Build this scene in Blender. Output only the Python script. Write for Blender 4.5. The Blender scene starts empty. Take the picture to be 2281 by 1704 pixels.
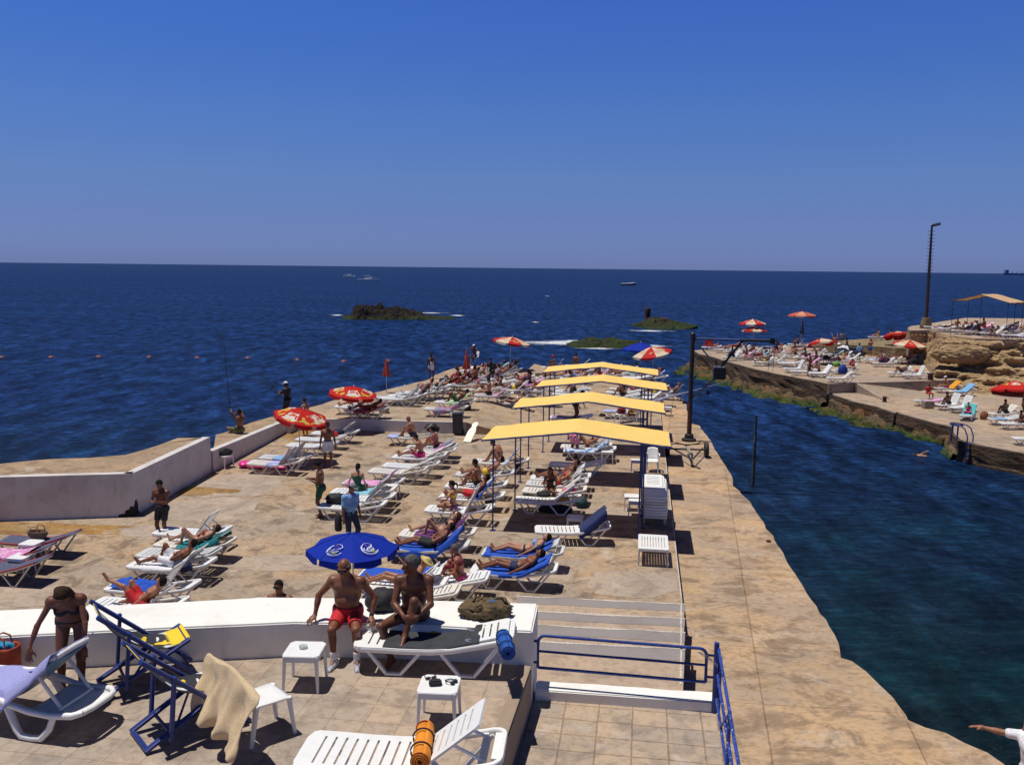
import bpy, bmesh, math, random
import numpy as np
from mathutils import Vector, Matrix, noise as mnoise

# ------------------------------------------------------------------ camera, world, sun
SC = bpy.context.scene
COL = SC.collection
PI = math.pi
rad = math.radians
IW, IH, FPX = 2281.0, 1704.0, 1934.0
CAM_Z = 9.8
cam_d = bpy.data.cameras.new('camera')
cam = bpy.data.objects.new('camera', cam_d)
COL.objects.link(cam)
cam_d.sensor_width = 36.0
cam_d.lens = 36.0 * FPX / IW
cam_d.clip_start = 0.05
cam_d.clip_end = 60000
CAM_M = Matrix.Rotation(rad(90 - 7.51), 3, 'X') @ Matrix.Rotation(rad(0.628), 3, 'Z')
cam.matrix_world = Matrix.Translation((0, 0, CAM_Z)) @ CAM_M.to_4x4()
SC.camera = cam

SUN_TO = Vector((-0.235, 0.03, 0.97)).normalized()
SUN_EL = math.asin(SUN_TO.z)
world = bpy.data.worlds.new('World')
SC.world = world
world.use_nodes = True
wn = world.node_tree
for n in list(wn.nodes):
	wn.nodes.remove(n)
wo = wn.nodes.new('ShaderNodeOutputWorld')
bg = wn.nodes.new('ShaderNodeBackground')
sky = wn.nodes.new('ShaderNodeTexSky')
sky.sky_type = 'NISHITA'
sky.sun_disc = False
sky.sun_elevation = SUN_EL
sky.sun_rotation = math.atan2(SUN_TO.x, SUN_TO.y)
sky.altitude = 900
sky.air_density = 1.0
sky.dust_density = 0.4
sky.ozone_density = 4.0
bg.inputs['Strength'].default_value = 0.11
# the air of that day: deep blue, a dull violet-blue band over the sea; unseen sky overhead darkened to lessen fill light
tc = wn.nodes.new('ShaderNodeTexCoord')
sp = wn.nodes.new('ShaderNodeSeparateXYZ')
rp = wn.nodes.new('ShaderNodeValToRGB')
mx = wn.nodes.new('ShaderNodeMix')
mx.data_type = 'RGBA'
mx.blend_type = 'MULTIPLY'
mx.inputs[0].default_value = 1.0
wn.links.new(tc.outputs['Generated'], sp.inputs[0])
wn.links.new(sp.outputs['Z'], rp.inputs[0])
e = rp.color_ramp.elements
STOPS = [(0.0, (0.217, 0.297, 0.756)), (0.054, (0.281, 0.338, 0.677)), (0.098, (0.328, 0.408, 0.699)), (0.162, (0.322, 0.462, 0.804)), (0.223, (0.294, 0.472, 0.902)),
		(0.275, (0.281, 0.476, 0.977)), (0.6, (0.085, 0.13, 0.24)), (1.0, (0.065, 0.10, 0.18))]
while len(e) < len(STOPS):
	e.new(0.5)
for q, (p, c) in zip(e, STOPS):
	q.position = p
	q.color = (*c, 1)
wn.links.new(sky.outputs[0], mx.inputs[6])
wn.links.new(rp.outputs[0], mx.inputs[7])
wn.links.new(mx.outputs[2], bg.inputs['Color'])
wn.links.new(bg.outputs[0], wo.inputs['Surface'])

sun_d = bpy.data.lights.new('sun', 'SUN')
sun = bpy.data.objects.new('sun', sun_d)
COL.objects.link(sun)
sun_d.energy = 4.2
sun_d.angle = rad(0.5)
sun_d.color = (1.0, 0.955, 0.88)
sun.rotation_euler = SUN_TO.to_track_quat('Z', 'Y').to_euler()
sun.location = (0, 0, 60)

SC.view_settings.view_transform = 'Standard'
SC.view_settings.look = 'None'
SC.view_settings.exposure = 0.0
SC.view_settings.gamma = 1.0
SC.view_settings.use_curve_mapping = False
SC.cycles.max_bounces = 6
SC.cycles.transparent_max_bounces = 8

# ------------------------------------------------------------------ measuring the photograph
# zoomed views of the photograph: origin and scale in photograph pixels
VIEW = dict(D=(0, 0, 1.03166), S=(0, 0, 1.0), ZA=(0, 1100, .36554), ZB=(440, 1200, .30501), ZC=(620, 1160, .32934),
			ZD=(1100, 1200, .30505), ZE=(1000, 900, .25420), ZF=(520, 860, .27847), ZG=(0, 860, .32691),
			RA=(1500, 600, .35307), RB=(1900, 640, .21796), RC=(1540, 700, .18083), RD=(900, 740, .27125),
			RE=(480, 760, .27125), RF=(700, 580, .40687), RG=(1480, 720, .24221), RH=(1700, 1000, .42627))


def ray(v, x, y):
	ox, oy, s = VIEW[v]
	X, Y = ox + x * s, oy + y * s
	return (CAM_M @ Vector(((X - IW / 2) / FPX, -(Y - IH / 2) / FPX, -1.0)))


def W(v, x, y, z=0.0):
	"""the point of the horizontal plane z seen at (x, y) of view v"""
	d = ray(v, x, y)
	t = (z - CAM_Z) / d.z
	return Vector((d.x * t, d.y * t, z))


def WY(v, x, y, Y):
	"""the point at distance Y seen at (x, y) of view v"""
	d = ray(v, x, y)
	t = Y / d.y
	return Vector((d.x * t, Y, CAM_Z + d.z * t))


# levels above the sea
Z_DECK, Z_TER, Z_TILE, Z_WALK, Z_FAR, Z_RP, Z_RL, Z_CLIFF = 2.6, 4.8, 4.24, 2.25, 3.1, 1.8, 1.1, 4.7
AX = rad(8.5)                     # the pier runs a little to the right of the view
U = Vector((math.sin(AX), math.cos(AX), 0))
V_ = Vector((math.cos(AX), -math.sin(AX), 0))
HEAD = -AX                        # heading of V_ as an angle about z

# ------------------------------------------------------------------ materials
MATS = {}


def newmat(name):
	m = bpy.data.materials.new(name)
	m.use_nodes = True
	nt = m.node_tree
	b = nt.nodes['Principled BSDF']
	return m, nt, b


def nd(nt, typ, **kw):
	n = nt.nodes.new(typ)
	for k_, v in kw.items():
		setattr(n, k_, v)
	return n


def ramp(nt, src, stops):
	r = nd(nt, 'ShaderNodeValToRGB')
	el = r.color_ramp.elements
	while len(el) < len(stops):
		el.new(0.5)
	for q, (p, c) in zip(el, stops):
		q.position = p
		q.color = (c, c, c, 1) if isinstance(c, (int, float)) else (*c, 1)
	nt.links.new(src, r.inputs[0])
	return r.outputs[0]


def mixc(nt, fac, a, b, mode='MIX'):
	m = nd(nt, 'ShaderNodeMix', data_type='RGBA', blend_type=mode)
	for i, s in ((0, fac), (6, a), (7, b)):
		if hasattr(s, 'links'):
			nt.links.new(s, m.inputs[i])
		elif i == 0:
			m.inputs[0].default_value = s
		else:
			m.inputs[i].default_value = (*s, 1)
	return m.outputs[2]


def tex(nt, scale, detail=4, rough=0.55, kind='NOISE', vec=None, dist=0.0, sc3=None, rot=0.0):
	if vec is None:
		vec = nd(nt, 'ShaderNodeTexCoord').outputs['Object']
	if sc3 or rot:
		mp = nd(nt, 'ShaderNodeMapping')
		mp.inputs['Scale'].default_value = sc3 or (1, 1, 1)
		mp.inputs['Rotation'].default_value = (0, 0, rot)
		nt.links.new(vec, mp.inputs[0])
		vec = mp.outputs[0]
	t = nd(nt, {'NOISE': 'ShaderNodeTexNoise', 'VORONOI': 'ShaderNodeTexVoronoi'}[kind])
	t.inputs['Scale'].default_value = scale
	if kind == 'NOISE':
		t.inputs['Detail'].default_value = detail
		t.inputs['Roughness'].default_value = rough
		t.inputs['Distortion'].default_value = dist
	nt.links.new(vec, t.inputs['Vector'])
	return t


def bump(nt, b, src, strength, dist=0.02):
	n = nd(nt, 'ShaderNodeBump')
	n.inputs['Strength'].default_value = strength
	n.inputs['Distance'].default_value = dist
	nt.links.new(src, n.inputs['Height'])
	nt.links.new(n.outputs[0], b.inputs['Normal'])
	return n


def mat_plain(name, col, rough=0.5, var=0.12, scale=14.0, metal=0.0, spec=0.5, bmp=0.0, bscale=40, sub=0.0):
	"""one colour, a little uneven"""
	if name in MATS:
		return MATS[name]
	m, nt, b = newmat(name)
	t = tex(nt, scale, 4)
	dark = tuple(c * (1 - var) for c in col)
	light = tuple(min(1, c * (1 + var * 0.7)) for c in col)
	nt.links.new(ramp(nt, t.outputs[0], [(0.3, dark), (0.7, light)]), b.inputs['Base Color'])
	b.inputs['Roughness'].default_value = rough
	b.inputs['Metallic'].default_value = metal
	b.inputs['Specular IOR Level'].default_value = spec
	if bmp:
		bump(nt, b, tex(nt, bscale, 3).outputs[0], bmp)
	MATS[name] = m
	return m


def mat_deck(name, sand, grey, stain, seed, orange=(0.42, 0.25, 0.10), tile=None, joint=0.06, orange_amt=0.5, stretch=(1, 1, 1), pale=(0.55, 0.45, 0.36)):
	"""old cast concrete: sand and grey patches, stains, cracks; tile = joints of a slab grid"""
	m, nt, b = newmat(name)
	co = nd(nt, 'ShaderNodeTexCoord')
	mp = nd(nt, 'ShaderNodeMapping')
	mp.inputs['Location'].default_value = (seed * 7.3, seed * 3.1, 0)
	mp.inputs['Rotation'].default_value = (0, 0, AX)
	mp.inputs['Scale'].default_value = stretch
	nt.links.new(co.outputs['Object'], mp.inputs[0])
	v = mp.outputs[0]
	big = tex(nt, 0.32, 6, 0.62, vec=v, dist=0.4)
	mid = tex(nt, 1.5, 8, 0.68, vec=v, dist=0.6)
	fine = tex(nt, 9, 8, 0.7, vec=v)
	spk = tex(nt, 60, 3, 0.6, vec=v)
	c = mixc(nt, ramp(nt, big.outputs[0], [(0.44, 0.0), (0.56, 1.0)]), sand, grey)
	c = mixc(nt, ramp(nt, mid.outputs[0], [(0.49, 0.0), (0.60, 0.85)]), c, stain)
	o = tex(nt, 0.55, 6, 0.65, vec=v, dist=0.8)
	c = mixc(nt, ramp(nt, o.outputs[0], [(0.55, 0.0), (0.72, orange_amt)]), c, orange)
	p = tex(nt, 0.9, 7, 0.7, vec=v, dist=1.2)
	c = mixc(nt, ramp(nt, p.outputs[0], [(0.56, 0.0), (0.62, 0.45), (0.75, 0.65)]), c, pale)
	c = mixc(nt, ramp(nt, fine.outputs[0], [(0.35, 0.45), (0.52, 0.0)]), c, tuple(s * 0.6 for s in stain))
	c = mixc(nt, 0.35, c, ramp(nt, spk.outputs[0], [(0.3, 0.75), (0.7, 1.15)]), 'MULTIPLY')
	# small dark spots: dropped things, old spills
	sv = tex(nt, 1.1, kind='VORONOI', vec=v)
	wob = tex(nt, 14, 3, vec=v)
	ad = nd(nt, 'ShaderNodeMath', operation='ADD')
	ml = nd(nt, 'ShaderNodeMath', operation='MULTIPLY')
	ml.inputs[1].default_value = 0.16
	nt.links.new(wob.outputs[0], ml.inputs[0])
	nt.links.new(sv.outputs['Distance'], ad.inputs[0])
	nt.links.new(ml.outputs[0], ad.inputs[1])
	c = mixc(nt, ramp(nt, ad.outputs[0], [(0.0, 0.75), (0.105, 0.45), (0.125, 0.0)]), c, (0.12, 0.09, 0.07))
	h = mixc(nt, 0.5, fine.outputs[0], mid.outputs[0])
	if tile:
		br = nd(nt, 'ShaderNodeTexBrick')
		br.offset = 0.0
		br.squash = 1.0
		br.inputs['Scale'].default_value = 1.0
		br.inputs['Brick Width'].default_value = tile[0]
		br.inputs['Row Height'].default_value = tile[1]
		br.inputs['Mortar Size'].default_value = tile[2]
		br.inputs['Mortar Smooth'].default_value = 0.3
		br.inputs['Color1'].default_value = (0.90, 0.91, 0.93, 1)
		br.inputs['Color2'].default_value = (1.08, 1.05, 1.02, 1)
		br.inputs['Mortar'].default_value = (joint * 8, joint * 7.2, joint * 6.4, 1)
		wv = nd(nt, 'ShaderNodeMix', data_type='RGBA', blend_type='LINEAR_LIGHT')
		wv.inputs[0].default_value = 0.012
		nt.links.new(v, wv.inputs[6])
		nt.links.new(tex(nt, 3, 3, vec=v).outputs['Color'], wv.inputs[7])
		nt.links.new(wv.outputs[2], br.inputs['Vector'])
		c = mixc(nt, 1.0, c, br.outputs['Color'], 'MULTIPLY')
		h = mixc(nt, 0.5, h, br.outputs['Fac'], 'SUBTRACT')
	nt.links.new(c, b.inputs['Base Color'])
	b.inputs['Roughness'].default_value = 0.85
	b.inputs['Specular IOR Level'].default_value = 0.25
	bump(nt, b, h, 0.6, 0.04)
	return m


def mat_whitewash(name, base=(0.80, 0.78, 0.74), dirt=(0.42, 0.36, 0.30), amt=0.5, chip=None):
	m, nt, b = newmat(name)
	a = tex(nt, 1.2, 7, 0.65, dist=0.5)
	s = tex(nt, 5, 6, 0.7, sc3=(1.0, 1.0, 0.25))
	f = tex(nt, 26, 5, 0.7)
	c = mixc(nt, ramp(nt, a.outputs[0], [(0.48, 0.0), (0.75, amt)]), base, dirt)
	c = mixc(nt, ramp(nt, s.outputs[0], [(0.58, 0.0), (0.75, amt * 0.8)]), c, tuple(d * 0.8 for d in dirt))
	if chip:
		c = mixc(nt, ramp(nt, f.outputs[0], [(0.50, 0.0), (0.56, 0.9)]), c, chip)
	nt.links.new(c, b.inputs['Base Color'])
	b.inputs['Roughness'].default_value = 0.75
	b.inputs['Specular IOR Level'].default_value = 0.25
	bump(nt, b, mixc(nt, 0.5, f.outputs[0], s.outputs[0]), 0.35, 0.02)
	return m


def mat_rock(name, light, dark, green=None, gz=(0.2, 0.9), rust=None, scale=1.0, strata=1.0):
	m, nt, b = newmat(name)
	a = tex(nt, 0.8 * scale, 8, 0.7, sc3=(1, 1, 1.0 + strata))
	f = tex(nt, 5 * scale, 8, 0.72, sc3=(1, 1, 1.0 + strata * 2))
	vo = tex(nt, 2.6 * scale, kind='VORONOI', sc3=(1, 1, 1 + strata))
	c = mixc(nt, ramp(nt, a.outputs[0], [(0.35, 0.0), (0.65, 1.0)]), dark, light)
	c = mixc(nt, ramp(nt, f.outputs[0], [(0.38, 0.75), (0.55, 0.0)]), c, tuple(d * 0.4 for d in dark))
	if rust:
		r = tex(nt, 1.3 * scale, 6, 0.6)
		c = mixc(nt, ramp(nt, r.outputs[0], [(0.50, 0.0), (0.62, 0.8)]), c, rust)
	if green:
		g = nd(nt, 'ShaderNodeNewGeometry')
		s = nd(nt, 'ShaderNodeSeparateXYZ')
		nt.links.new(g.outputs['Position'], s.inputs[0])
		mr = nd(nt, 'ShaderNodeMapRange')
		mr.inputs['From Min'].default_value = gz[0]
		mr.inputs['From Max'].default_value = gz[1]
		mr.inputs['To Min'].default_value = 1.0
		mr.inputs['To Max'].default_value = 0.0
		nt.links.new(s.outputs['Z'], mr.inputs[0])
		gn = tex(nt, 1.1 * scale, 6, 0.65)
		mm = nd(nt, 'ShaderNodeMath', operation='MULTIPLY')
		nt.links.new(mr.outputs[0], mm.inputs[0])
		nt.links.new(ramp(nt, gn.outputs[0], [(0.36, 0.1), (0.52, 1.0)]), mm.inputs[1])
		gc = mixc(nt, ramp(nt, f.outputs[0], [(0.4, 0.0), (0.6, 1.0)]), tuple(x * 0.35 for x in green), green)
		c = mixc(nt, mm.outputs[0], c, gc)
	nt.links.new(c, b.inputs['Base Color'])
	b.inputs['Roughness'].default_value = 0.85
	b.inputs['Specular IOR Level'].default_value = 0.2
	bump(nt, b, mixc(nt, 0.5, f.outputs[0], vo.outputs['Distance']), 0.8, 0.12)
	return m


def mat_sea():
	m, nt, b = newmat('sea_water')
	co = nd(nt, 'ShaderNodeTexCoord')
	v = co.outputs['Object']
	sep = nd(nt, 'ShaderNodeSeparateXYZ')
	nt.links.new(v, sep.inputs[0])
	# clear shallow water over weed and sand inside the channel, deep blue outside
	mr = nd(nt, 'ShaderNodeMapRange')
	mr.inputs['From Min'].default_value = 17
	mr.inputs['From Max'].default_value = 60
	nt.links.new(sep.outputs['Y'], mr.inputs[0])
	bed = tex(nt, 0.55, 6, 0.62, vec=v, dist=0.8)
	weed = mixc(nt, ramp(nt, bed.outputs[0], [(0.36, 0.0), (0.66, 1.0)]), (0.0035, 0.0085, 0.013), (0.005, 0.018, 0.023))
	bed2 = tex(nt, 0.23, 4, 0.5, vec=v)
	weed = mixc(nt, ramp(nt, bed2.outputs[0], [(0.50, 0.0), (0.70, 0.9)]), weed, (0.005, 0.034, 0.044))
	bed3 = tex(nt, 1.9, 6, 0.7, vec=v, dist=1.0)
	weed = mixc(nt, ramp(nt, bed3.outputs[0], [(0.55, 0.0), (0.70, 0.35)]), weed, (0.022, 0.028, 0.020))
	big = tex(nt, 0.03, 5, 0.6, vec=v, sc3=(0.5, 1.6, 1))
	deep = mixc(nt, ramp(nt, big.outputs[0], [(0.38, 0.0), (0.62, 1.0)]), (0.0060, 0.0205, 0.078), (0.0080, 0.0275, 0.098))
	c = mixc(nt, ramp(nt, mr.outputs[0], [(0.0, 0.0), (1.0, 1.0)]), weed, deep)
	# crest light and trough shade painted into the colour, at every size of wave
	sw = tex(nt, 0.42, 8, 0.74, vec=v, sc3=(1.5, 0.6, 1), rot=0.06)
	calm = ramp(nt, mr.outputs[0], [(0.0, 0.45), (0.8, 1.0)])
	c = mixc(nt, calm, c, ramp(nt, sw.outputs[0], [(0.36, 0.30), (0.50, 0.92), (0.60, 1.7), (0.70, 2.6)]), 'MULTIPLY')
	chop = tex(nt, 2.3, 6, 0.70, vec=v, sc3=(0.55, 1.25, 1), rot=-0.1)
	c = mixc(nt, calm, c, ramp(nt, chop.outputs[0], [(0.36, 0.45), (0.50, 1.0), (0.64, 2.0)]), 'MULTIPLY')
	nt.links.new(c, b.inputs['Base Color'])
	b.inputs['Roughness'].default_value = 0.9
	b.inputs['Specular IOR Level'].default_value = 0.0
	w1 = tex(nt, 0.9, 6, 0.66, vec=v, sc3=(0.45, 1.0, 1), rot=0.12)
	w2 = tex(nt, 3.6, 5, 0.6, vec=v, sc3=(0.55, 1.0, 1), rot=-0.2)
	w3 = tex(nt, 0.16, 6, 0.6, vec=v, sc3=(0.4, 1.0, 1), rot=0.05)
	h = mixc(nt, 0.30, w1.outputs[0], w2.outputs[0])
	h = mixc(nt, 0.40, h, w3.outputs[0])
	bn = bump(nt, b, h, 1.0, 0.75)
	# a ruffled sea mirrors far less of the low sky than flat water would
	gl = nd(nt, 'ShaderNodeBsdfGlossy')
	gl.inputs['Roughness'].default_value = 0.16
	nt.links.new(bn.outputs[0], gl.inputs['Normal'])
	fr = nd(nt, 'ShaderNodeFresnel')
	fr.inputs['IOR'].default_value = 1.33
	nt.links.new(bn.outputs[0], fr.inputs['Normal'])
	fm = nd(nt, 'ShaderNodeMath', operation='MULTIPLY')
	fm.inputs[1].default_value = 0.30
	nt.links.new(fr.outputs[0], fm.inputs[0])
	fc = nd(nt, 'ShaderNodeMath', operation='MINIMUM')
	fc.inputs[1].default_value = 0.14
	nt.links.new(fm.outputs[0], fc.inputs[0])
	ms = nd(nt, 'ShaderNodeMixShader')
	nt.links.new(fc.outputs[0], ms.inputs[0])
	nt.links.new(b.outputs[0], ms.inputs[1])
	nt.links.new(gl.outputs[0], ms.inputs[2])
	nt.links.new(ms.outputs[0], nt.nodes['Material Output'].inputs['Surface'])
	return m


# ------------------------------------------------------------------ mesh helpers
class MB:
	"""collects shapes into ONE mesh"""
	def __init__(self):
		self.v = []
		self.f = []

	def add(self, vs, fs):
		o = len(self.v)
		self.v.extend([tuple(p) for p in vs])
		self.f.extend([tuple(i + o for i in q) for q in fs])

	def box(self, c, s, rz=0.0, taper=1.0, R=None):
		hx, hy, hz = s[0] / 2, s[1] / 2, s[2] / 2
		R = R or Matrix.Rotation(rz, 3, 'Z')
		vs = []
		for z in (-1, 1):
			t = taper if z > 0 else 1.0
			for x, y in ((-1, -1), (1, -1), (1, 1), (-1, 1)):
				vs.append(Vector(c) + R @ Vector((x * hx * t, y * hy * t, z * hz)))
		self.add(vs, [(3, 2, 1, 0), (4, 5, 6, 7), (0, 1, 5, 4), (1, 2, 6, 5), (2, 3, 7, 6), (3, 0, 4, 7)])

	def sweep(self, path, w, h=None, n=None, up=(0, 0, 1), closed=False, caps=True):
		"""profile along a path: n = number of sides of a round tube, else a chamfered w x h bar; w,h may be lists"""
		P = [Vector(p) for p in path]
		N = len(P)
		if h is None:
			h = w
		ws = w if isinstance(w, (list, tuple)) else [w] * N
		hs = h if isinstance(h, (list, tuple)) else [h] * N
		rings = []
		up = Vector(up)
		for i, p in enumerate(P):
			if closed:
				t = (P[(i + 1) % N] - P[i - 1]).normalized()
			else:
				a = P[max(0, i - 1)]
				c = P[min(N - 1, i + 1)]
				t = (c - a).normalized()
			s = t.cross(up)
			if s.length < 1e-4:
				s = t.cross(Vector((0, 1, 0)))
				if s.length < 1e-4:
					s = t.cross(Vector((1, 0, 0)))
			s.normalize()
			q = s.cross(t).normalized()
			# keep the width through bends
			sc_ = 1.0
			if 0 < i < N - 1 and not closed:
				ca = (P[i] - P[i - 1]).normalized().dot(t)
				sc_ = 1.0 / max(0.6, ca)
			if n:
				prof = [(math.cos(2 * PI * j / n), math.sin(2 * PI * j / n)) for j in range(n)]
			else:
				b = 0.7
				prof = [(1, -b), (1, b), (b, 1), (-b, 1), (-1, b), (-1, -b), (-b, -1), (b, -1)]
			rings.append([p + s * (x * ws[i] / 2) + q * (y * hs[i] / 2 * sc_) for x, y in prof])
		m = len(rings[0])
		vs = [p for r in rings for p in r]
		fs = []
		for i in range(N if closed else N - 1):
			for j in range(m):
				a, b_ = i * m + j, i * m + (j + 1) % m
				c_, d = ((i + 1) % N) * m + (j + 1) % m, ((i + 1) % N) * m + j
				fs.append((a, b_, c_, d))
		if caps and not closed:
			fs.append(tuple(range(m - 1, -1, -1)))
			fs.append(tuple((N - 1) * m + j for j in range(m)))
		self.add(vs, fs)

	def tube(self, path, r, n=8, **k):
		self.sweep(path, [2 * x for x in r] if isinstance(r, (list, tuple)) else 2 * r, n=n, **k)

	def lathe(self, prof, n=20, c=(0, 0, 0), R=None, cap0=True, cap1=True, wob=None):
		vs = []
		R = R or Matrix.Identity(3)
		for r, z in prof:
			for j in range(n):
				a = 2 * PI * j / n
				k_ = wob(a, z) if wob else 1.0
				vs.append(Vector(c) + R @ Vector((r * k_ * math.cos(a), r * k_ * math.sin(a), z)))
		fs = []
		for i in range(len(prof) - 1):
			for j in range(n):
				fs.append((i * n + j, i * n + (j + 1) % n, (i + 1) * n + (j + 1) % n, (i + 1) * n + j))
		if cap0:
			fs.append(tuple(range(n - 1, -1, -1)))
		if cap1:
			fs.append(tuple((len(prof) - 1) * n + j for j in range(n)))
		self.add(vs, fs)

	def prism(self, pts, z0, z1):
		"""polygon pts (x, y) from z0 to z1; z1 may be a list (one height per corner)"""
		n = len(pts)
		a = sum(pts[i][0] * pts[(i + 1) % n][1] - pts[(i + 1) % n][0] * pts[i][1] for i in range(n))
		zs = list(z1) if isinstance(z1, (list, tuple)) else [z1] * n
		pts = list(pts)
		if a < 0:
			pts.reverse()
			zs.reverse()
		vs = [(p[0], p[1], z0) for p in pts] + [(p[0], p[1], z) for p, z in zip(pts, zs)]
		fs = [tuple(range(n - 1, -1, -1)), tuple(range(n, 2 * n))]
		for i in range(n):
			j = (i + 1) % n
			fs.append((i, j, n + j, n + i))
		self.add(vs, fs)

	def grid(self, fn, nu, nv):
		vs = [fn(i / nu, j / nv) for j in range(nv + 1) for i in range(nu + 1)]
		fs = [(j * (nu + 1) + i, j * (nu + 1) + i + 1, (j + 1) * (nu + 1) + i + 1, (j + 1) * (nu + 1) + i)
			for j in range(nv) for i in range(nu)]
		self.add(vs, fs)

	def ball(self, c, r, nu=12, nv=8, R=None, fn=None):
		r = Vector((r, r, r)) if isinstance(r, (int, float)) else Vector(r)
		R = R or Matrix.Identity(3)
		vs, fs = [], []
		for j in range(nv + 1):
			th = PI * j / nv
			for i in range(nu):
				ph = 2 * PI * i / nu
				d = Vector((math.sin(th) * math.cos(ph), math.sin(th) * math.sin(ph), math.cos(th)))
				k_ = fn(d) if fn else 1.0
				vs.append(Vector(c) + R @ Vector((d.x * r.x * k_, d.y * r.y * k_, d.z * r.z * k_)))
		for j in range(nv):
			for i in range(nu):
				fs.append((j * nu + i, (j + 1) * nu + i, (j + 1) * nu + (i + 1) % nu, j * nu + (i + 1) % nu))
		self.add(vs, fs)

	def mesh(self, name, mat=None, smooth=False, bevel=0.0, thick=0.0, merge=True):
		me = bpy.data.meshes.new(name)
		me.from_pydata(self.v, [], self.f)
		bm = bmesh.new()
		bm.from_mesh(me)
		if merge:
			bmesh.ops.remove_doubles(bm, verts=bm.verts, dist=1e-5)
		if thick:
			bmesh.ops.recalc_face_normals(bm, faces=bm.faces)
			bmesh.ops.solidify(bm, geom=bm.faces[:], thickness=thick)
		if bevel:
			ed = [e_ for e_ in bm.edges if len(e_.link_faces) == 2 and e_.calc_face_angle(0) > 0.5]
			bmesh.ops.bevel(bm, geom=ed, offset=bevel, segments=2, affect='EDGES', clamp_overlap=True)
		bmesh.ops.recalc_face_normals(bm, faces=bm.faces)
		bm.to_mesh(me)
		bm.free()
		if smooth:
			me.polygons.foreach_set('use_smooth', [True] * len(me.polygons))
			if smooth != 'all':
				me.set_sharp_from_angle(angle=rad(45))
		if mat:
			me.materials.append(mat)
		return me

	def build(self, name, mat=None, parent=None, **k):
		return link(name, self.mesh(name, mat, **k), parent)


def link(name, me, parent=None, loc=None):
	o = bpy.data.objects.new(name, me)
	COL.objects.link(o)
	if parent:
		o.parent = parent
	if loc is not None:
		o.location = loc
	return o


def tag(o, label, cat, group=None, kind=None):
	if kind:
		o['kind'] = kind
	if label:
		o['label'] = label
	if cat:
		o['category'] = cat
	if group:
		o['group'] = group
	return o


def thing(name, label, cat, loc=(0, 0, 0), rz=0.0, group=None):
	o = link(name, None)
	o.location = loc
	o.rotation_euler = (0, 0, rz)
	o.empty_display_size = 0.2
	return tag(o, label, cat, group)


def structure(mb, name, mat, **k):
	o = mb.build(name, mat, **k)
	o['kind'] = 'structure'
	return o


def copy_tree(o, parent=None):
	c = o.copy()
	COL.objects.link(c)
	if parent:
		c.parent = parent
	for ch in list(o.children):
		copy_tree(ch, c)
	return c


def setmat(o, mat):
	"""this object's own material, the mesh stays shared"""
	o.material_slots[0].link = 'OBJECT'
	o.material_slots[0].material = mat


def xy(*vs):
	return [(p.x, p.y) for p in vs]


def jag(pts, step, amp, seed, closed=False):
	"""roughen a polyline: the broken edge of old concrete and rock"""
	out = []
	n = len(pts)
	for i in range(n if closed else n - 1):
		a, b = Vector(pts[i]), Vector(pts[(i + 1) % n])
		d = b - a
		L = d.length
		m = max(1, int(L / step))
		nx = Vector((-d.y, d.x)).normalized() if L > 0 else Vector((0, 0))
		for j in range(m):
			p = a + d * (j / m)
			s = mnoise.noise(Vector((p.x * 1.3, p.y * 1.3, seed))) + 0.5 * mnoise.noise(Vector((p.x * 4, p.y * 4, seed + 5)))
			out.append(tuple(p + nx * s * amp))
	if not closed:
		out.append(tuple(pts[-1]))
	return out

# ------------------------------------------------------------------ the setting
M_DECK = mat_deck('deck_concrete', (0.435, 0.31, 0.20), (0.36, 0.285, 0.215), (0.19, 0.137, 0.098), 1.0, orange=(0.47, 0.29, 0.13), orange_amt=0.8)
M_WALK = mat_deck('walk_concrete', (0.505, 0.345, 0.205), (0.41, 0.305, 0.215), (0.245, 0.17, 0.11), 4.0, orange=(0.53, 0.33, 0.15), orange_amt=0.85, tile=(1.9, 2.6, 0.012), joint=0.09, stretch=(0.8, 1.1, 1))
M_TERR = mat_deck('terrace_tiles', (0.445, 0.345, 0.26), (0.39, 0.325, 0.265), (0.285, 0.225, 0.18), 7.0, orange=(0.50, 0.35, 0.21), orange_amt=0.35, tile=(0.395, 0.395, 0.006), joint=0.104)
M_TILE = mat_deck('landing_tiles', (0.46, 0.35, 0.25), (0.37, 0.31, 0.26), (0.29, 0.235, 0.19), 11.0, orange=(0.42, 0.26, 0.135), orange_amt=0.5, tile=(0.425, 0.36, 0.010), joint=0.088, pale=(0.5, 0.44, 0.4))
M_FAR = mat_deck('far_concrete', (0.45, 0.33, 0.215), (0.385, 0.295, 0.21), (0.26, 0.185, 0.125), 15.0, orange=(0.46, 0.29, 0.13), orange_amt=0.6)
M_SHELF = mat_deck('shelf_concrete', (0.41, 0.285, 0.17), (0.345, 0.245, 0.16), (0.23, 0.16, 0.10), 19.0, orange=(0.45, 0.26, 0.11), orange_amt=0.6)
M_RPLAT = mat_deck('rock_platform', (0.44, 0.325, 0.225), (0.36, 0.285, 0.22), (0.28, 0.20, 0.14), 23.0, orange=(0.46, 0.30, 0.16), orange_amt=0.4)
M_STEP = mat_deck('step_concrete', (0.50, 0.36, 0.24), (0.44, 0.33, 0.24), (0.33, 0.25, 0.19), 27.0, orange=(0.45, 0.28, 0.15), orange_amt=0.3)
M_BAND = mat_whitewash('grey_band', (0.27, 0.24, 0.23), (0.16, 0.13, 0.12), 0.5)
M_CHIP = mat_whitewash('chipped_white', (0.60, 0.55, 0.48), (0.30, 0.25, 0.20), 0.8, chip=(0.36, 0.29, 0.23))
M_WHITE = mat_whitewash('whitewash', (0.80, 0.785, 0.74), (0.52, 0.46, 0.40), 0.42)
M_WALL = mat_whitewash('weathered_wall', (0.60, 0.565, 0.545), (0.34, 0.28, 0.25), 0.65)
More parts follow.
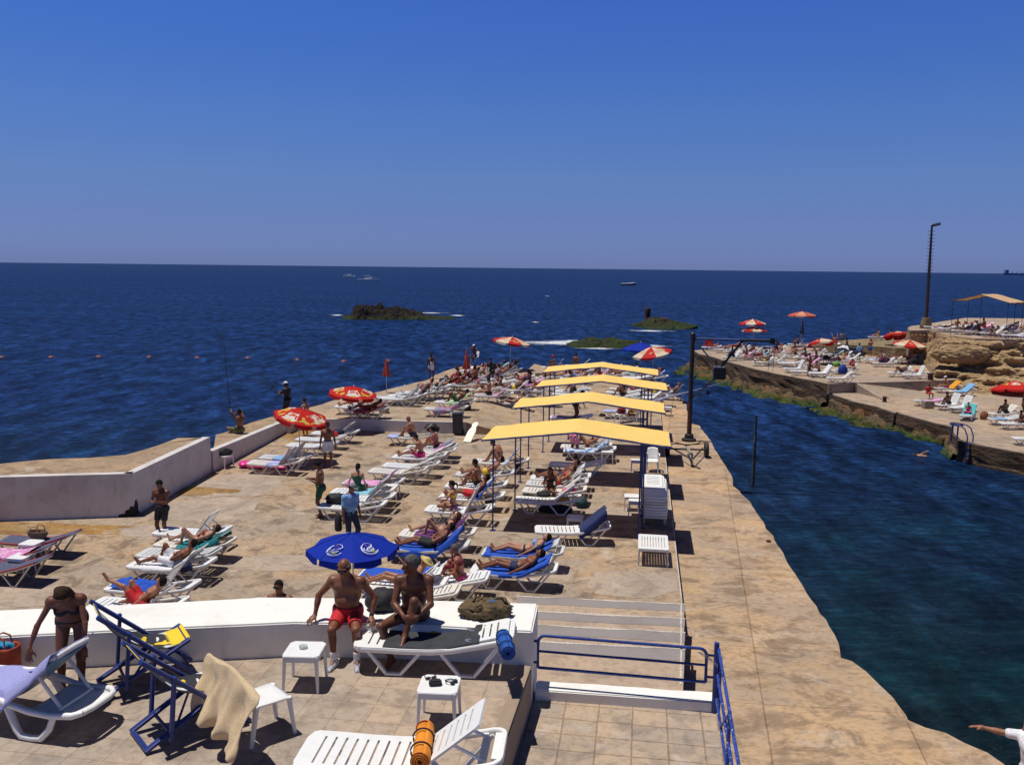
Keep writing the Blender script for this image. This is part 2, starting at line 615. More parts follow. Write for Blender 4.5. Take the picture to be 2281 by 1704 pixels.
M_KERB = mat_whitewash('kerb_cement', (0.33, 0.25, 0.18), (0.22, 0.16, 0.12), 0.6)
M_EDGE = mat_whitewash('pier_side', (0.25, 0.19, 0.13), (0.12, 0.09, 0.06), 0.7)
M_SEA = mat_sea()

# sea: one sheet to the horizon
mb = MB()
mb.add([(-40000, -60, 0), (40000, -60, 0), (40000, 45000, 0), (-40000, 45000, 0)], [(0, 1, 2, 3)])
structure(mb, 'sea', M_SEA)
# the bed under it closes the world below
mb = MB()
mb.add([(-40000, -60, -6), (40000, -60, -6), (40000, 45000, -6), (-40000, 45000, -6)], [(0, 1, 2, 3)])
structure(mb, 'seabed', mat_plain('sand_bed', (0.10, 0.09, 0.06), 0.9))


def deck_edge(Y):
	return Vector((3.77 + 0.149 * (Y - 18.3), Y, 0))


def ter_edge(Y):
	return Vector((-1.60 + 0.178 * Y, Y, 0))


def rail_line(Y):
	return Vector((2.60 + 0.16 * (Y - 10.97), Y, 0))


# walkway along the water, right of the deck
wk = [W('RD', 2150, 468, Z_WALK), W('RG', -20, 630, Z_WALK), W('RG', 20, 655, Z_WALK), W('RG', 85, 660, Z_WALK), W('RG', 170, 700, Z_WALK), W('RG', 205, 745, Z_WALK), W('RG', 213, 830, Z_WALK),
	W('RG', 245, 920, Z_WALK), W('RG', 320, 940, Z_WALK), W('RG', 370, 1000, Z_WALK), W('RG', 430, 1090, Z_WALK),
	W('RG', 490, 1200, Z_WALK), W('RG', 560, 1300, Z_WALK), W('RG', 608, 1380, Z_WALK), W('RG', 632, 1490, Z_WALK),
	W('RG', 690, 1535, Z_WALK), W('RG', 790, 1640, Z_WALK)] + \
	[W('RH', x, y, Z_WALK) for x, y in ((60, 470), (130, 590), (210, 710), (300, 850), (350, 920), (390, 1010), (410, 1085),
										(470, 1105), (540, 1160), (620, 1230), (680, 1290), (750, 1385), (760, 1410),
										(850, 1450), (960, 1480), (1060, 1530), (1180, 1580), (1270, 1640), (1420, 1760))]
wk_edge = jag(xy(*wk), 0.35, 0.06, 3.0)
mb = MB()
de = [deck_edge(y) - Vector((1.0, 0, 0)) for y in (9.0, 62.0)]
mb.prism([(0, 5.0), (8.0, 5.0)] + wk_edge[::-1] + [(de[1].x, 56.0), (0.0, 20.0)], -3, Z_WALK)
structure(mb, 'walkway', M_WALK, bevel=0.03)

# main deck
lw0 = W('ZG', 0, 920, Z_DECK)
lw1 = W('ZG', 912, 888, Z_DECK)
lw2 = W('ZG', 1440, 588, Z_DECK)
lw3 = W('RE', 612, 735, Z_DECK)
far_tip = [W('RD', 760, 290, Z_FAR), W('RD', 1110, 305, Z_FAR), W('RD', 1500, 318, Z_FAR), W('RD', 2000, 352, Z_FAR)]
mb = MB()
mb.prism(xy(deck_edge(17.0), deck_edge(30.0), deck_edge(45.0), deck_edge(54.0)) + xy(far_tip[2], W('RE', 1290, 470, Z_FAR), W('RE', 640, 640, Z_FAR)) +
		[(lw2.x - .6, lw2.y + 1), (lw1.x - .5, lw1.y + .6), (lw0.x - 6, lw0.y + .8), (lw0.x - 6, 11.2), (1.2, 11.2), (1.2, 17.0)], -3, Z_DECK)
structure(mb, 'deck', M_DECK)
# thin white line along the deck's right edge
mb = MB()
a = [deck_edge(17.3 + i * 1.2) for i in range(29)]
mb.sweep([p + Vector((0.012, 0, Z_DECK - 0.035)) for p in a], 0.035, 0.08)
structure(mb, 'deck_edging', M_CHIP)

# raised far end of the pier, its front wall and a ramp down to the canopies
fw = [W('RE', 605, 668, Z_FAR), W('RE', 660, 640, Z_FAR), W('RE', 1180, 642, Z_FAR), W('RE', 1600, 658, Z_FAR), W('RE', 2060, 668, Z_FAR)]
left_sea = [W('RE', x, y, Z_FAR) for x, y in ((545, 590), (700, 562), (880, 516), (900, 508), (965, 488), (1290, 425), (1600, 352), (1760, 312))] + \
		[W('RD', x, y, Z_FAR) for x, y in ((250, 350), (400, 300), (520, 272))] + far_tip
rr = [fw[-1] + U * d for d in (6, 12, 18, 24)]
mb = MB()
mb.prism(xy(*fw) + [(p.x, p.y) for p in rr[:3]] + xy(W('RD', 1500, 318, Z_FAR), far_tip[1], far_tip[0]) + jag(xy(*left_sea[:11]), 0.8, 0.12, 8)[::-1], -3, Z_FAR)
structure(mb, 'far_platform', M_FAR)
mb = MB()
t0 = fw[-1]
for i in range(4):
	p0, p1 = fw[-1] + U * (0 if i == 0 else (0, 6, 12, 18)[i]), fw[-1] + U * (6, 12, 18, 24)[i]
	q0, q1 = p0 + V_ * 2.2, p1 + V_ * 2.2
	mb.add([(p0.x, p0.y, Z_FAR), (q0.x, q0.y, Z_DECK + .003), (q1.x, q1.y, Z_DECK + .003), (p1.x, p1.y, Z_FAR)], [(0, 1, 2, 3)])
p, q = fw[-1], fw[-1] + V_ * 2.2
mb.add([(p.x, p.y, Z_FAR), (q.x, q.y, Z_DECK + .003), (p.x, p.y, Z_DECK - .1)], [(0, 1, 2)])
structure(mb, 'ramp', M_FAR)
# tip of the pier beyond the canopies
mb = MB()
mb.prism(xy(W('RD', 1090, 309, Z_DECK), W('RD', 1400, 314, Z_DECK), W('RD', 1700, 335, Z_DECK), W('RD', 1950, 372, Z_DECK), W('RD', 2130, 440, Z_DECK)) +
		xy(deck_edge(44), deck_edge(44) - V_ * 9), -3, Z_DECK - .006)
structure(mb, 'pier_tip', M_FAR)
mb = MB()
for i in range(len(fw) - 1):
	a, b = fw[i], fw[i + 1]
	d = (b - a).normalized()
	n = Vector((d.y, -d.x, 0))
	z0, z1 = Z_DECK - .1, Z_FAR + .012
	mb.prism(xy(a + n * .02, b + n * .02, b - n * .13, a - n * .13), z0, z1)
w_ = mb.build('low_wall', M_WALL, merge=False)
tag(w_, 'long low pale wall along the front of the raised far deck, behind the red umbrella', 'wall')


# left walls
def wallmesh(name, base, top, thick, mat, label, zt):
	m = MB()
	n = len(base)
	for i in range(n - 1):
		a, b = base[i], base[i + 1]
		d = (b - a)
		d.z = 0
		d.normalize()
		nn = Vector((-d.y, d.x, 0))
		m.prism(xy(a, b, b + nn * thick, a + nn * thick), Z_DECK - .2, [zt[i], zt[i + 1], zt[i + 1], zt[i]])
	o = m.build(name, mat, merge=False)
	tag(o, label, 'wall')
	return o


ZH = 3.86
l0 = lw0 - (lw1 - lw0).normalized() * 6
wallmesh('high_wall', [l0, lw1, lw2], None, .25, M_WALL, 'tall pale wall bending round the left of the deck, a dark hole at its corner', [ZH, ZH, ZH])
wallmesh('parapet_wall', [lw2 + Vector((.05, .1, 0)), lw3], None, .25, M_WALL, 'lower pale sea wall the fisherman sits on, sloping away to the red umbrella', [3.35, Z_FAR + .02])
# broken hole at the foot of the wall's corner
mb = MB()
da, db = (lw0 - lw1).normalized(), (lw2 - lw1).normalized()
for dd_, pts in ((da, [(0, 0), (.62, 0), (.55, .10), (.34, .13), (.30, .26), (.16, .30), (.10, .44), (0, .40)]), (db, [(0, 0), (0, .40), (.10, .46), (.16, .62), (.30, .66), (.42, .40), (.40, .16), (.55, .0)])):
	n_ = Vector((0, -1, 0))
	mb.add([lw1 + dd_ * a_ * .7 + n_ * .014 + Vector((0, 0, .005 + z_ * .7)) for a_, z_ in pts], [tuple(range(len(pts)))])
hole = mb.build('broken_hole', mat_plain('black_hole', (0.012, 0.011, 0.011), 0.9))
hole.parent = bpy.data.objects['high_wall']
# sand-coloured tops behind the walls, out to the sea
out_h = [W('ZG', -300, 555, ZH), W('ZG', 0, 527, ZH), W('ZG', 150, 512, ZH), W('ZG', 330, 495, ZH), W('ZG', 620, 485, ZH), W('ZG', 860, 466, ZH), W('ZG', 1000, 425, ZH), W('ZG', 1210, 352, ZH), W('ZG', 1400, 350, ZH)]
mb = MB()
inn = [l0 + Vector((0, .2, 0)), lw1 + Vector((-.12, .2, 0)), lw2 + Vector((-.15, .12, 0))]
mb.prism(xy(*inn) + jag(xy(*out_h), .5, .10, 12)[::-1], -3, ZH - .012)
structure(mb, 'wall_walk', M_SHELF)
out_l = [W('ZG', 1470, 330, 3.33), W('RE', 0, 775, 3.25), W('RE', 95, 742, 3.22), W('RE', 300, 665, 3.2), W('RE', 545, 590, 3.14)]
mb = MB()
pts = xy(lw2 + Vector((0, .3, 0)), lw3 + Vector((-.1, .25, 0)), left_sea[1], left_sea[0]) + xy(*out_l[::-1])
zs = [3.33, Z_FAR + .004, Z_FAR + .004, Z_FAR + .004, Z_FAR + .004, 3.2, 3.22, 3.25, 3.33]
mb.prism(pts, -3, zs)
structure(mb, 'ledge', M_SHELF)

# terrace with the seat wall
we = [W('ZA', -400, 885, 5.26), W('ZA', 0, 868, 5.26), W('ZA', 520, 841, 5.26), W('ZA', 1000, 817, 5.26), W('ZB', 420, 622, 5.26), W('ZB', 700, 608, 5.26), W('ZC', 330, 690, 5.26), W('ZC', 700, 697, 5.26), W('ZC', 1090, 712, 5.26), W('ZC', 1717, 747, 5.26)]
wb = [W('ZC', 1757, 556, 5.26), W('ZC', 1060, 535, 5.26), W('ZC', 600, 520, 5.26), W('ZB', 440, 423, 5.26), W('ZA', 1532, 632, 5.26), W('ZA', 800, 670, 5.26), W('ZA', 0, 706, 5.26), W('ZA', -400, 724, 5.26)]
mb = MB()
mb.prism(xy(*we) + xy(*wb), Z_DECK - .3, 5.26)
o = mb.build('seat_wall', M_WHITE, bevel=0.02)
tag(o, 'broad white seat wall across the terrace, two men sitting on it', 'wall')
fr = [p + Vector((0, .25, 0)) for p in we]
te = [ter_edge(y) for y in (2.0, 6.0, we[-1].y + .1)]
mb = MB()
mb.prism([(-16, 1.5), (te[0].x, 1.5)] + xy(*te) + [(te[-1].x - .12, fr[-1].y)] + xy(*fr[:-1][::-1]) + [(-16, fr[0].y)], 0, Z_TER)
structure(mb, 'terrace', M_TERR, bevel=.04)
mb = MB()
mb.sweep([Vector((p.x - .055, p.y, Z_TER + .0)) for p in (ter_edge(2.0), ter_edge(5.0), ter_edge(8.0), ter_edge(we[-1].y - .02))], .16, .035)
structure(mb, 'terrace_edging', M_KERB)
# side of the terrace
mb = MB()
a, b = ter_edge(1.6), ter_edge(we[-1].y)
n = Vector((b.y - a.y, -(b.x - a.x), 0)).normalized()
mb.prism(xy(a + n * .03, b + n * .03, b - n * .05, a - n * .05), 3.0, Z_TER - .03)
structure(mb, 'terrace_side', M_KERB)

# tiled landing, white kerb, broad shallow steps down to the deck
mb = MB()
k0, k1 = W('ZD', 300, 1100, 4.38), W('ZD', 1622, 1192, 4.38)
kd = (k1 - k0).normalized()
kn = Vector((-kd.y, kd.x, 0))
mb.prism(xy(ter_edge(3) - Vector((.3, 0, 0)), rail_line(3) + Vector((.12, 0, 0)), rail_line(k1.y) + Vector((.12, 0, 0)), k1 + kn * .25, k0 + kn * .25, ter_edge(k0.y) - Vector((.3, 0, 0))), 0, Z_TILE)
structure(mb, 'landing', M_TILE)
mb = MB()
kk = [k0 + kd * (i / 24 * (k1 - k0).length) for i in range(25)]
ky = [p + kn * (.27 + .03 * mnoise.noise(Vector((p.x * 2.2, 3, 1)))) for p in kk]
mb.prism(xy(*kk) + xy(*ky[::-1]), Z_TILE - .05, 4.38)
o = mb.build('kerb', M_WHITE, bevel=.015)
tag(o, 'thick white painted kerb under the blue gate', 'kerb')

rows = [(11.75, 4.24), (13.05, 3.92), (14.45, 3.6), (15.9, 3.26), (17.45, 2.94)]
for i in range(4):
	y0, y1 = rows[i][0] - .4, rows[i + 1][0]
	z = rows[i + 1][1]
	mb = MB()
	sl = -0.10
	xr0, xr1 = 2.50 + (y0 - 11.8) * .2, 2.50 + (y1 - 11.8) * .2
	xl = .15
	f0, f1 = y1 + (xl - 1.5) * sl, y1 + (xr1 - 1.5) * sl
	mb.prism([(xl, y0), (xr0, y0), (xr1, f1), (xl, f0)], 1.0, z)
	structure(mb, 'step', M_STEP)
	# grey band along the tread's far edge, with a chipped white edge
	wd = .40
	mb = MB()
	mb.prism(jag([(xl, f0 - wd), (xr1 - wd * .2, f1 - wd)], .12, .03, 31 + i) + [(xr1 + .004, f1 + .004), (xl, f0 + .004)], z - .05, z + .005)
	structure(mb, 'step_band', M_BAND)
	mb = MB()
	mb.prism(jag([(xl, f0 - .045), (xr1, f1 - .045)], .07, .06, 51 + i) + [(xr1 + .01, f1 + .008), (xl, f0 + .008)], z - .12, z + .010)
	structure(mb, 'step_edge', M_CHIP)
mb = MB()
mb.sweep([Vector((2.47 + (y - 11.8) * .2, y, z - .02)) for y, z in ((11.75, 3.92), (13.05, 3.92), (13.1, 3.6), (14.45, 3.6), (14.5, 3.26), (15.9, 3.26), (15.95, 2.94), (17.3, 2.94))], .04, .06)
structure(mb, 'step_flank', M_CHIP)

# smoother cement patches and rusty stains on the old deck
M_PATCH = mat_deck('cement_patch', (0.44, 0.345, 0.26), (0.39, 0.31, 0.245), (0.30, 0.23, 0.18), 33.0, orange_amt=0.1)
M_STAIN = mat_deck('rusty_stain', (0.36, 0.19, 0.05), (0.32, 0.20, 0.085), (0.20, 0.11, 0.05), 37.0, orange=(0.42, 0.22, 0.04), orange_amt=0.7)
for i, (v, cx, cy, rx, ry, m_) in enumerate((('D', 530, 1045, 1.5, 1.5, M_PATCH), ('D', 450, 1098, 1.5, 1.3, M_PATCH), ('D', 330, 1145, 1.0, .5, M_PATCH), ('D', 90, 1142, 3.0, .55, M_STAIN), ('D', 640, 938, 1.3, 1.1, M_STAIN),
										('D', 430, 1060, 1.2, .5, M_STAIN), ('D', 1150, 1235, 1.0, .8, M_PATCH), ('D', 1360, 1260, 1.1, .8, M_PATCH), ('D', 60, 1285, 1.2, .6, M_PATCH), ('D', 620, 1215, 1.8, .6, M_PATCH), ('D', 1330, 1110, .9, .7, M_PATCH))):
	c_ = W(v, cx, cy, Z_DECK)
	pts = []
	for j in range(40):
		a_ = 2 * PI * j / 40
		r_ = 1 + .35 * mnoise.noise(Vector((math.cos(a_) * 1.4, math.sin(a_) * 1.4, i * 3.1))) + .12 * mnoise.noise(Vector((math.cos(a_) * 6, math.sin(a_) * 6, i)))
		pts.append((c_.x + rx * r_ * math.cos(a_), c_.y + ry * r_ * math.sin(a_)))
	mb = MB()
	mb.prism(pts, Z_DECK - .02, Z_DECK + .004 + .001 * (i % 3))
	structure(mb, 'cement_patch' if m_ is M_PATCH else 'rust_stain', m_)

# ---- the rocky shore across the channel
def apron(name, path, zin, outw, zout, mat, seed, amp=.35, n_v=7, step=.5):
	"""rough rock falling from a platform's edge into the water"""
	P = jag(path, step, .15, seed)
	m = MB()
	vs, fs = [], []
	n = len(P)
	for i in range(n):
		a, b = Vector(P[max(0, i - 1)]), Vector(P[min(n - 1, i + 1)])
		d = (b - a).normalized()
		nn = Vector((d.y, -d.x))
		ow = outw * (.65 + .7 * (mnoise.noise(Vector((P[i][0] * .35, P[i][1] * .35, seed))) + .5))
		for j in range(n_v + 1):
			t = j / n_v
			q = Vector(P[i]) + nn * ow * (t ** 0.8)
			z = zin + (zout - zin) * (t ** 0.75)
			k_ = amp * (mnoise.fractal(Vector((q.x * .9, q.y * .9, z * 1.5 + seed)), 1.0, 2.0, 4))
			vs.append((q.x + nn.x * k_ * .5, q.y + nn.y * k_ * .5, z + (k_ if 0 < j else 0)))
	for i in range(n - 1):
		for j in range(n_v):
			a = i * (n_v + 1) + j
			fs.append((a, a + 1, a + n_v + 2, a + n_v + 1))
	m.add(vs, fs)
	return structure(m, name, mat)


M_SHORE = mat_rock('shore_rock', (0.20, 0.135, 0.08), (0.07, 0.05, 0.033), green=(0.05, 0.095, 0.012), gz=(0.12, 0.50), rust=(0.19, 0.08, 0.022))
M_CLIFF = mat_rock('cliff_rock', (0.52, 0.37, 0.205), (0.29, 0.185, 0.09), scale=.9, strata=1.5)
fe = [W('RA', x, y, Z_RP) for x, y in ((128, 512), (165, 535), (250, 552), (330, 578), (500, 625), (700, 668), (850, 695), (985, 722))]
bk = [W('RA', x, y, Z_RP) for x, y in ((1480, 505), (950, 474), (700, 480), (400, 492))]
mb = MB()
fej = jag(xy(*fe), .7, .08, 41)
mb.prism(fej + xy(W('RA', 1145, 716, Z_RP), W('RA', 1440, 709, Z_RP), W('RA', 1700, 700, Z_RP), W('RA', 1900, 690, Z_RP), W('RA', 1700, 560, Z_RP)) + xy(*bk), -3, Z_RP)
structure(mb, 'rock_shelf', M_RPLAT)
mb = MB()
for i in range(len(fej) - 1):
	pass
fl = [W('RA', x, y, Z_RL) for x, y in ((1005, 788), (1080, 812), (1150, 836), (1290, 868), (1400, 905))] + \
	[W('RB', x, y, Z_RL) for x, y in ((440, 1272), (650, 1335), (860, 1388), (1030, 1425), (1040, 1500), (1110, 1560), (1300, 1612), (1748, 1690), (2100, 1760))]
flj = jag(xy(*fl), .6, .10, 43)
br_ = W('RB', 2200, 900, Z_RL)
mb = MB()
mb.prism(flj + xy(br_, W('RA', 2250, 790, Z_RL), W('RA', 1900, 700, Z_RL), W('RA', 1440, 690, Z_RL), W('RA', 1100, 730, Z_RL), W('RA', 1010, 765, Z_RL)), -3, Z_RL)
structure(mb, 'lower_shelf', M_RPLAT)
mb = MB()
ra, rb, rc, rd = W('RA', 1146, 717, Z_RP + .004), W('RA', 1440, 710, Z_RP + .004), W('RA', 1562, 767, Z_RL + .004), W('RA', 1312, 816, Z_RL + .004)
mb.add([ra, rb, rc, rd, (ra.x, ra.y, .9), (rb.x, rb.y, .9), (rc.x, rc.y, .9), (rd.x, rd.y, .9)], [(0, 1, 2, 3), (0, 3, 7, 4), (1, 5, 6, 2), (3, 2, 6, 7)])
structure(mb, 'boat_ramp', M_RPLAT)
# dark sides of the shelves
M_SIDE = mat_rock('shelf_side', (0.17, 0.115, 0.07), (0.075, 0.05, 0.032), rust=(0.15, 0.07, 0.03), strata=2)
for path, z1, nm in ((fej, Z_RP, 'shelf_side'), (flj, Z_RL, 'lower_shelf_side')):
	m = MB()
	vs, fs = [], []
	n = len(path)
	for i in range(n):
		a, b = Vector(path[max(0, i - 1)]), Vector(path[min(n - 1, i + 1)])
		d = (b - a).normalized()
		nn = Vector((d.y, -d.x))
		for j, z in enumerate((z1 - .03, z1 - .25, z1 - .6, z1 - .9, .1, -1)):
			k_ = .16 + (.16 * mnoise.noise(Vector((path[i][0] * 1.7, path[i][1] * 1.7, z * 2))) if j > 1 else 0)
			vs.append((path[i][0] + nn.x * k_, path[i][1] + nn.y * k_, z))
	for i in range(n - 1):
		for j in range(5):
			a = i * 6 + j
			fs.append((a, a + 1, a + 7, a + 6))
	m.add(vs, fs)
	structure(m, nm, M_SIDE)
apron('shore_rocks', xy(*fe), .75, 2.1, -.45, M_SHORE, 3.0, amp=.62, n_v=12, step=.3)
apron('shore_rocks', xy(*fl[:6]), .75, 1.9, -.45, M_SHORE, 9.0, amp=.6, n_v=12, step=.3)
apron('shore_rocks', xy(*fl[5:11]), .6, .9, -.6, M_SHORE, 14.0, amp=.5, n_v=10, step=.3)

# cliff behind: face, top
tops = [W('RA', x, y, Z_CLIFF) for x, y in ((1500, 356), (1478, 366), (1490, 386), (1600, 384), (1700, 408), (1800, 424), (1900, 436), (2050, 440), (2230, 446), (2400, 452))]
bases = [W('RA', 1420, 468, Z_RP), W('RA', 1425, 512, Z_RP), W('RA', 1500, 575, Z_RP), W('RA', 1590, 612, Z_RP), W('RA', 1640, 690, Z_RP), W('RA', 1745, 704, Z_RP - .2), W('RA', 1830, 772, Z_RL), W('RA', 1950, 786, Z_RL), W('RA', 2150, 798, Z_RL), W('RA', 2400, 812, Z_RL)]


def lerp_path(P, n):
	out = []
	for i in range(n):
		t = i / (n - 1) * (len(P) - 1)
		a = min(int(t), len(P) - 2)
		out.append(P[a].lerp(P[a + 1], t - a))
	return out


NS, NT = 230, 64
TT, BB = lerp_path(tops, NS), lerp_path(bases, NS)
vs, fs = [], []
for i in range(NS):
	for j in range(NT + 1):
		t = j / NT
		# profile: steep top, a bench two thirds down, long sloping foot
		hz = 1 - (t * 1.45 if t < .45 else (.6525 + (t - .45) * .20 if t < .62 else .6865 + (t - .62) * .825))
		hor = t ** 1.25 if t < .5 else .42 + (t - .5) * 1.16
		p = TT[i].lerp(BB[i], hor)
		z = BB[i].z + (TT[i].z - BB[i].z) * hz
		q = Vector((p.x, p.y, z))
		a_ = min(1, t * 8) * min(1, (1 - t) * 6 + .25)
		k1_ = mnoise.fractal(Vector((q.x * .35, q.y * .35, q.z * .8)), .9, 2.1, 5)
		k2_ = mnoise.noise(Vector((q.x * .18 + 4, q.y * .18, q.z * 2.6)))
		k3_ = abs(mnoise.noise(Vector((q.x * .9, q.y * .9, q.z * 1.4 + 8))))
		k4_ = abs(mnoise.noise(Vector((q.x * 2.1, q.y * 2.1, q.z * 3.2))))
		dd = a_ * (k1_ * .9 + k2_ * .8 - k3_ * .6 - k4_ * .35)
		vs.append((q.x - .35 * dd, q.y - dd * .9, q.z + .25 * dd))
for i in range(NS - 1):
	for j in range(NT):
		a = i * (NT + 1) + j
		fs.append((a, a + 1, a + NT + 2, a + NT + 1))
mb = MB()
mb.add(vs, fs)
structure(mb, 'cliff', M_CLIFF)
ct = [Vector((p.x, p.y - .05, Z_CLIFF)) for p in TT[::3]] + [TT[-1]]
mb = MB()
mb.prism(xy(*ct) + [(90, 66), (90, 100), (52, 100)] + xy(W('RA', 1570, 348, Z_CLIFF)), 1, Z_CLIFF - .02)
structure(mb, 'cliff_top', M_RPLAT)
# ledge of rock left of the cliff
lt = [W('RA', 940, 462, 2.7), W('RA', 1050, 474, 2.7), W('RA', 1250, 484, 2.7), W('RA', 1400, 496, 2.7), W('RA', 1510, 500, 2.7), W('RA', 1520, 440, 2.7), W('RA', 1250, 436, 2.7), W('RA', 1100, 446, 2.7)]
mb = MB()
mb.prism(jag(xy(*lt), .6, .3, 71, closed=True), 0, 2.7)
structure(mb, 'rock_ledge', mat_rock('ledge_rock', (0.42, 0.31, 0.18), (0.15, 0.12, 0.07), scale=1.2))

# ------------------------------------------------------------------ furniture
def mat_plastic(name, col, rough=0.32, grime=0.25):
	if name in MATS:
		return MATS[name]
	m, nt, b = newmat(name)
	t = tex(nt, 9, 6, 0.65)
	t2 = tex(nt, 55, 4, 0.7)
	c = mixc(nt, ramp(nt, t.outputs[0], [(0.48, 0.0), (0.75, grime)]), col, tuple(x * f for x, f in zip(col, (.62, .58, .52))))
	c = mixc(nt, ramp(nt, t2.outputs[0], [(0.6, 0.0), (0.75, grime)]), c, tuple(x * .5 for x in col))
	nt.links.new(c, b.inputs['Base Color'])
	b.inputs['Roughness'].default_value = rough
	bump(nt, b, t2.outputs[0], 0.08, 0.004)
	MATS[name] = m
	return m


def mat_cloth(name, col, col2=None, kind='plain', scale=9.0, rough=0.9):
	"""towelling / canvas; kind: plain, stripe (across), check, print"""
	if name in MATS:
		return MATS[name]
	m, nt, b = newmat(name)
	t = tex(nt, 70, 3, 0.7)
	c = mixc(nt, ramp(nt, t.outputs[0], [(0.35, 0.0), (0.65, 1.0)]), tuple(x * .78 for x in col), tuple(min(1, x * 1.1) for x in col))
	if col2 and kind == 'stripe':
		w = nd(nt, 'ShaderNodeTexWave', wave_type='BANDS', bands_direction='X')
		w.inputs['Scale'].default_value = scale
		w.inputs['Distortion'].default_value = 0.3
		nt.links.new(nd(nt, 'ShaderNodeTexCoord').outputs['Object'], w.inputs['Vector'])
		c = mixc(nt, ramp(nt, w.outputs['Fac'], [(0.48, 0.0), (0.54, 1.0)]), c, col2)
	elif col2:
		p = tex(nt, scale, 2, 0.5, dist=1.0)
		c = mixc(nt, ramp(nt, p.outputs[0], [(0.50, 0.0), (0.54, 1.0)]), c, col2)
	nt.links.new(c, b.inputs['Base Color'])
	b.inputs['Roughness'].default_value = rough
	b.inputs['Specular IOR Level'].default_value = 0.15
	b.inputs['Sheen Weight'].default_value = 0.15
	bump(nt, b, t.outputs[0], 0.4, 0.006)
	MATS[name] = m
	return m


M_PL = mat_plastic('white_plastic', (0.80, 0.80, 0.78))
M_PLY = mat_plastic('yellowed_plastic', (0.78, 0.74, 0.66), grime=.55)
M_PLG = mat_plastic('greyed_plastic', (0.66, 0.66, 0.64), grime=.45)
M_NAVY = mat_plain('navy_paint', (0.013, 0.030, 0.17), 0.42, .3, 8, bmp=.05)
M_BLUEP = mat_plain('blue_paint', (0.015, 0.045, 0.24), 0.40, .45, 12, bmp=.05)
M_STEEL = mat_plain('dark_steel', (0.035, 0.032, 0.035), 0.5, .4, 9, metal=.4)
M_RUST = mat_plain('rusty_iron', (0.085, 0.035, 0.02), 0.8, .6, 5, bmp=.4)
M_BLACK = mat_plain('black_cloth', (0.014, 0.014, 0.018), 0.75, .3)
M_ALU = mat_plain('pale_metal', (0.55, 0.55, 0.57), 0.35, .15, metal=.7)
M_RUB = mat_plain('black_rubber', (0.016, 0.016, 0.017), 0.7, .2)

RAILP = [(0.0, .335), (.3, .332), (.6, .322), (.95, .322), (1.2, .345), (1.5, .405), (1.75, .462), (1.95, .50)]


def rail_z(x):
	for (a, za), (b, zb) in zip(RAILP, RAILP[1:]):
		if x <= b:
			return za + (zb - za) * max(0, (x - a)) / (b - a)
	return RAILP[-1][1]


HINGE = 1.17


def back_z(x, ang):
	"""top of the lying surface at x for a backrest raised by ang"""
	if x <= HINGE:
		return rail_z(x) + .03
	return rail_z(HINGE) + .03 + (x - HINGE) * math.tan(ang)


def slab(mb, x0, x1, hw, fz, slots, slot_hw, th=.022, sw=.011, inset=.10):
	"""a plastic sheet with real slots across it"""
	xs = [x0, x0 + inset * .5]
	n = slots
	for i in range(n):
		c = x0 + inset + (x1 - x0 - 2 * inset) * (i + .5) / n
		xs += [c - sw, c + sw]
	xs += [x1 - inset * .5, x1]
	ys = [-hw, -slot_hw, slot_hw, hw]
	m = MB()
	vs, fs = [], []
	for i, x in enumerate(xs):
		for j, y in enumerate(ys):
			rr_ = 1.0
			if i in (0, len(xs) - 1):
				rr_ = .90
			vs.append((x, y * (rr_ if j in (0, 3) else 1), fz(x)))
	for i in range(len(xs) - 1):
		hole_ = i >= 2 and (i % 2 == 0) and i < 2 + 2 * n
		for j in range(3):
			if hole_ and j == 1:
				continue
			a = i * 4 + j
			fs.append((a, a + 4, a + 5, a + 1))
	mb.add(vs, fs)


LM = {}


def lounger_meshes():
	f = MB()
	L, hw, cr = 1.95, .315, .11
	path = []

	def corner(cx, cy, a0):
		for k_ in range(4):
			a = a0 + k_ / 3 * PI / 2
			x, y = cx + cr * math.cos(a), cy + cr * math.sin(a)
			path.append((x, y, rail_z(x)))
	for x in (.3, .6, .95, 1.2, 1.5):
		path.append((x, -hw, rail_z(x)))
	corner(L - cr, -hw + cr, -PI / 2)
	corner(L - cr, hw - cr, 0)
	for x in (1.5, 1.2, .95, .6, .3):
		path.append((x, hw, rail_z(x)))
	corner(cr, hw - cr, PI / 2)
	corner(cr, -hw + cr, PI)
	f.sweep(path, .05, .062, closed=True)
	f.box((HINGE + .02, 0, rail_z(HINGE) - .02), (.05, .60, .03))
	f.box((1.76, 0, rail_z(1.76) - .012), (.05, .60, .03))
	f.box((1.91, 0, rail_z(1.91) + .012), (.10, .46, .022))
	LM['frame'] = f.mesh('lounger_frame', M_PL, smooth=True)
	s = MB()
	slab(s, .015, HINGE, .335, lambda x: rail_z(x) + .036, 9, .235)
	LM['seat'] = s.mesh('lounger_seat', M_PL, thick=.022, merge=True)
	b = MB()
	slab(b, 0.0, .74, .275, lambda x: .0, 6, .19)
	LM['back'] = b.mesh('lounger_back', M_PL, thick=.022)
	lg = MB()
	lg.sweep([(.18, 0, .30), (.40, 0, .022), (.58, 0, .022), (.82, 0, .30)], .042, .05, up=(0, 1, 0))
	LM['leg1'] = lg.mesh('lounger_leg', M_PL)
	lg = MB()
	lg.sweep([(1.08, 0, .30), (1.31, 0, .022), (1.49, 0, .022), (1.83, 0, .455)], .042, .05, up=(0, 1, 0))
	LM['leg2'] = lg.mesh('lounger_leg', M_PL)


lounger_meshes()
LPROTO = {}


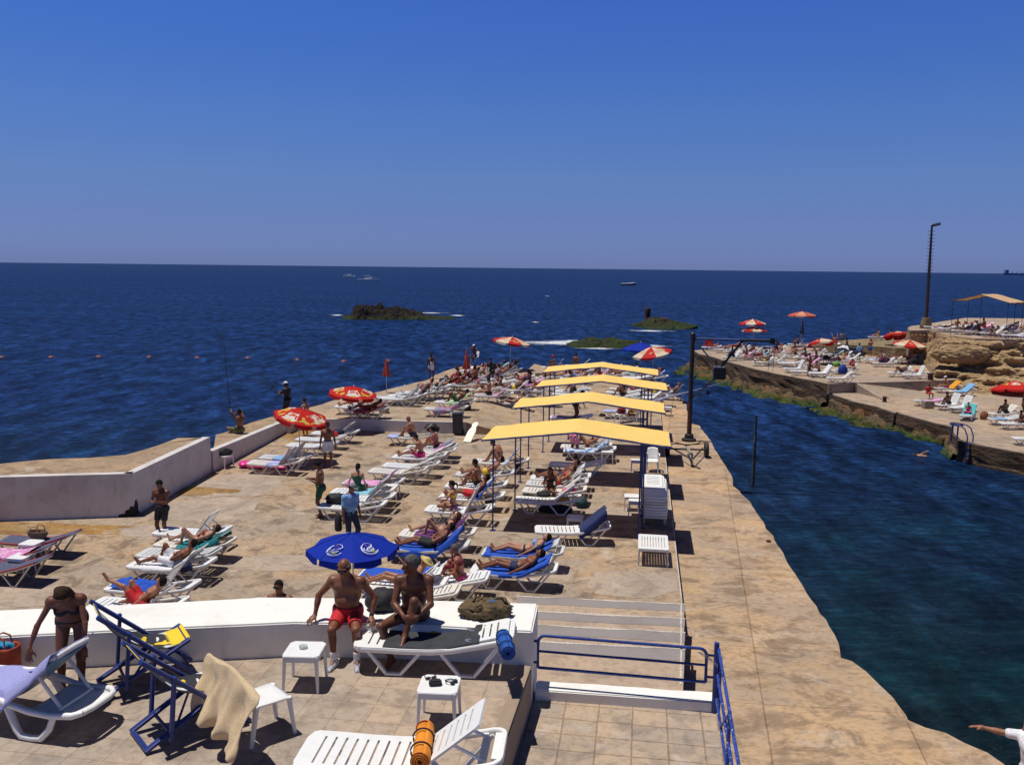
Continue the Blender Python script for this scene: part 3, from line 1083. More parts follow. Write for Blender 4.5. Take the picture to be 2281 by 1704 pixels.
def make_lounger(deg):
	root = link('sun_lounger', None)
	a = rad(deg)
	link('frame', LM['frame'], root)
	link('seat', LM['seat'], root)
	bk_ = link('backrest', LM['back'], root, (HINGE + .01, 0, rail_z(HINGE) + .036))
	bk_.rotation_euler = (0, -a, 0)
	for s in (-1, 1):
		link('leg', LM['leg1'], root, (0, s * .295, 0))
		link('leg', LM['leg2'], root, (0, s * .295, 0))
	if deg > 22:
		st = MB()
		bx, bz = HINGE + .42 * math.cos(a), rail_z(HINGE) + .42 * math.sin(a)
		ex = min(1.86, bx + .30 * math.cos(a) + .08)
		for y in (-.20, .20):
			st.sweep([(bx, y, bz), (ex, y, rail_z(ex) - .01)], .028, .022, up=(0, 1, 0))
		st.box((ex, 0, rail_z(ex) - .008), (.03, .44, .024))
		st.build('strut', M_PL, root)
	return root


N_L = [0]


def lounger(loc, rz, deg, label, group, mat=None):
	key = min((14, 28, 40, 52, 65), key=lambda d: abs(d - deg))
	if key not in LPROTO:
		o = LPROTO[key] = make_lounger(key)
	else:
		o = copy_tree(LPROTO[key])
	o.location = loc
	o.rotation_euler = (0, 0, rz)
	tag(o, label, 'sun lounger', group)
	if mat:
		for ch in o.children:
			setmat(ch, mat)
	else:
		for ch in o.children:
			setmat(ch, (M_PL, M_PL, M_PLG, M_PL, M_PLY)[N_L[0] * 3 % 5])
	N_L[0] += 1
	o['deg'] = key
	return o


def drape(name, label, cat, loc, rz, deg, mat, x0=.05, x1=1.8, hw=.33, over=.12, seed=0, wr=.015, group=None, top=.0):
	"""a towel laid along a lounger, hanging over both sides"""
	a = rad(deg)
	mb = MB()
	nu, nv = 34, 22
	L = x1 - x0

	def fn(u, v):
		s = x0 + L * u
		# bend along the hinge
		if s <= HINGE:
			x, z = s, rail_z(s) + .045
			nxv, nz = 0.0, 1.0
		else:
			r_ = s - HINGE
			x, z = HINGE + r_ * math.cos(a), rail_z(HINGE) + .045 + r_ * math.sin(a)
			nxv, nz = -math.sin(a), math.cos(a)
		tot = 2 * (hw + over)
		y = (v - .5) * tot
		w = mnoise.noise(Vector((s * 3.1 + seed, y * 4, seed * 2.7)))
		w2 = mnoise.noise(Vector((s * 9 + seed, y * 11, seed * 1.3)))
		h = wr * (w * 1.2 + .5 * w2 + .4)
		dz = 0
		yo = y
		if abs(y) > hw:
			ex = abs(y) - hw
			yo = math.copysign(hw + .02 + ex * .15 + .02 * w, y)
			dz = -ex * (1 + .25 * w)
		edge = .04 * mnoise.noise(Vector((v * 5, seed, u * 2)))
		return (x + edge * (1 if u in (0, 1) else 0) + nxv * h, yo, z + dz + nz * h + top)
	mb.grid(fn, nu, nv)
	o = mb.build(name, mat, smooth='all', thick=-.008)
	o.location = loc
	o.rotation_euler = (0, 0, rz)
	return tag(o, label, cat, group)


def heap(name, label, cat, loc, size, mat, seed=0, rz=0.0, rough=.45, group=None, squash=1.0):
	"""a crumpled soft thing: bag, heap of clothes"""
	mb = MB()

	def fn(d):
		p = d * 1.7 + Vector((seed * 3.3, seed, 0))
		r = 1 + rough * (mnoise.fractal(p, 1.0, 2.0, 4) * .7) - rough * .5 * abs(mnoise.noise(p * 2.5))
		return r
	mb.ball((0, 0, 0), 1.0, 22, 14, fn=fn)
	sx, sy, sz = size
	vs = []
	for x, y, z in mb.v:
		z = max(z, -.55)
		vs.append((x * sx, y * sy, (z + .55) * sz / 1.4))
	mb.v = vs
	o = mb.build(name, mat, smooth='all', merge=False)
	o.location = loc
	o.rotation_euler = (0, 0, rz)
	return tag(o, label, cat, group)


TPROTO = {}


def plastic_table(loc, rz, label, group, s=.44, h=.45):
	if 'o' not in TPROTO:
		root = link('side_table', None)
		t = MB()
		c = .05
		hs = s / 2
		t.prism([(-hs + c, -hs), (hs - c, -hs), (hs, -hs + c), (hs, hs - c), (hs - c, hs), (-hs + c, hs), (-hs, hs - c), (-hs, -hs + c)], h - .022, h)
		t.build('table_top', M_PL, root, bevel=.006)
		ap = MB()
		for sx, sy, w, d in ((0, -1, s - .10, .016), (0, 1, s - .10, .016), (-1, 0, .016, s - .10), (1, 0, .016, s - .10)):
			ap.box((sx * (hs - .014), sy * (hs - .014), h - .048), (w, d, .055))
		ap.build('apron', M_PL, root)
		lm = MB()
		lm.sweep([(0, 0, 0), (0, 0, h - .012)], [.028, .044], [.028, .044])
		me = lm.mesh('table_leg', M_PL)
		for sx in (-1, 1):
			for sy in (-1, 1):
				lg = link('leg', me, root, (sx * (hs - .012), sy * (hs - .012), 0))
				lg.rotation_euler = (sy * .05, sx * -.05, 0)
		TPROTO['o'] = root
		o = root
	else:
		o = copy_tree(TPROTO['o'])
	o.location = loc
	o.rotation_euler = (0, 0, rz)
	return tag(o, label, 'side table', group)


def plastic_chair(loc, rz, label, group, arms=False):
	"""monobloc chair, sitting towards local +x"""
	root = thing('plastic_chair', label, 'plastic chair', loc, rz, group)
	s = MB()

	def seat(u, v):
		x, y = -.21 + .44 * u, (-.22 + .44 * v)
		return (x, y * (1 - .12 * (1 - u)), .43 - .018 * math.sin(PI * u) * math.sin(PI * v) - (.03 * max(0, u - .85) / .15))
	s.grid(seat, 10, 8)
	s.build('seat', M_PL, root, smooth='all', thick=.018)
	b = MB()

	def back(u, v):
		y = (-.21 + .42 * u) * (1 - .12 * v)
		return (-.20 - .13 * v - .05 * (1 - (2 * u - 1) ** 2) * .8, y, .42 + .40 * v - .03 * (2 * u - 1) ** 2 * v)
	b.grid(back, 10, 8)
	b.build('backrest', M_PL, root, smooth='all', thick=.016)
	for x, y, lx, ly in ((.19, -.19, .05, -.03), (.19, .19, .05, .03), (-.17, -.17, -.08, -.03), (-.17, .17, -.08, .03)):
		l = MB()
		l.sweep([(x + lx, y + ly, 0), (x, y, .42)], [.035, .06], [.035, .05])
		l.build('leg', M_PL, root)
	if arms:
		for sy in (-1, 1):
			a = MB()
			a.sweep([(-.26, sy * .21, .62), (0, sy * .25, .64), (.17, sy * .24, .62), (.2, sy * .22, .42)], .045, .025)
			a.build('armrest', M_PL, root)
	return root


# ---- parasols
def mat_parasol(name, base, alt, print_, yellow=None, n=8):
	"""panels of two colours with a printed blotch of lettering-like shapes on the alternate ones"""
	if name in MATS:
		return MATS[name]
	m, nt, b = newmat(name)
	co = nd(nt, 'ShaderNodeTexCoord')
	sep = nd(nt, 'ShaderNodeSeparateXYZ')
	nt.links.new(co.outputs['Object'], sep.inputs[0])
	at = nd(nt, 'ShaderNodeMath', operation='ARCTAN2')
	nt.links.new(sep.outputs['Y'], at.inputs[0])
	nt.links.new(sep.outputs['X'], at.inputs[1])
	ml = nd(nt, 'ShaderNodeMath', operation='MULTIPLY_ADD')
	ml.inputs[1].default_value = n / (2 * PI)
	ml.inputs[2].default_value = n
	nt.links.new(at.outputs[0], ml.inputs[0])
	md = nd(nt, 'ShaderNodeMath', operation='MODULO')
	md.inputs[1].default_value = 2.0
	nt.links.new(ml.outputs[0], md.inputs[0])
	alt_f = nd(nt, 'ShaderNodeMath', operation='GREATER_THAN')
	alt_f.inputs[1].default_value = 1.0
	nt.links.new(md.outputs[0], alt_f.inputs[0])
	ln = nd(nt, 'ShaderNodeVectorMath', operation='LENGTH')
	nt.links.new(co.outputs['Object'], ln.inputs[0])
	t = tex(nt, 7, 2, 0.5, dist=.6)
	blot = ramp(nt, t.outputs[0], [(0.46, 0.0), (0.49, 1.0)])
	mp_ = nd(nt, 'ShaderNodeMapRange')
	mp_.inputs['From Min'].default_value = 0.40
	mp_.inputs['From Max'].default_value = 0.46
	nt.links.new(ln.outputs['Value'], mp_.inputs[0])
	mp2 = nd(nt, 'ShaderNodeMapRange')
	mp2.inputs['From Min'].default_value = 0.92
	mp2.inputs['From Max'].default_value = 0.88
	nt.links.new(ln.outputs['Value'], mp2.inputs[0])
	mk = nd(nt, 'ShaderNodeMath', operation='MULTIPLY')
	nt.links.new(mp_.outputs[0], mk.inputs[0])
	nt.links.new(mp2.outputs[0], mk.inputs[1])
	mk2 = nd(nt, 'ShaderNodeMath', operation='MULTIPLY')
	nt.links.new(mk.outputs[0], mk2.inputs[0])
	nt.links.new(blot, mk2.inputs[1])
	mk4 = nd(nt, 'ShaderNodeMath', operation='MULTIPLY')
	nt.links.new(mk2.outputs[0], mk4.inputs[0])
	nt.links.new(alt_f.outputs[0], mk4.inputs[1])
	mk2 = mk4
	c = mixc(nt, alt_f.outputs[0], base, alt)
	if yellow:
		t2 = tex(nt, 3.4, 1, 0.5)
		yb = ramp(nt, t2.outputs[0], [(0.50, 0.0), (0.53, 1.0)])
		mk3 = nd(nt, 'ShaderNodeMath', operation='MULTIPLY')
		nt.links.new(yb, mk3.inputs[0])
		nt.links.new(mk.outputs[0], mk3.inputs[1])
		c = mixc(nt, mk3.outputs[0], c, yellow)
	c = mixc(nt, mk2.outputs[0], c, print_)
	nt.links.new(c, b.inputs['Base Color'])
	b.inputs['Roughness'].default_value = 0.8
	b.inputs['Specular IOR Level'].default_value = 0.2
	tr = nd(nt, 'ShaderNodeBsdfTranslucent')
	nt.links.new(c, tr.inputs['Color'])
	ms = nd(nt, 'ShaderNodeMixShader')
	ms.inputs[0].default_value = 0.28
	out = nt.nodes['Material Output']
	nt.links.new(b.outputs[0], ms.inputs[1])
	nt.links.new(tr.outputs[0], ms.inputs[2])
	nt.links.new(ms.outputs[0], out.inputs['Surface'])
	MATS[name] = m
	return m


M_RED = mat_parasol('red_parasol', (0.62, 0.022, 0.02), (0.62, 0.03, 0.025), (0.80, 0.70, 0.62), (0.62, 0.50, 0.08))
M_REDP = mat_parasol('faded_parasol', (0.62, 0.14, 0.09), (0.70, 0.32, 0.20), (0.75, 0.50, 0.36))
M_REDW = mat_parasol('red_white_parasol', (0.60, 0.03, 0.03), (0.78, 0.66, 0.50), (0.72, 0.45, 0.35), (0.65, 0.50, 0.2))
M_BLUE = mat_parasol('blue_parasol', (0.008, 0.035, 0.42), (0.008, 0.035, 0.42), (0.008, 0.035, 0.42))
M_REDC = mat_plain('red_canvas', (0.40, 0.05, 0.035), 0.85, .5, 9)


def parasol(loc, label, mat, R=1.05, h=2.15, tilt=(0, 0), spin=0.0, n=8, val=.14, drop=.34, group=None, pole_mat=None):
	root = thing('parasol', label, 'parasol', loc, 0, group)
	head = Matrix.Rotation(tilt[1], 3, 'Z') @ Matrix.Rotation(tilt[0], 3, 'X')
	p = MB()
	p.tube([(0, 0, 0), (0, 0, h * .62), tuple(Vector((0, 0, h * .62)) + head @ Vector((0, 0, h * .38 + .03)))], .019, 8)
	p.build('pole', pole_mat or M_ALU, root)
	c = MB()
	nr, per = 7, 6
	N = n * per
	vs, fs = [(0, 0, 0)], []
	for k_ in range(1, nr + 1):
		f_ = k_ / nr
		for j in range(N):
			a = 2 * PI * j / N
			q = (j % per) / per
			sag = 1 - .055 * math.sin(PI * q)
			corner = 1.0 / math.cos(PI / n * (2 * q - 1)) * math.cos(PI / n)
			r = R * f_ * (corner * .5 + .5) * (sag if k_ > 2 else 1)
			vs.append((r * math.cos(a), r * math.sin(a), -drop * f_ ** 1.35 - .03 * f_ * math.sin(PI * q)))
	for j in range(N):   # valance, one flap per panel with a gap
		a = 2 * PI * j / N
		q = (j % per) / per
		corner = 1.0 / math.cos(PI / n * (2 * q - 1)) * math.cos(PI / n)
		r = R * (corner * .5 + .5) * (1 - .055 * math.sin(PI * q)) * 1.012
		vs.append((r * math.cos(a), r * math.sin(a), -drop - .03 * math.sin(PI * q) - val * (1 - .15 * math.cos(2 * PI * q))))
	for j in range(N):
		fs.append((0, 1 + j, 1 + (j + 1) % N))
	for k_ in range(nr):
		for j in range(N):
			if k_ == nr - 1 and j % per == per - 1:
				continue
			a = 1 + k_ * N + j
			b = 1 + k_ * N + (j + 1) % N
			fs.append((a, a + N, b + N, b))
	c.add(vs, fs)
	o = c.build('canopy', mat, root, thick=.006, smooth=True)
	o.location = Vector((0, 0, h * .62)) + head @ Vector((0, 0, h * .38))
	o.rotation_euler = (head @ Matrix.Rotation(spin, 3, 'Z')).to_euler()
	r_ = MB()
	for k_ in range(n):
		a = 2 * PI * k_ / n
		d = Vector((math.cos(a), math.sin(a), 0))
		r_.sweep([d * .03 + Vector((0, 0, -.03)), d * R * .5 + Vector((0, 0, -drop * .40 - .02)), d * R * .97 + Vector((0, 0, -drop - .01))], .012)
		r_.sweep([Vector((0, 0, -.55)), d * R * .48 + Vector((0, 0, -drop * .39 - .03))], .010)
	rb = r_.build('ribs', pole_mat or M_ALU, root)
	rb.location = o.location
	rb.rotation_euler = o.rotation_euler
	se = MB()      # stitched seams along the ribs
	for k_ in range(n):
		a = 2 * PI * k_ / n
		se.sweep([Vector((R * f_ * math.cos(a), R * f_ * math.sin(a), -drop * f_ ** 1.35 + .006)) for f_ in (.03, .2, .4, .6, .8, .99)], .014, .006)
	so = se.build('seams', mat, root)
	so.location = o.location
	so.rotation_euler = o.rotation_euler
	f = MB()
	f.lathe([(.02, -.01), (.026, .03), (.012, .07), (.004, .09)], 8)
	fi = f.build('finial', M_PL, root)
	fi.location = o.location
	fi.rotation_euler = o.rotation_euler
	return root


def closed_parasol(loc, label, mat, h=2.2, group=None, tilt=0.0):
	root = thing('closed_parasol', label, 'parasol', loc, 0, group)
	p = MB()
	p.tube([(0, 0, 0), (tilt * h, 0, h)], .019, 8)
	p.build('pole', M_ALU, root)
	c = MB()
	c.lathe([(.19, h * .48), (.20, h * .52), (.14, h * .64), (.09, h * .80), (.045, h * .93), (.012, h * 1.0)], 24, wob=lambda a, z: 1 + .22 * math.sin(8 * a) * (1 - (z / h - .48) * 1.6), R=Matrix(((1, 0, tilt), (0, 1, 0), (0, 0, 1))))
	c.build('folded_canopy', mat, root, smooth=True)
	return root


# ---- sun canopies: yellow cloth over a gabled frame of blue posts
M_YEL = None


def mat_canopy(name, col, fac=.35):
	m, nt, b = newmat(name)
	t = tex(nt, 3, 5, 0.6)
	t2 = tex(nt, 90, 2)
	c = mixc(nt, ramp(nt, t.outputs[0], [(0.35, 0.0), (0.7, 1.0)]), tuple(x * .93 for x in col), col)
	nt.links.new(c, b.inputs['Base Color'])
	b.inputs['Roughness'].default_value = 0.8
	b.inputs['Specular IOR Level'].default_value = .15
	bump(nt, b, t2.outputs[0], .2, .004)
	tr = nd(nt, 'ShaderNodeBsdfTranslucent')
	nt.links.new(c, tr.inputs['Color'])
	ms = nd(nt, 'ShaderNodeMixShader')
	ms.inputs[0].default_value = fac
	nt.links.new(b.outputs[0], ms.inputs[1])
	nt.links.new(tr.outputs[0], ms.inputs[2])
	nt.links.new(ms.outputs[0], nt.nodes['Material Output'].inputs['Surface'])
	return m


M_YEL = mat_canopy('yellow_cloth', (0.93, 0.64, 0.19), .10)
M_BEIGE = mat_canopy('beige_cloth', (0.72, 0.50, 0.30), .30)


def sun_canopy(loc, rz, label, group, w=5.08, d=2.15, he=2.56, hr=2.88, mat=None, posts=None, frame=None, seed=0, hip=.0):
	"""origin: ground under the near left corner of the cloth; local x along the width, y away"""
	root = thing('sun_canopy', label, 'sun canopy', loc, rz, group)
	frame = frame or M_NAVY
	c = MB()

	def fn(u, v):
		x = w * u
		y = d * v
		z = he + (hr - he) * (1 - abs(2 * u - 1))
		z += -.05 * math.sin(PI * v) * math.sin(2 * PI * u) ** 2 + .030 * mnoise.noise(Vector((x * 1.1, y * 1.6, seed))) + .010 * mnoise.noise(Vector((x * 4, y * 3, seed)))
		return (x, y, z + .03)
	c.grid(fn, 56, 14)
	c.build('cloth', mat or M_YEL, root, smooth=True, thick=.006)
	f = MB()
	for y in (0, d):
		f.tube([(-.02, y, he), (w / 2, y, hr), (w + .02, y, he)], .024, 8)
	for x, z in ((0, he), (w / 2, hr), (w, he)):
		f.tube([(x, -.02, z), (x, d + .02, z)], .022, 8)
	f.build('roof_frame', frame, root)
	for x, y in posts or ((.31, .03), (.31, d - .02), (w - .72, .03), (w - .58, d * .45), (w - .72, d - .02)):
		p = MB()
		z = he + (hr - he) * (1 - abs(2 * x / w - 1))
		p.tube([(x, y, 0), (x, y, z - .01)], .022, 8)
		p.lathe([(.09, 0), (.09, .012), (.03, .02)], 10, c=(x, y, 0))
		p.build('post', frame, root)
	return root

# ------------------------------------------------------------------ people: one smooth continuous surface per body
def _seg(X, Y, Z, a, b, ra, rb):
	d = b - a
	L2 = float(d @ d) + 1e-9
	px, py, pz = X - a[0], Y - a[1], Z - a[2]
	t = np.clip((px * d[0] + py * d[1] + pz * d[2]) / L2, 0, 1)
	return np.sqrt((px - t * d[0]) ** 2 + (py - t * d[1]) ** 2 + (pz - t * d[2]) ** 2) - (ra + (rb - ra) * t)


def _ell(X, Y, Z, c, R, r):
	px, py, pz = X - c[0], Y - c[1], Z - c[2]
	q = [px * R[0][i] + py * R[1][i] + pz * R[2][i] for i in range(3)]
	k0 = np.sqrt((q[0] / r[0]) ** 2 + (q[1] / r[1]) ** 2 + (q[2] / r[2]) ** 2)
	k1 = np.sqrt((q[0] / r[0] ** 2) ** 2 + (q[1] / r[1] ** 2) ** 2 + (q[2] / r[2] ** 2) ** 2) + 1e-9
	return k0 * (k0 - 1) / k1


def smin(a, b, k):
	h = np.maximum(k - np.abs(a - b), 0) / k
	return np.minimum(a, b) - h * h * k * .25


class Field:
	def __init__(self, lo, hi, h):
		self.lo = np.array(lo, float)
		self.h = h
		self.n = np.ceil((np.array(hi, float) - self.lo) / h).astype(int) + 1
		self.ax = [np.float32(self.lo[i]) + np.float32(h) * np.arange(self.n[i], dtype=np.float32) for i in range(3)]

	def new(self):
		return np.full(self.n, .12, np.float32)

	def sub(self, lo, hi):
		i0 = np.clip(np.floor((np.array(lo) - self.lo) / self.h).astype(int), 0, self.n)
		i1 = np.clip(np.ceil((np.array(hi) - self.lo) / self.h).astype(int) + 1, 0, self.n)
		s = tuple(slice(a, b) for a, b in zip(i0, i1))
		return s, self.ax[0][s[0]][:, None, None], self.ax[1][s[1]][None, :, None], self.ax[2][s[2]][None, None, :]

	def seg(self, F, a, b, ra, rb=None, k=.02):
		rb = ra if rb is None else rb
		a, b = np.array(a, float), np.array(b, float)
		m = max(ra, rb) + .07
		s, X, Y, Z = self.sub(np.minimum(a, b) - m, np.maximum(a, b) + m)
		if F[s].size:
			F[s] = smin(F[s], _seg(X, Y, Z, a, b, ra, rb), k)

	def ell(self, F, c, R, r, k=.02, cut=False):
		c = np.array(c, float)
		m = max(r) + .07
		s, X, Y, Z = self.sub(c - m, c + m)
		if F[s].size:
			d = _ell(X, Y, Z, c, R, r)
			F[s] = np.maximum(F[s], -d) if cut else smin(F[s], d, k)

	def net(self, F):
		"""surface nets: (verts, quads) of the zero level"""
		S = F < 0
		c = np.zeros(tuple(d - 1 for d in F.shape), np.int8)
		for dx in (0, 1):
			for dy in (0, 1):
				for dz in (0, 1):
					c += S[dx:S.shape[0] - 1 + dx, dy:S.shape[1] - 1 + dy, dz:S.shape[2] - 1 + dz]
		I = np.argwhere((c > 0) & (c < 8))
		if not len(I):
			return [], []
		idx = np.full(c.shape, -1, np.int32)
		idx[I[:, 0], I[:, 1], I[:, 2]] = np.arange(len(I))
		acc = np.zeros((len(I), 3))
		cnt = np.zeros(len(I))
		for axis in range(3):
			for u in (0, 1):
				for v in (0, 1):
					o = [0, 0, 0]
					o[(axis + 1) % 3], o[(axis + 2) % 3] = u, v
					p = I + o
					q = p.copy()
					q[:, axis] += 1
					f0, f1 = F[p[:, 0], p[:, 1], p[:, 2]], F[q[:, 0], q[:, 1], q[:, 2]]
					m = (f0 < 0) != (f1 < 0)
					t = np.where(m, f0 / np.where(m, f0 - f1, 1), 0)
					pt = np.array(np.broadcast_to(np.array(o, float), (len(I), 3)))
					pt[:, axis] += t
					acc += pt * m[:, None]
					cnt += m
		verts = (I + acc / cnt[:, None]) * self.h + self.lo
		quads = []
		for axis in range(3):
			b, c_ = (axis + 1) % 3, (axis + 2) % 3
			sl0 = [slice(None)] * 3
			sl1 = [slice(None)] * 3
			sl0[axis] = slice(0, -1)
			sl1[axis] = slice(1, None)
			E = S[tuple(sl0)] != S[tuple(sl1)]
			J = np.argwhere(E)
			J = J[(J[:, b] > 0) & (J[:, c_] > 0) & (J[:, b] < c.shape[b]) & (J[:, c_] < c.shape[c_])]
			if not len(J):
				continue
			ins = S[J[:, 0], J[:, 1], J[:, 2]]
			g = []
			for ub, uc in ((-1, -1), (0, -1), (0, 0), (-1, 0)):
				q = J.copy()
				q[:, b] += ub
				q[:, c_] += uc
				g.append(idx[q[:, 0], q[:, 1], q[:, 2]])
			g = np.stack(g, 1)
			g[~ins] = g[~ins][:, ::-1]
			quads.append(g)
		return verts, np.concatenate(quads)


def net_mesh(name, verts, quads, mat):
	me = bpy.data.meshes.new(name)
	me.vertices.add(len(verts))
	me.vertices.foreach_set('co', np.asarray(verts, np.float32).ravel())
	n = len(quads)
	me.loops.add(n * 4)
	me.loops.foreach_set('vertex_index', np.asarray(quads, np.int32).ravel())
	me.polygons.add(n)
	me.polygons.foreach_set('loop_start', np.arange(0, n * 4, 4, dtype=np.int32))
	me.polygons.foreach_set('use_smooth', np.ones(n, bool))
	me.update(calc_edges=True)
	me.validate()
	me.materials.append(mat)
	return me


def nrm(v):
	v = np.array(v, float)
	return v / (np.linalg.norm(v) + 1e-9)


def ik(a, t, l1, l2, pole):
	"""two bones from a to t: (middle joint, end)"""
	a, t = np.array(a, float), np.array(t, float)
	d = t - a
	L = np.linalg.norm(d)
	mx_ = (l1 + l2) * .995
	if L > mx_:
		t = a + d / L * mx_
		L = mx_
	if L < abs(l1 - l2) + .02:
		L = abs(l1 - l2) + .02
	x = (l1 * l1 - l2 * l2 + L * L) / (2 * L)
	y = math.sqrt(max(0, l1 * l1 - x * x))
	u = nrm(d)
	p = np.array(pole, float)
	p = nrm(p - u * (p @ u))
	return a + u * x + p * y, t


SKINS = {}


def skin(i):
	tones = [(0.33, 0.155, 0.09), (0.215, 0.086, 0.044), (0.145, 0.054, 0.027), (0.43, 0.225, 0.145), (0.11, 0.042, 0.022), (0.36, 0.13, 0.08)]
	i %= len(tones)
	if i not in SKINS:
		m, nt, b = newmat('tanned_skin')
		t = tex(nt, 6, 5, 0.6)
		t2 = tex(nt, 45, 3, 0.6)
		c0 = tones[i]
		c = mixc(nt, ramp(nt, t.outputs[0], [(0.35, 0.0), (0.68, 1.0)]), tuple(x * f for x, f in zip(c0, (.84, .74, .72))), tuple(x * 1.1 for x in c0))
		c = mixc(nt, .25, c, ramp(nt, t2.outputs[0], [(.3, .8), (.7, 1.12)]), 'MULTIPLY')
		nt.links.new(c, b.inputs['Base Color'])
		b.inputs['Roughness'].default_value = 0.47
		b.inputs['Specular IOR Level'].default_value = 0.4
		b.inputs['Subsurface Weight'].default_value = 0.06
		b.inputs['Subsurface Radius'].default_value = (.012, .005, .003)
		bump(nt, b, t2.outputs[0], .12, .003)
		SKINS[i] = m
	return SKINS[i]


HAIRS = dict(black=(0.012, 0.009, 0.008), brown=(0.045, 0.024, 0.014), grey=(0.12, 0.115, 0.11), auburn=(0.10, 0.03, 0.014), blond=(0.26, 0.17, 0.08))


def hair_mat(n):
	return mat_plain('hair_' + n, HAIRS[n], .8, .5, 60, spec=.15, bmp=.8, bscale=90)


def cl(n):
	c = dict(black=(0.012, 0.012, 0.015), navy=(0.014, 0.02, 0.07), red=(0.52, 0.012, 0.02), darkred=(0.20, 0.012, 0.018), white=(0.78, 0.78, 0.80), blue=(0.03, 0.10, 0.42),
			skyblue=(0.20, 0.38, 0.68), olive=(0.14, 0.13, 0.045), green=(0.02, 0.075, 0.035), pink=(0.70, 0.05, 0.20), fuchsia=(0.62, 0.015, 0.14), yellow=(0.70, 0.45, 0.03),
			brown=(0.06, 0.028, 0.018), purple=(0.14, 0.03, 0.18), grey=(0.22, 0.22, 0.24), teal=(0.02, 0.16, 0.18), lilac=(0.42, 0.26, 0.50), jean=(0.02, 0.03, 0.075), floral=(0.62, 0.10, 0.25))[n]
	if n == 'floral':
		return mat_cloth('floral_cloth', c, (0.75, 0.45, 0.5), scale=14)
	return mat_plain(n + '_swimwear', c, .8, .25, 25, bmp=.25, bscale=60)


def finger_hand(fd, F, wr, d, nml, thumb, s=1.0, curl=.4, spread=.18, k=.006):
	"""palm, four unequal bent fingers and a thumb; d = hand direction, nml = back of the hand, thumb = side of the thumb"""
	d, nml = nrm(d), nrm(nml)
	nml = nrm(nml - d * (nml @ d))
	sd = np.cross(d, nml)
	if sd @ np.array(thumb, float) < 0:
		sd = -sd
	fd.seg(F, wr, wr + d * .03 * s, .024 * s, .025 * s, k=.02)
	R = np.stack([sd, d, nml], 1)
	pc = wr + d * .055 * s
	fd.ell(F, pc, R, (.042 * s, .052 * s, .018 * s), k=.016)
	for i, (off, ln, r) in enumerate(((.028, .074, .0098), (.010, .084, .0102), (-.009, .078, .0098), (-.027, .060, .0088))):
		base = wr + d * (.092 - .006 * abs(i - 1)) * s + sd * off * s
		dirf = nrm(d + sd * (off / .028) * spread)
		p = base - dirf * .02
		a = -.1
		for j, fr in enumerate((.46, .30, .24)):
			a += curl * (1.0 if j else .55)
			q = p + (dirf * math.cos(a) - nml * math.sin(a)) * (ln * fr + (.02 if j == 0 else 0)) * s
			fd.seg(F, p, q, r * s * (1 - .08 * j), r * s * (.92 - .08 * j), k=.006)
			p = q
	b = wr + d * .028 * s + sd * .030 * s
	t1 = b + nrm(sd * .75 + d * .75 - nml * .35) * .042 * s
	t2 = t1 + nrm(sd * .35 + d * .9 - nml * .4) * .036 * s
	fd.seg(F, wr + d * .02 * s + sd * .012 * s, b, .018 * s, .015 * s, k=.014)
	fd.seg(F, b, t1, .0135 * s, .011 * s, k=.01)
	fd.seg(F, t1, t2, .011 * s, .009 * s, k=.006)


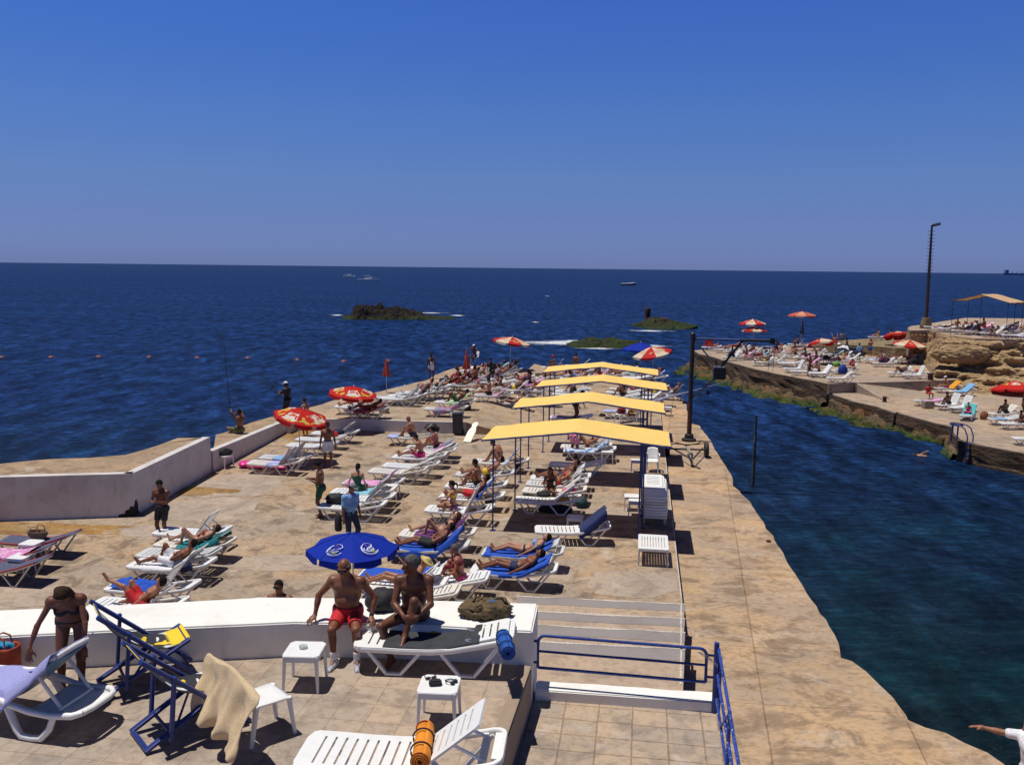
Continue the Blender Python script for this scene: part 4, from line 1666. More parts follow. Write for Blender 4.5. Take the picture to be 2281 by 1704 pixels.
def person(label, loc, rz, P, sk=1, wear=(), hair=('black', 'short'), sex='m', s=1.0, vox=.022, heavy=0.0, group=None, hat=None, glasses=False, name='person', hands=None, face=False, extra=None):
	"""P: pel, up0, up1 (lower and upper spine), fwd, look, ank[L,R], kp[L,R] (knee poles), toe[L,R], wri[L,R], ep[L,R] (elbow poles)"""
	up0, up1 = nrm(P['up0']), nrm(P.get('up1', P['up0']))
	fw = nrm(P['fwd'])
	fw0 = nrm(fw - up0 * (fw @ up0))
	lf = np.cross(up0, fw0)          # the person's left
	tw = P.get('twist', 0.0)
	fw1 = nrm(fw - up1 * (fw @ up1))
	lf1 = np.cross(up1, fw1)
	if tw:
		lf1 = nrm(lf1 * math.cos(tw) + fw1 * math.sin(tw))
		fw1 = np.cross(lf1, up1)
	pel = np.array(P['pel'], float)
	fem = sex == 'f'
	TL = .25 * s
	mid = pel + up0 * TL
	nk = mid + up1 * TL
	look = nrm(P.get('look', fw1))
	hup = nrm(P.get('hup', up1 * .9 + np.array((0, 0, .25))))
	hup = nrm(hup - look * (hup @ look))
	hl = np.cross(hup, look)
	hd = nk + nrm(up1 * .6 + hup * .5 + look * .22) * .185 * s
	sw = (.155 if fem else .18) * s
	sh = [nk + lf1 * q * sw - up1 * .055 * s for q in (1, -1)]
	hipj = [pel + lf * q * .088 * s - up0 * .02 * s for q in (1, -1)]
	kn, an = [None] * 2, [None] * 2
	for i in (0, 1):
		kn[i], an[i] = ik(hipj[i], P['ank'][i], .43 * s, .41 * s, P['kp'][i])
	el, wr = [None] * 2, [None] * 2
	for i in (0, 1):
		el[i], wr[i] = ik(sh[i], P['wri'][i], .295 * s, .255 * s, P['ep'][i])
	pts = np.array([pel, mid, nk, hd, *kn, *an, *el, *wr, *[an[i] + nrm(P['toe'][i]) * .2 * s for i in (0, 1)]])
	fd = Field(pts.min(0) - .24 * s, pts.max(0) + .24 * s, vox)
	ph = 1.0 / s
	# torso
	T = fd.new()
	R0, R1 = np.stack([lf, fw0, up0], 1), np.stack([lf1, fw1, up1], 1)
	Rm = np.stack([nrm(lf + lf1), nrm(fw0 + fw1), nrm(up0 + up1)], 1)
	w = 1 + .16 * heavy
	fd.ell(T, pel + up0 * .03 * s, R0, ((.168 if fem else .158) * s * w, .112 * s * w, .125 * s), k=.05)
	fd.ell(T, mid - up0 * .02 * s, Rm, ((.122 if fem else .142) * s * (1 + .22 * heavy), .098 * s * (1 + .3 * heavy), .15 * s), k=.06)
	if heavy:
		fd.ell(T, mid - up0 * .07 * s + Rm[:, 1] * (.055 + .02 * heavy) * s, Rm, (.135 * s * (1 + .12 * heavy), .095 * s * (1 + .1 * heavy), .125 * s), k=.05)
	fd.ell(T, mid + up1 * .115 * s, R1, ((.142 if fem else .168) * s * w, .108 * s * w, .155 * s), k=.05)
	for i, q in enumerate((1, -1)):
		fd.ell(T, pel + lf * q * .075 * s - fw0 * .062 * s - up0 * .02 * s, R0, (.085 * s, .085 * s, .09 * s), k=.04)
		if fem:
			fd.ell(T, mid + up1 * .095 * s + lf1 * q * .072 * s + fw1 * .095 * s, R1, (.062 * s, .058 * s, .06 * s), k=.025)
		else:
			fd.ell(T, mid + up1 * .135 * s + lf1 * q * .075 * s + fw1 * .075 * s, R1, (.085 * s, .04 * s, .065 * s), k=.03)
		fd.seg(T, nk - up1 * .01 * s, sh[i], .052 * s, .058 * s, k=.05)
		fd.seg(T, mid + up1 * .05 * s + lf1 * q * .11 * s - fw1 * .03 * s, sh[i] - up1 * .03 * s, .055 * s, .055 * s, k=.05)
	# legs
	th = (.088 if fem else .085) * s * (1 + .1 * heavy)
	for i in (0, 1):
		Lg = fd.new()
		fd.seg(Lg, hipj[i], kn[i], th, .053 * s, k=.03)
		d = nrm(an[i] - kn[i])
		fd.seg(Lg, kn[i], an[i], .050 * s, .034 * s, k=.025)
		back = nrm(hipj[i] - kn[i]) + d
		if np.linalg.norm(back) < .15:
			back = -np.array(P['kp'][i], float)
		back = nrm(back - d * (back @ d))
		Rc = np.stack([np.cross(d, back), back, d], 1)
		fd.ell(Lg, kn[i] + d * .12 * s + back * .018 * s, Rc, (.046 * s, .045 * s, .11 * s), k=.025)
		fd.ell(Lg, kn[i] - back * .02 * s, Rc, (.036 * s, .03 * s, .042 * s), k=.02)
		toe = nrm(P['toe'][i])
		hl_ = an[i] + d * .045 * s - toe * .035 * s
		fd.seg(Lg, an[i], hl_, .034 * s, .031 * s, k=.02)
		tp = an[i] + d * .052 * s + toe * .155 * s
		sdv = np.cross(toe, d)
		fd.seg(Lg, an[i] + toe * .01 * s, tp, .034 * s, .021 * s, k=.02)
		fd.seg(Lg, hl_, tp + sdv * .018 * s, .027 * s, .020 * s, k=.02)
		fd.seg(Lg, tp - toe * .02 * s - sdv * .02 * s, tp + sdv * .025 * s, .021 * s, .018 * s, k=.015)
		T = smin(T, Lg, .035 if i == 0 else .02)
	# arms
	A = fd.new()
	if face:      # navel, breastbone, folds of the belly
		fd.ell(T, mid - up0 * .085 * s + Rm[:, 1] * (.105 + .085 * heavy) * s, np.eye(3), (.012 * s,) * 3, k=.01, cut=True)
		if heavy > .8:
			fd.seg(T, mid + up0 * .035 * s + Rm[:, 1] * .125 * s + lf * .09 * s, mid + up0 * .035 * s + Rm[:, 1] * .125 * s - lf * .09 * s, .012 * s, k=.03)
	for i in (0, 1):
		B = fd.new()
		f = (.78 if fem else 1.0) * s * (1 + .08 * heavy)
		fd.seg(B, sh[i], el[i], .052 * f, .036 * f, k=.02)
		du = nrm(el[i] - sh[i])
		fd.ell(B, sh[i] + du * .01 * s, np.eye(3), (.058 * f,) * 3, k=.03)
		df = nrm(wr[i] - el[i])
		fd.seg(B, el[i], wr[i], .037 * f, .024 * f, k=.02)
		qv = np.cross(df, nrm(np.array(P['ep'][i], float) + (.13, .07, .05)))
		qv = nrm(qv)
		fd.ell(B, el[i] + df * .07 * s, np.stack([qv, np.cross(df, qv), df], 1), (.039 * f, .036 * f, .085 * s), k=.02)
		hdr = hands[i] if hands else None
		if vox < .012:
			hdr = hdr or dict(d=df, n=-nrm(np.cross(df, lf1)) * (1 if i == 0 else 1), t=fw1)
			finger_hand(fd, B, wr[i], hdr['d'], hdr['n'], hdr['t'], s, hdr.get('c', .4), hdr.get('sp', .18))
		else:
			d_ = hdr['d'] if hdr else df
			d_ = nrm(d_)
			nn = nrm(np.cross(d_, lf1) + .3 * fw1)
			sd_ = np.cross(d_, nn)
			fd.ell(B, wr[i] + d_ * .055 * s, np.stack([sd_, d_, nn], 1), (.040 * s, .058 * s, .022 * s), k=.015)
			for o_ in (-.026, -.009, .009, .026):
				fd.seg(B, wr[i] + d_ * .085 * s + sd_ * o_ * s, wr[i] + (d_ * (.165 - abs(o_) * .8) + sd_ * o_ * 1.3 - nn * .03) * s, .0115 * s, .009 * s, k=.006)
			fd.seg(B, wr[i] + (d_ * .03 + sd_ * .03) * s, wr[i] + (d_ * .085 + sd_ * .066) * s, .013 * s, .011 * s, k=.01)
		A = smin(A, B, .012)
	# head
	Hh = fd.new()
	Rh = np.stack([hl, look, hup], 1)
	fd.ell(Hh, hd + hup * .018 * s - look * .008 * s, Rh, (.074 * s, .094 * s, .100 * s), k=.02)
	fd.ell(Hh, hd - hup * .045 * s + look * .022 * s, Rh, (.055 * s, .066 * s, .068 * s), k=.035)
	skull = Hh.copy()
	fd.seg(Hh, hd + look * .075 * s + hup * .012 * s, hd + look * .108 * s - hup * .028 * s, .010 * s, .016 * s, k=.012)
	for q in (1, -1):
		fd.ell(Hh, hd + hl * q * .076 * s - hup * .005 * s - look * .005 * s, Rh, (.012 * s, .022 * s, .034 * s), k=.008)
		if face:
			fd.ell(Hh, hd + hl * q * .030 * s + look * .094 * s + hup * .014 * s, Rh, (.019 * s, .013 * s, .012 * s), cut=True)
			fd.ell(Hh, hd + hl * q * .030 * s + look * .082 * s + hup * .013 * s, Rh, (.014 * s, .012 * s, .013 * s), k=.004)
			fd.seg(Hh, hd + hl * q * .012 * s + look * .090 * s + hup * .033 * s, hd + hl * q * .048 * s + look * .078 * s + hup * .032 * s, .009 * s, k=.012)
			fd.ell(Hh, hd + hl * q * .040 * s + look * .066 * s - hup * .025 * s, Rh, (.024 * s, .020 * s, .022 * s), k=.02)
	if face:
		fd.seg(Hh, hd + hl * .02 * s + look * .086 * s - hup * .058 * s, hd - hl * .02 * s + look * .086 * s - hup * .058 * s, .009 * s, k=.008)
		fd.seg(Hh, hd + hl * .017 * s + look * .084 * s - hup * .070 * s, hd - hl * .017 * s + look * .084 * s - hup * .070 * s, .0095 * s, k=.006)
		fd.ell(Hh, hd + look * .070 * s - hup * .098 * s, Rh, (.024 * s, .022 * s, .018 * s), k=.02)
	fd.seg(Hh, nk - up1 * .03 * s, hd - hup * .06 * s - look * .02 * s, (.054 if fem else .062) * s * (1 + .1 * heavy), (.047 if fem else .055) * s, k=.03)
	body = smin(smin(T, Hh, .03), A, .018)
	root_me = net_mesh('person', *fd.net(body), skin(sk))
	root = link(name, root_me)
	root.location = loc
	root.rotation_euler = (0, 0, rz)
	tag(root, label, 'person', group)
	X, Y, Z = fd.ax[0][:, None, None], fd.ax[1][None, :, None], fd.ax[2][None, None, :]
	TA = None

	def plane(p, n_):
		n_ = nrm(n_)
		return (X - p[0]) * n_[0] + (Y - p[1]) * n_[1] + (Z - p[2]) * n_[2]

	def child(nm, F, mat):
		v, q = fd.net(F)
		if len(v):
			o = link(nm, net_mesh(nm, v, q, mat))
			o.parent = root
			return o

	def legreg(f, r=.17):
		g = None
		for i in (0, 1):
			d = nrm(kn[i] - hipj[i])
			end = hipj[i] + (kn[i] - hipj[i]) * f
			c = np.maximum(_seg(X, Y, Z, hipj[i] - d * .05, kn[i], r * s, r * .8 * s), plane(end, d))
			g = c if g is None else np.minimum(g, c)
		return g
	t_ = max(.011, vox * .55)
	for it in wear:
		kind, col = it[0], it[1]
		m = col if not isinstance(col, str) else cl(col)
		if kind in ('trunks', 'shorts', 'briefs'):
			f = dict(trunks=.30, shorts=.72, briefs=.10)[kind]
			wst = (.085 if kind != 'briefs' else .045) * s
			reg = np.minimum(legreg(f), np.maximum(_ell(X, Y, Z, pel, R0, (.25 * s, .24 * s, .17 * s)), -plane(pel - up0 * .03 * s, up0)))
			if kind == 'briefs':
				reg = np.maximum(reg, -plane(pel - up0 * .10 * s, up0))
			reg = np.maximum(reg, plane(pel + up0 * wst, up0))
			loose = t_ * (1.0 if kind != 'shorts' else 1.7)
			child({'trunks': 'swim_trunks', 'shorts': 'shorts', 'briefs': 'swim_briefs'}[kind], np.maximum(T - loose, reg), m)
		elif kind == 'top':
			c0 = mid + up1 * .098 * s
			reg = np.maximum(plane(c0 + up1 * .042 * s, up1), -plane(c0 - up1 * .048 * s, up1))
			child('bikini_top', np.maximum(T - t_ * .8, reg), m)
		elif kind == 'bottom':
			reg = np.maximum(np.maximum(plane(pel + up0 * .055 * s, up0), -plane(pel - up0 * .09 * s, up0)), legreg(.10, .2))
			reg = np.maximum(reg, np.abs(plane(pel, up0)) - .085 * s)
			child('bikini_bottom', np.maximum(T - t_ * .8, reg), m)
		elif kind == 'suit':
			reg = np.maximum(np.maximum(plane(mid + up1 * .14 * s, up1), -plane(pel - up0 * .1 * s, up0)), -legreg(.05, .2) * 0 - .001)
			reg = np.maximum(reg, -np.minimum(plane(pel - up0 * .09 * s, up0), 1))
			child('swimsuit', np.maximum(T - t_ * .8, reg), m)
		elif kind in ('shirt', 'robe'):
			if TA is None:
				TA = fd.new()
				for i in (0, 1):
					e_ = sh[i] + (el[i] - sh[i]) * .72
					fd.seg(TA, sh[i], e_, .056 * s, .050 * s, k=.02)
				TA = smin(T, TA, .05)
			low = -plane(pel - up0 * (.06 if kind == 'shirt' else .55) * s, up0)
			reg = np.maximum(low, plane(nk + up1 * .005 * s, up1))
			for i in (0, 1):
				d = nrm(el[i] - sh[i])
				reg = np.maximum(reg, np.minimum(plane(sh[i] + (el[i] - sh[i]) * .68, d), .075 * s - _seg(X, Y, Z, sh[i], el[i], 0, 0)) * 0 + reg)
			child('shirt' if kind == 'shirt' else 'robe', np.maximum(TA - .016 * s, reg), m)
		elif kind == 'trousers':
			reg = plane(pel + up0 * .08 * s, up0)
			for i in (0, 1):
				reg = np.maximum(reg, np.minimum(plane(an[i] + nrm(kn[i] - an[i]) * .03 * s, nrm(an[i] - kn[i])), .15 * s - _seg(X, Y, Z, kn[i], an[i], 0, 0)))
			child('trousers', np.maximum(T - .016 * s, reg), m)
		elif kind == 'shoes':
			for i in (0, 1):
				G = fd.new()
				toe = nrm(P['toe'][i])
				d = nrm(an[i] - kn[i])
				fd.seg(G, an[i] + d * .03 * s - toe * .03 * s, an[i] + d * .055 * s + toe * .16 * s, .050 * s, .036 * s, k=.02)
				fd.seg(G, an[i] - d * .01 * s, an[i] + d * .03 * s, .047 * s, .048 * s, k=.02)
				child('shoe', G, m)
		elif kind == 'socks':
			for i in (0, 1):
				d = nrm(an[i] - kn[i])
				G = fd.new()
				fd.seg(G, an[i] - d * .10 * s, an[i] + d * .01 * s, .046 * s, .043 * s, k=.02)
				child('sock', G, m)
		elif kind == 'towel_neck':
			G = fd.new()
			for q in (1, -1):
				fd.seg(G, nk + lf1 * q * .07 * s - fw1 * .03 * s, sh[0 if q > 0 else 1] * .4 + (mid + fw1 * .12 * s + lf1 * q * .07 * s) * .6, .045 * s, .045 * s, k=.03)
				fd.seg(G, mid + fw1 * .12 * s + lf1 * q * .06 * s, mid + fw1 * .14 * s + lf1 * q * .05 * s - up1 * .42 * s, .045 * s, .05 * s, k=.03)
			child('towel', np.maximum(G, -body), m)
	hc, hs_ = hair if hair else (None, None)
	if hc:
		hm = hair_mat(hc)
		pb = hd + hup * .015 * s
		cutn = nrm(hup * .62 - look * .78)
		HF = skull - max(.011, vox * .5) * (1.0 if hs_ != 'thick' else 1.6)
		reg = -plane(pb - cutn * .012 * s, cutn)
		if hs_ == 'fringe':          # a ring of hair round a bald crown
			reg = np.maximum(reg, plane(hd + hup * .055 * s, hup))
		HF = np.maximum(HF, reg)
		if vox < .02:
			HF = HF + .005 * s * np.sin(X * 71 + Y * 33 + 2 * np.sin(Z * 47)) * np.sin(Y * 83 - Z * 29 + 1) * np.sin(Z * 77 + X * 41 + 2) - .001
		if hs_ in ('long', 'tail', 'bun'):
			G = fd.new()
			b0 = hd - look * .065 * s + hup * .02 * s
			if hs_ == 'long':
				tip = nk - fw1 * .075 * s - up1 * .10 * s
				for o_ in (-.05, 0, .05):
					fd.seg(G, b0 + hl * o_ * s, tip + lf1 * o_ * 1.2 * s, .045 * s, .032 * s, k=.03)
			elif hs_ == 'tail':
				fd.seg(G, b0 - look * .03 * s, b0 - look * .10 * s - hup * .03 * s, .028 * s, .03 * s, k=.02)
				fd.seg(G, b0 - look * .10 * s - hup * .03 * s, b0 - look * .10 * s - hup * .17 * s, .03 * s, .016 * s, k=.02)
			else:
				fd.ell(G, b0 - look * .045 * s + hup * .05 * s, np.eye(3), (.045 * s,) * 3, k=.02)
			HF = smin(HF, G, .02)
		child('hair', HF, hm)
	if glasses:
		G = fd.new()
		if vox > .011:
			fd.seg(G, hd + hl * .062 * s + look * .082 * s + hup * .014 * s, hd - hl * .062 * s + look * .082 * s + hup * .014 * s, max(.021, vox), k=.01)
		for q in (1, -1) if vox <= .011 else ():
			fd.ell(G, hd + hl * q * .034 * s + look * .094 * s + hup * .012 * s, Rh, (.031 * s, .013 * s, .021 * s), k=.006)
			fd.seg(G, hd + hl * q * .062 * s + look * .080 * s + hup * .016 * s, hd + hl * q * .080 * s - look * .005 * s + hup * .016 * s, .0085 * s, k=.006)
		fd.seg(G, hd + hl * .03 * s + look * .100 * s + hup * .018 * s, hd - hl * .03 * s + look * .100 * s + hup * .018 * s, .0085 * s, k=.006)
		child('sunglasses', G, mat_plain('dark_lens', (0.006, 0.006, 0.008), .08, .1))
	if hat:
		G = fd.new()
		hcol = hat[1] if not isinstance(hat[1], str) else cl(hat[1])
		G = np.maximum(skull - max(.018, vox * .6), -plane(hd + hup * .036 * s, nrm(hup - look * .12)))
		if hat[0] == 'cap':
			B_ = fd.new()
			fd.ell(B_, hd + hup * .045 * s + look * .10 * s, Rh, (.072 * s, .085 * s, .012 * s), k=.01)
			G = smin(G, B_, .012)
		elif hat[0] == 'brim':
			B_ = fd.new()
			fd.ell(B_, hd + hup * .045 * s, Rh, (.165 * s, .18 * s, .016 * s), k=.01)
			G = smin(G, B_, .02)
		child('cap' if hat[0] == 'cap' else 'hat', G, hcol)
	if extra:
		extra(dict(root=root, fd=fd, child=child, hd=hd, look=look, hup=hup, hl=hl, wr=wr, el=el, an=an, kn=kn, nk=nk, mid=mid, pel=pel, lf=lf1, fw=fw1, up=up1, T=T, body=body, plane=plane))
	return root


# ---- poses.  Standing / sitting people face local +x; people lying on a lounger use the lounger's own frame (head towards +x)
def p_stand(h=0.0, arms='down', lean=0.0, stance=.10, step=0.0, s=1.0, look=None, twist=0):
	z = .885 * s + h
	st = stance
	sw = .20 * s
	P = dict(pel=(0, 0, z), up0=(lean * .6, 0, 1), up1=(lean * 1.2, 0, 1), fwd=(1, 0, 0), look=look or (1, 0, -.25), twist=twist,
			ank=[(step, st, .065 * s + h), (-step, -st, .065 * s + h)], kp=[(1, .12, 0), (1, -.12, 0)], toe=[(1, .3, -.05), (1, -.3, -.05)],
			ep=[(-1, .6, 0), (-1, -.6, 0)])
	a = dict(down=[(.06, .27, .78), (.06, -.27, .78)], phone=[(.30, .06, 1.13), (.28, -.10, 1.12)], hips=[(.05, .20, .98), (.05, -.20, .98)],
			chest=[(.22, .05, 1.25), (.22, -.05, 1.25)], up=[(.25, .3, 1.85), (.25, -.3, 1.85)], rod=[(.32, .10, 1.22), (.24, -.10, 1.06)],
			one_up=[(.06, .27, .78), (.25, -.12, 1.5)], back=[(-.2, .12, .95), (-.2, -.12, .95)], face=[(.06, .26, .80), (.20, -.06, 1.42)])[arms]
	P['wri'] = [(x * s + lean * .5, y * s, q * s + h) for x, y, q in a]
	return P


def p_sit(hs=.45, arms='knees', lean=.1, legs='down', s=1.0, look=None, spread=.13, twist=0):
	"""sitting on an edge at height hs, origin below the hips"""
	z = hs + .105 * s
	P = dict(pel=(0, 0, z), up0=(lean * .4 - .05, 0, 1), up1=(lean * 1.8, 0, 1), fwd=(1, 0, 0), look=look or (1, 0, -.2), twist=twist,
			kp=[(.5, .15, 1), (.5, -.15, 1)], toe=[(1, .2, -.1), (1, -.2, -.1)], ep=[(-.8, .6, -.2), (-.8, -.6, -.2)])
	if legs == 'down':
		P['ank'] = [(.44 * s, spread, .065), (.44 * s, -spread, .065)]
	elif legs == 'long':          # stretched out on the same level
		P['ank'] = [(.80 * s, spread * .7, hs + .06), (.80 * s, -spread * .7, hs + .06)]
		P['toe'] = [(.35, .1, 1), (.35, -.1, 1)]
	elif legs == 'up':            # knees drawn up
		P['ank'] = [(.50 * s, spread * .7, hs + .05), (.46 * s, -spread * .7, hs + .05)]
		P['toe'] = [(1, .1, -.15), (1, -.1, -.15)]
	elif legs == 'cross':
		P['ank'] = [(.30 * s, -.12, hs + .05), (.24 * s, .13, hs + .05)]
		P['kp'] = [(.4, 1, .25), (.4, -1, .25)]
		P['toe'] = [(.2, -1, -.1), (.2, 1, -.1)]
	elif legs == 'one':
		P['ank'] = [(.50 * s, spread, hs + .05), (.80 * s, -spread, hs + .06)]
		P['toe'] = [(1, 0, -.1), (.3, 0, 1)]
	a = dict(knees=[(.40, .14, .28), (.40, -.14, .28)], lap=[(.24, .10, .14), (.24, -.10, .14)], back=[(-.28, .24, .02), (-.28, -.24, .02)], hug=[(.42, .08, .26), (.44, -.06, .24)],
			read=[(.34, .10, .30), (.34, -.10, .30)], face=[(.30, .16, .16), (.20, -.05, .52)], side=[(.02, .28, .03), (.02, -.28, .03)], rod=[(.28, .02, .48), (.30, -.06, .60)], oily=[(.30, .1, .2), (.1, .05, .4)], up=[(.18, .12, .70), (.2, -.08, .78)])[arms]
	P['wri'] = [(x * s, y * s, hs + q * s + .02) for x, y, q in a]
	return P


def p_lie(deg=0, legs='flat', arms='side', s=1.0, base=None, hipx=1.02, prone=False, look=None, roll=0.0):
	"""lying in a lounger's frame, head towards +x, on a bed with the backrest raised by deg"""
	a = rad(deg)
	z0 = (rail_z(.7) + .05) if base is None else base
	hip = min(hipx, HINGE - .06)
	up1 = (math.cos(a), 0, math.sin(a) + .02)
	up0 = (math.cos(a * .75), 0, math.sin(a * .75) + .02)
	n = (-math.sin(a), 0, math.cos(a))
	g = 1 if not prone else -1
	zp = z0 + .105 * s
	P = dict(pel=(hip, 0, zp), up0=up0, up1=up1, fwd=(n[0] * g, roll, n[2] * g), look=look or ((n[0] * .9 - .35, 0, n[2] * .9) if not prone else (.1, -1, -.1)), hup=up1)
	la = {'flat': [(hip - .82 * s, -.09, z0 + .045), (hip - .82 * s, .09, z0 + .045)],
		'bent': [(hip - .42 * s, -.09, z0 + .04), (hip - .42 * s, .09, z0 + .04)],
		'one': [(hip - .40 * s, -.10, z0 + .04), (hip - .82 * s, .09, z0 + .045)],
		'one2': [(hip - .82 * s, -.10, z0 + .045), (hip - .42 * s, .09, z0 + .04)],
		'wide': [(hip - .80 * s, -.20, z0 + .045), (hip - .80 * s, .18, z0 + .045)],
		'crossed': [(hip - .70 * s, .02, z0 + .48), (hip - .36 * s, .10, z0 + .04)]}[legs]
	if prone:
		la = [(x, -y, z) for x, y, z in la]
	P['ank'] = la
	sy = -1 if not prone else 1
	P['kp'] = [(0, .15 * sy, 1.0), (0, -.15 * sy, 1.0)]
	ft = dict(flat=0, bent=1, one=0, one2=0, wide=0, crossed=0)[legs]
	t_up, t_fl = (-.45, .18 * sy, 1), (-1, 0, .05)
	P['toe'] = [t_fl if legs in ('bent', 'one') else t_up, t_fl if legs in ('bent', 'one2', 'crossed') else (-.45, -.18 * sy, 1)]
	if prone:
		P['toe'] = [(-1, .1, -.3), (-1, -.1, -.3)]
		P['kp'] = [(0, .1, -.2), (0, -.1, -.2)]
	nk = np.array((hip, 0, zp)) + nrm(up0) * .25 * s + nrm(up1) * .25 * s

	def at(t, y, hgt):        # along the spine from the neck
		q = nk + nrm(up1) * t + np.array((n[0], 0, n[2])) * hgt
		return (q[0], y, q[2])
	aa = dict(side=[(hip - .06, -.30 * s, z0 + .05), (hip - .06, .30 * s, z0 + .05)], belly=[at(-.36, -.06, .12), at(-.30, .06, .13)], head=[at(.12, -.20, .05), at(.12, .20, .05)],
			read=[at(-.14, -.10, .36), at(-.14, .10, .36)], face=[(hip - .06, -.3 * s, z0 + .05), at(.10, .05, .20)], fore=[at(.2, -.12, .0), at(.2, .12, .0)], phone=[at(-.1, -.08, .30), (hip, .28 * s, z0 + .1)])[arms]
	if prone:
		aa = [(x, -y, z) for x, y, z in aa]
	P['wri'] = aa
	P['ep'] = [(0, 1.0 * sy, -.15), (0, -1.0 * sy, -.15)] if arms != 'head' else [(.2, 1 * sy, .2), (.2, -1 * sy, .2)]
	return P

# ------------------------------------------------------------------ the near terrace
# two men on the seat wall
wf = W('ZC', 455, 694, 5.26)
P = p_sit(.46, 'knees', lean=.16, look=(1, -.12, -.38))
P['ank'] = [(.40, .20, .075), (.42, -.09, .075)]
P['kp'] = [(.6, .12, .8), (.6, -.10, .8)]
P['wri'] = [(.13, .33, .545), (.13, -.40, .545)]
P['ep'] = [(-.55, .75, .1), (-.5, -.75, .1)]
P['up1'] = (.30, 0, 1)
hands = [dict(d=(.62, .25, -.30), n=(.2, .1, 1), t=(0, -1, 0), c=.55, sp=.3), dict(d=(.62, -.35, -.28), n=(.2, 0, 1), t=(0, 1, 0), c=.45, sp=.34)]


def watch(k):
	fd, wr, el = k['fd'], k['wr'], k['el']
	G = fd.new()
	d = nrm(wr[0] - el[0])
	fd.seg(G, wr[0] - d * .035, wr[0] - d * .015, .031, .031, k=.01)
	k['child']('wristwatch', G, M_BLACK)


man1 = person('heavy bald man in red shorts, sunglasses and white socks sitting on the white wall', (wf.x + .0, wf.y + .17, Z_TER), rad(-92), P, 1,
			[('shorts', 'red'), ('socks', 'white'), ('shoes', mat_plain('trainer', (.42, .44, .50), .5, .5, 20))], ('grey', 'fringe'), heavy=1.15, vox=.0085, face=True, glasses=True, hands=hands, extra=watch, s=.98)

wf2 = W('ZC', 912, 705, 5.26)
P = p_sit(.46, 'hug', lean=.13, look=(.55, -1, -.12))
P['ank'] = [(.44, -.07, .44), (.36, -.26, .10)]
P['kp'] = [(.2, .10, 1), (.75, -.75, .25)]
P['toe'] = [(1, -.15, -.30), (1, -.5, -.1)]
P['wri'] = [(.40, .06, .66), (.40, -.075, .65)]
P['ep'] = [(-.4, .9, -.3), (-.4, -.9, -.3)]
P['up1'] = (.30, 0, 1)
hands = [dict(d=(.30, -.85, -.05), n=(1, .3, .15), t=(0, -.2, 1), c=.62, sp=.10), dict(d=(.30, .85, -.15), n=(1, -.3, .1), t=(0, .2, 1), c=.62, sp=.10)]
man2 = person('grey-haired tanned man on the white wall with clasped hands over one raised knee', (wf2.x, wf2.y + .17, Z_TER), rad(-90), P, 2,
			[('trunks', 'brown')], ('grey', 'short'), heavy=.6, vox=.0085, face=True, hands=hands, s=1.05)

# the woman bending over the near lounger
wp = W('ZA', 425, 1215, Z_TER)
P = p_stand('down' and 0.0, 'down', lean=.0)
P.update(pel=(-.12, 0, .87), up0=(.48, 0, .88), up1=(.80, .0, .60), fwd=(.6, 0, -.5), look=(.75, -.15, -.85), hup=(.7, 0, .6),
		ank=[(.0, .09, .065), (-.04, -.12, .065)], wri=[(.42, .20, .72), (.40, -.42, .62)], ep=[(-.2, .9, .1), (-.2, -.9, .1)])
hands = [dict(d=(.35, .05, -.9), n=(.9, .1, .3), t=(0, -1, 0), c=.5, sp=.2), dict(d=(.35, -.05, -.9), n=(.9, -.1, .3), t=(0, 1, 0), c=.5, sp=.2)]
person('woman in a dark bikini bending forward to spread a lavender towel', (wp.x + .05, wp.y, Z_TER), rad(-72), P, 2, [('top', 'black'), ('bottom', 'black')], ('brown', 'long'),
	sex='f', vox=.0085, face=True, hands=hands, s=.98)

# loungers of the terrace
lounger((-1.90, 10.48, Z_TER), rad(-3), 14, 'white lounger with a thin black mat, in front of the two seated men', 'white loungers on the terrace')
lounger((-1.99, 7.88, Z_TER), rad(-5), 40, 'white slatted lounger in the foreground with raised back and the orange roll on it', 'white loungers on the terrace')

# black mat on the first one
mat_b = mat_plain('grey_mat', (0.035, 0.038, 0.045), .8, .3, 6, bmp=.3, bscale=120)
mb = MB()


def fn(u, v):
	x = .36 + 1.19 * u
	return (x, -.315 + .55 * v, (rail_z(x) if x < 1.6 else rail_z(1.6)) + .050 + .012 * math.sin(u * 9) * u + .004 * math.sin(9 * v))


mb.grid(fn, 24, 10)
o = mb.build('beach_mat', mat_b, smooth='all', thick=.010)
tag(o, 'thin charcoal beach mat with a yellow badge, lying on a white lounger', 'beach mat')
o.location = (-1.90, 10.48, Z_TER)
o.rotation_euler = (0, 0, rad(-3))
bd = MB()
bd.lathe([(.045, 0), (.05, .004), (.04, .007)], 18)
bb = bd.build('badge', mat_plain('yellow_badge', (.75, .55, .02), .5), o)
bb.location = (.93, .14, rail_z(.9) + .062)
bb.scale = (1.1, .75, 1)
bd = MB()
bd.lathe([(.022, 0), (.022, .003)], 14)
b2 = bd.build('badge_print', M_BLACK, bb)
b2.location = (0, 0, .006)
b2.scale = (1.2, .5, 1)
for y in (-.22, .10):
	g = MB()
	n_ = 16
	vs = [(r * math.cos(2 * PI * j / n_) * 1.2, r * math.sin(2 * PI * j / n_) * .7, z) for r, z in ((.032, 0), (.036, .008), (.058, .008), (.062, 0)) for j in range(n_)]
	g.add(vs, [(i * n_ + j, i * n_ + (j + 1) % n_, (i + 1) * n_ + (j + 1) % n_, (i + 1) * n_ + j) for i in range(3) for j in range(n_)])
	q = g.build('grommet', M_ALU, o)
	q.location = (1.44, y, rail_z(1.44) + .056)


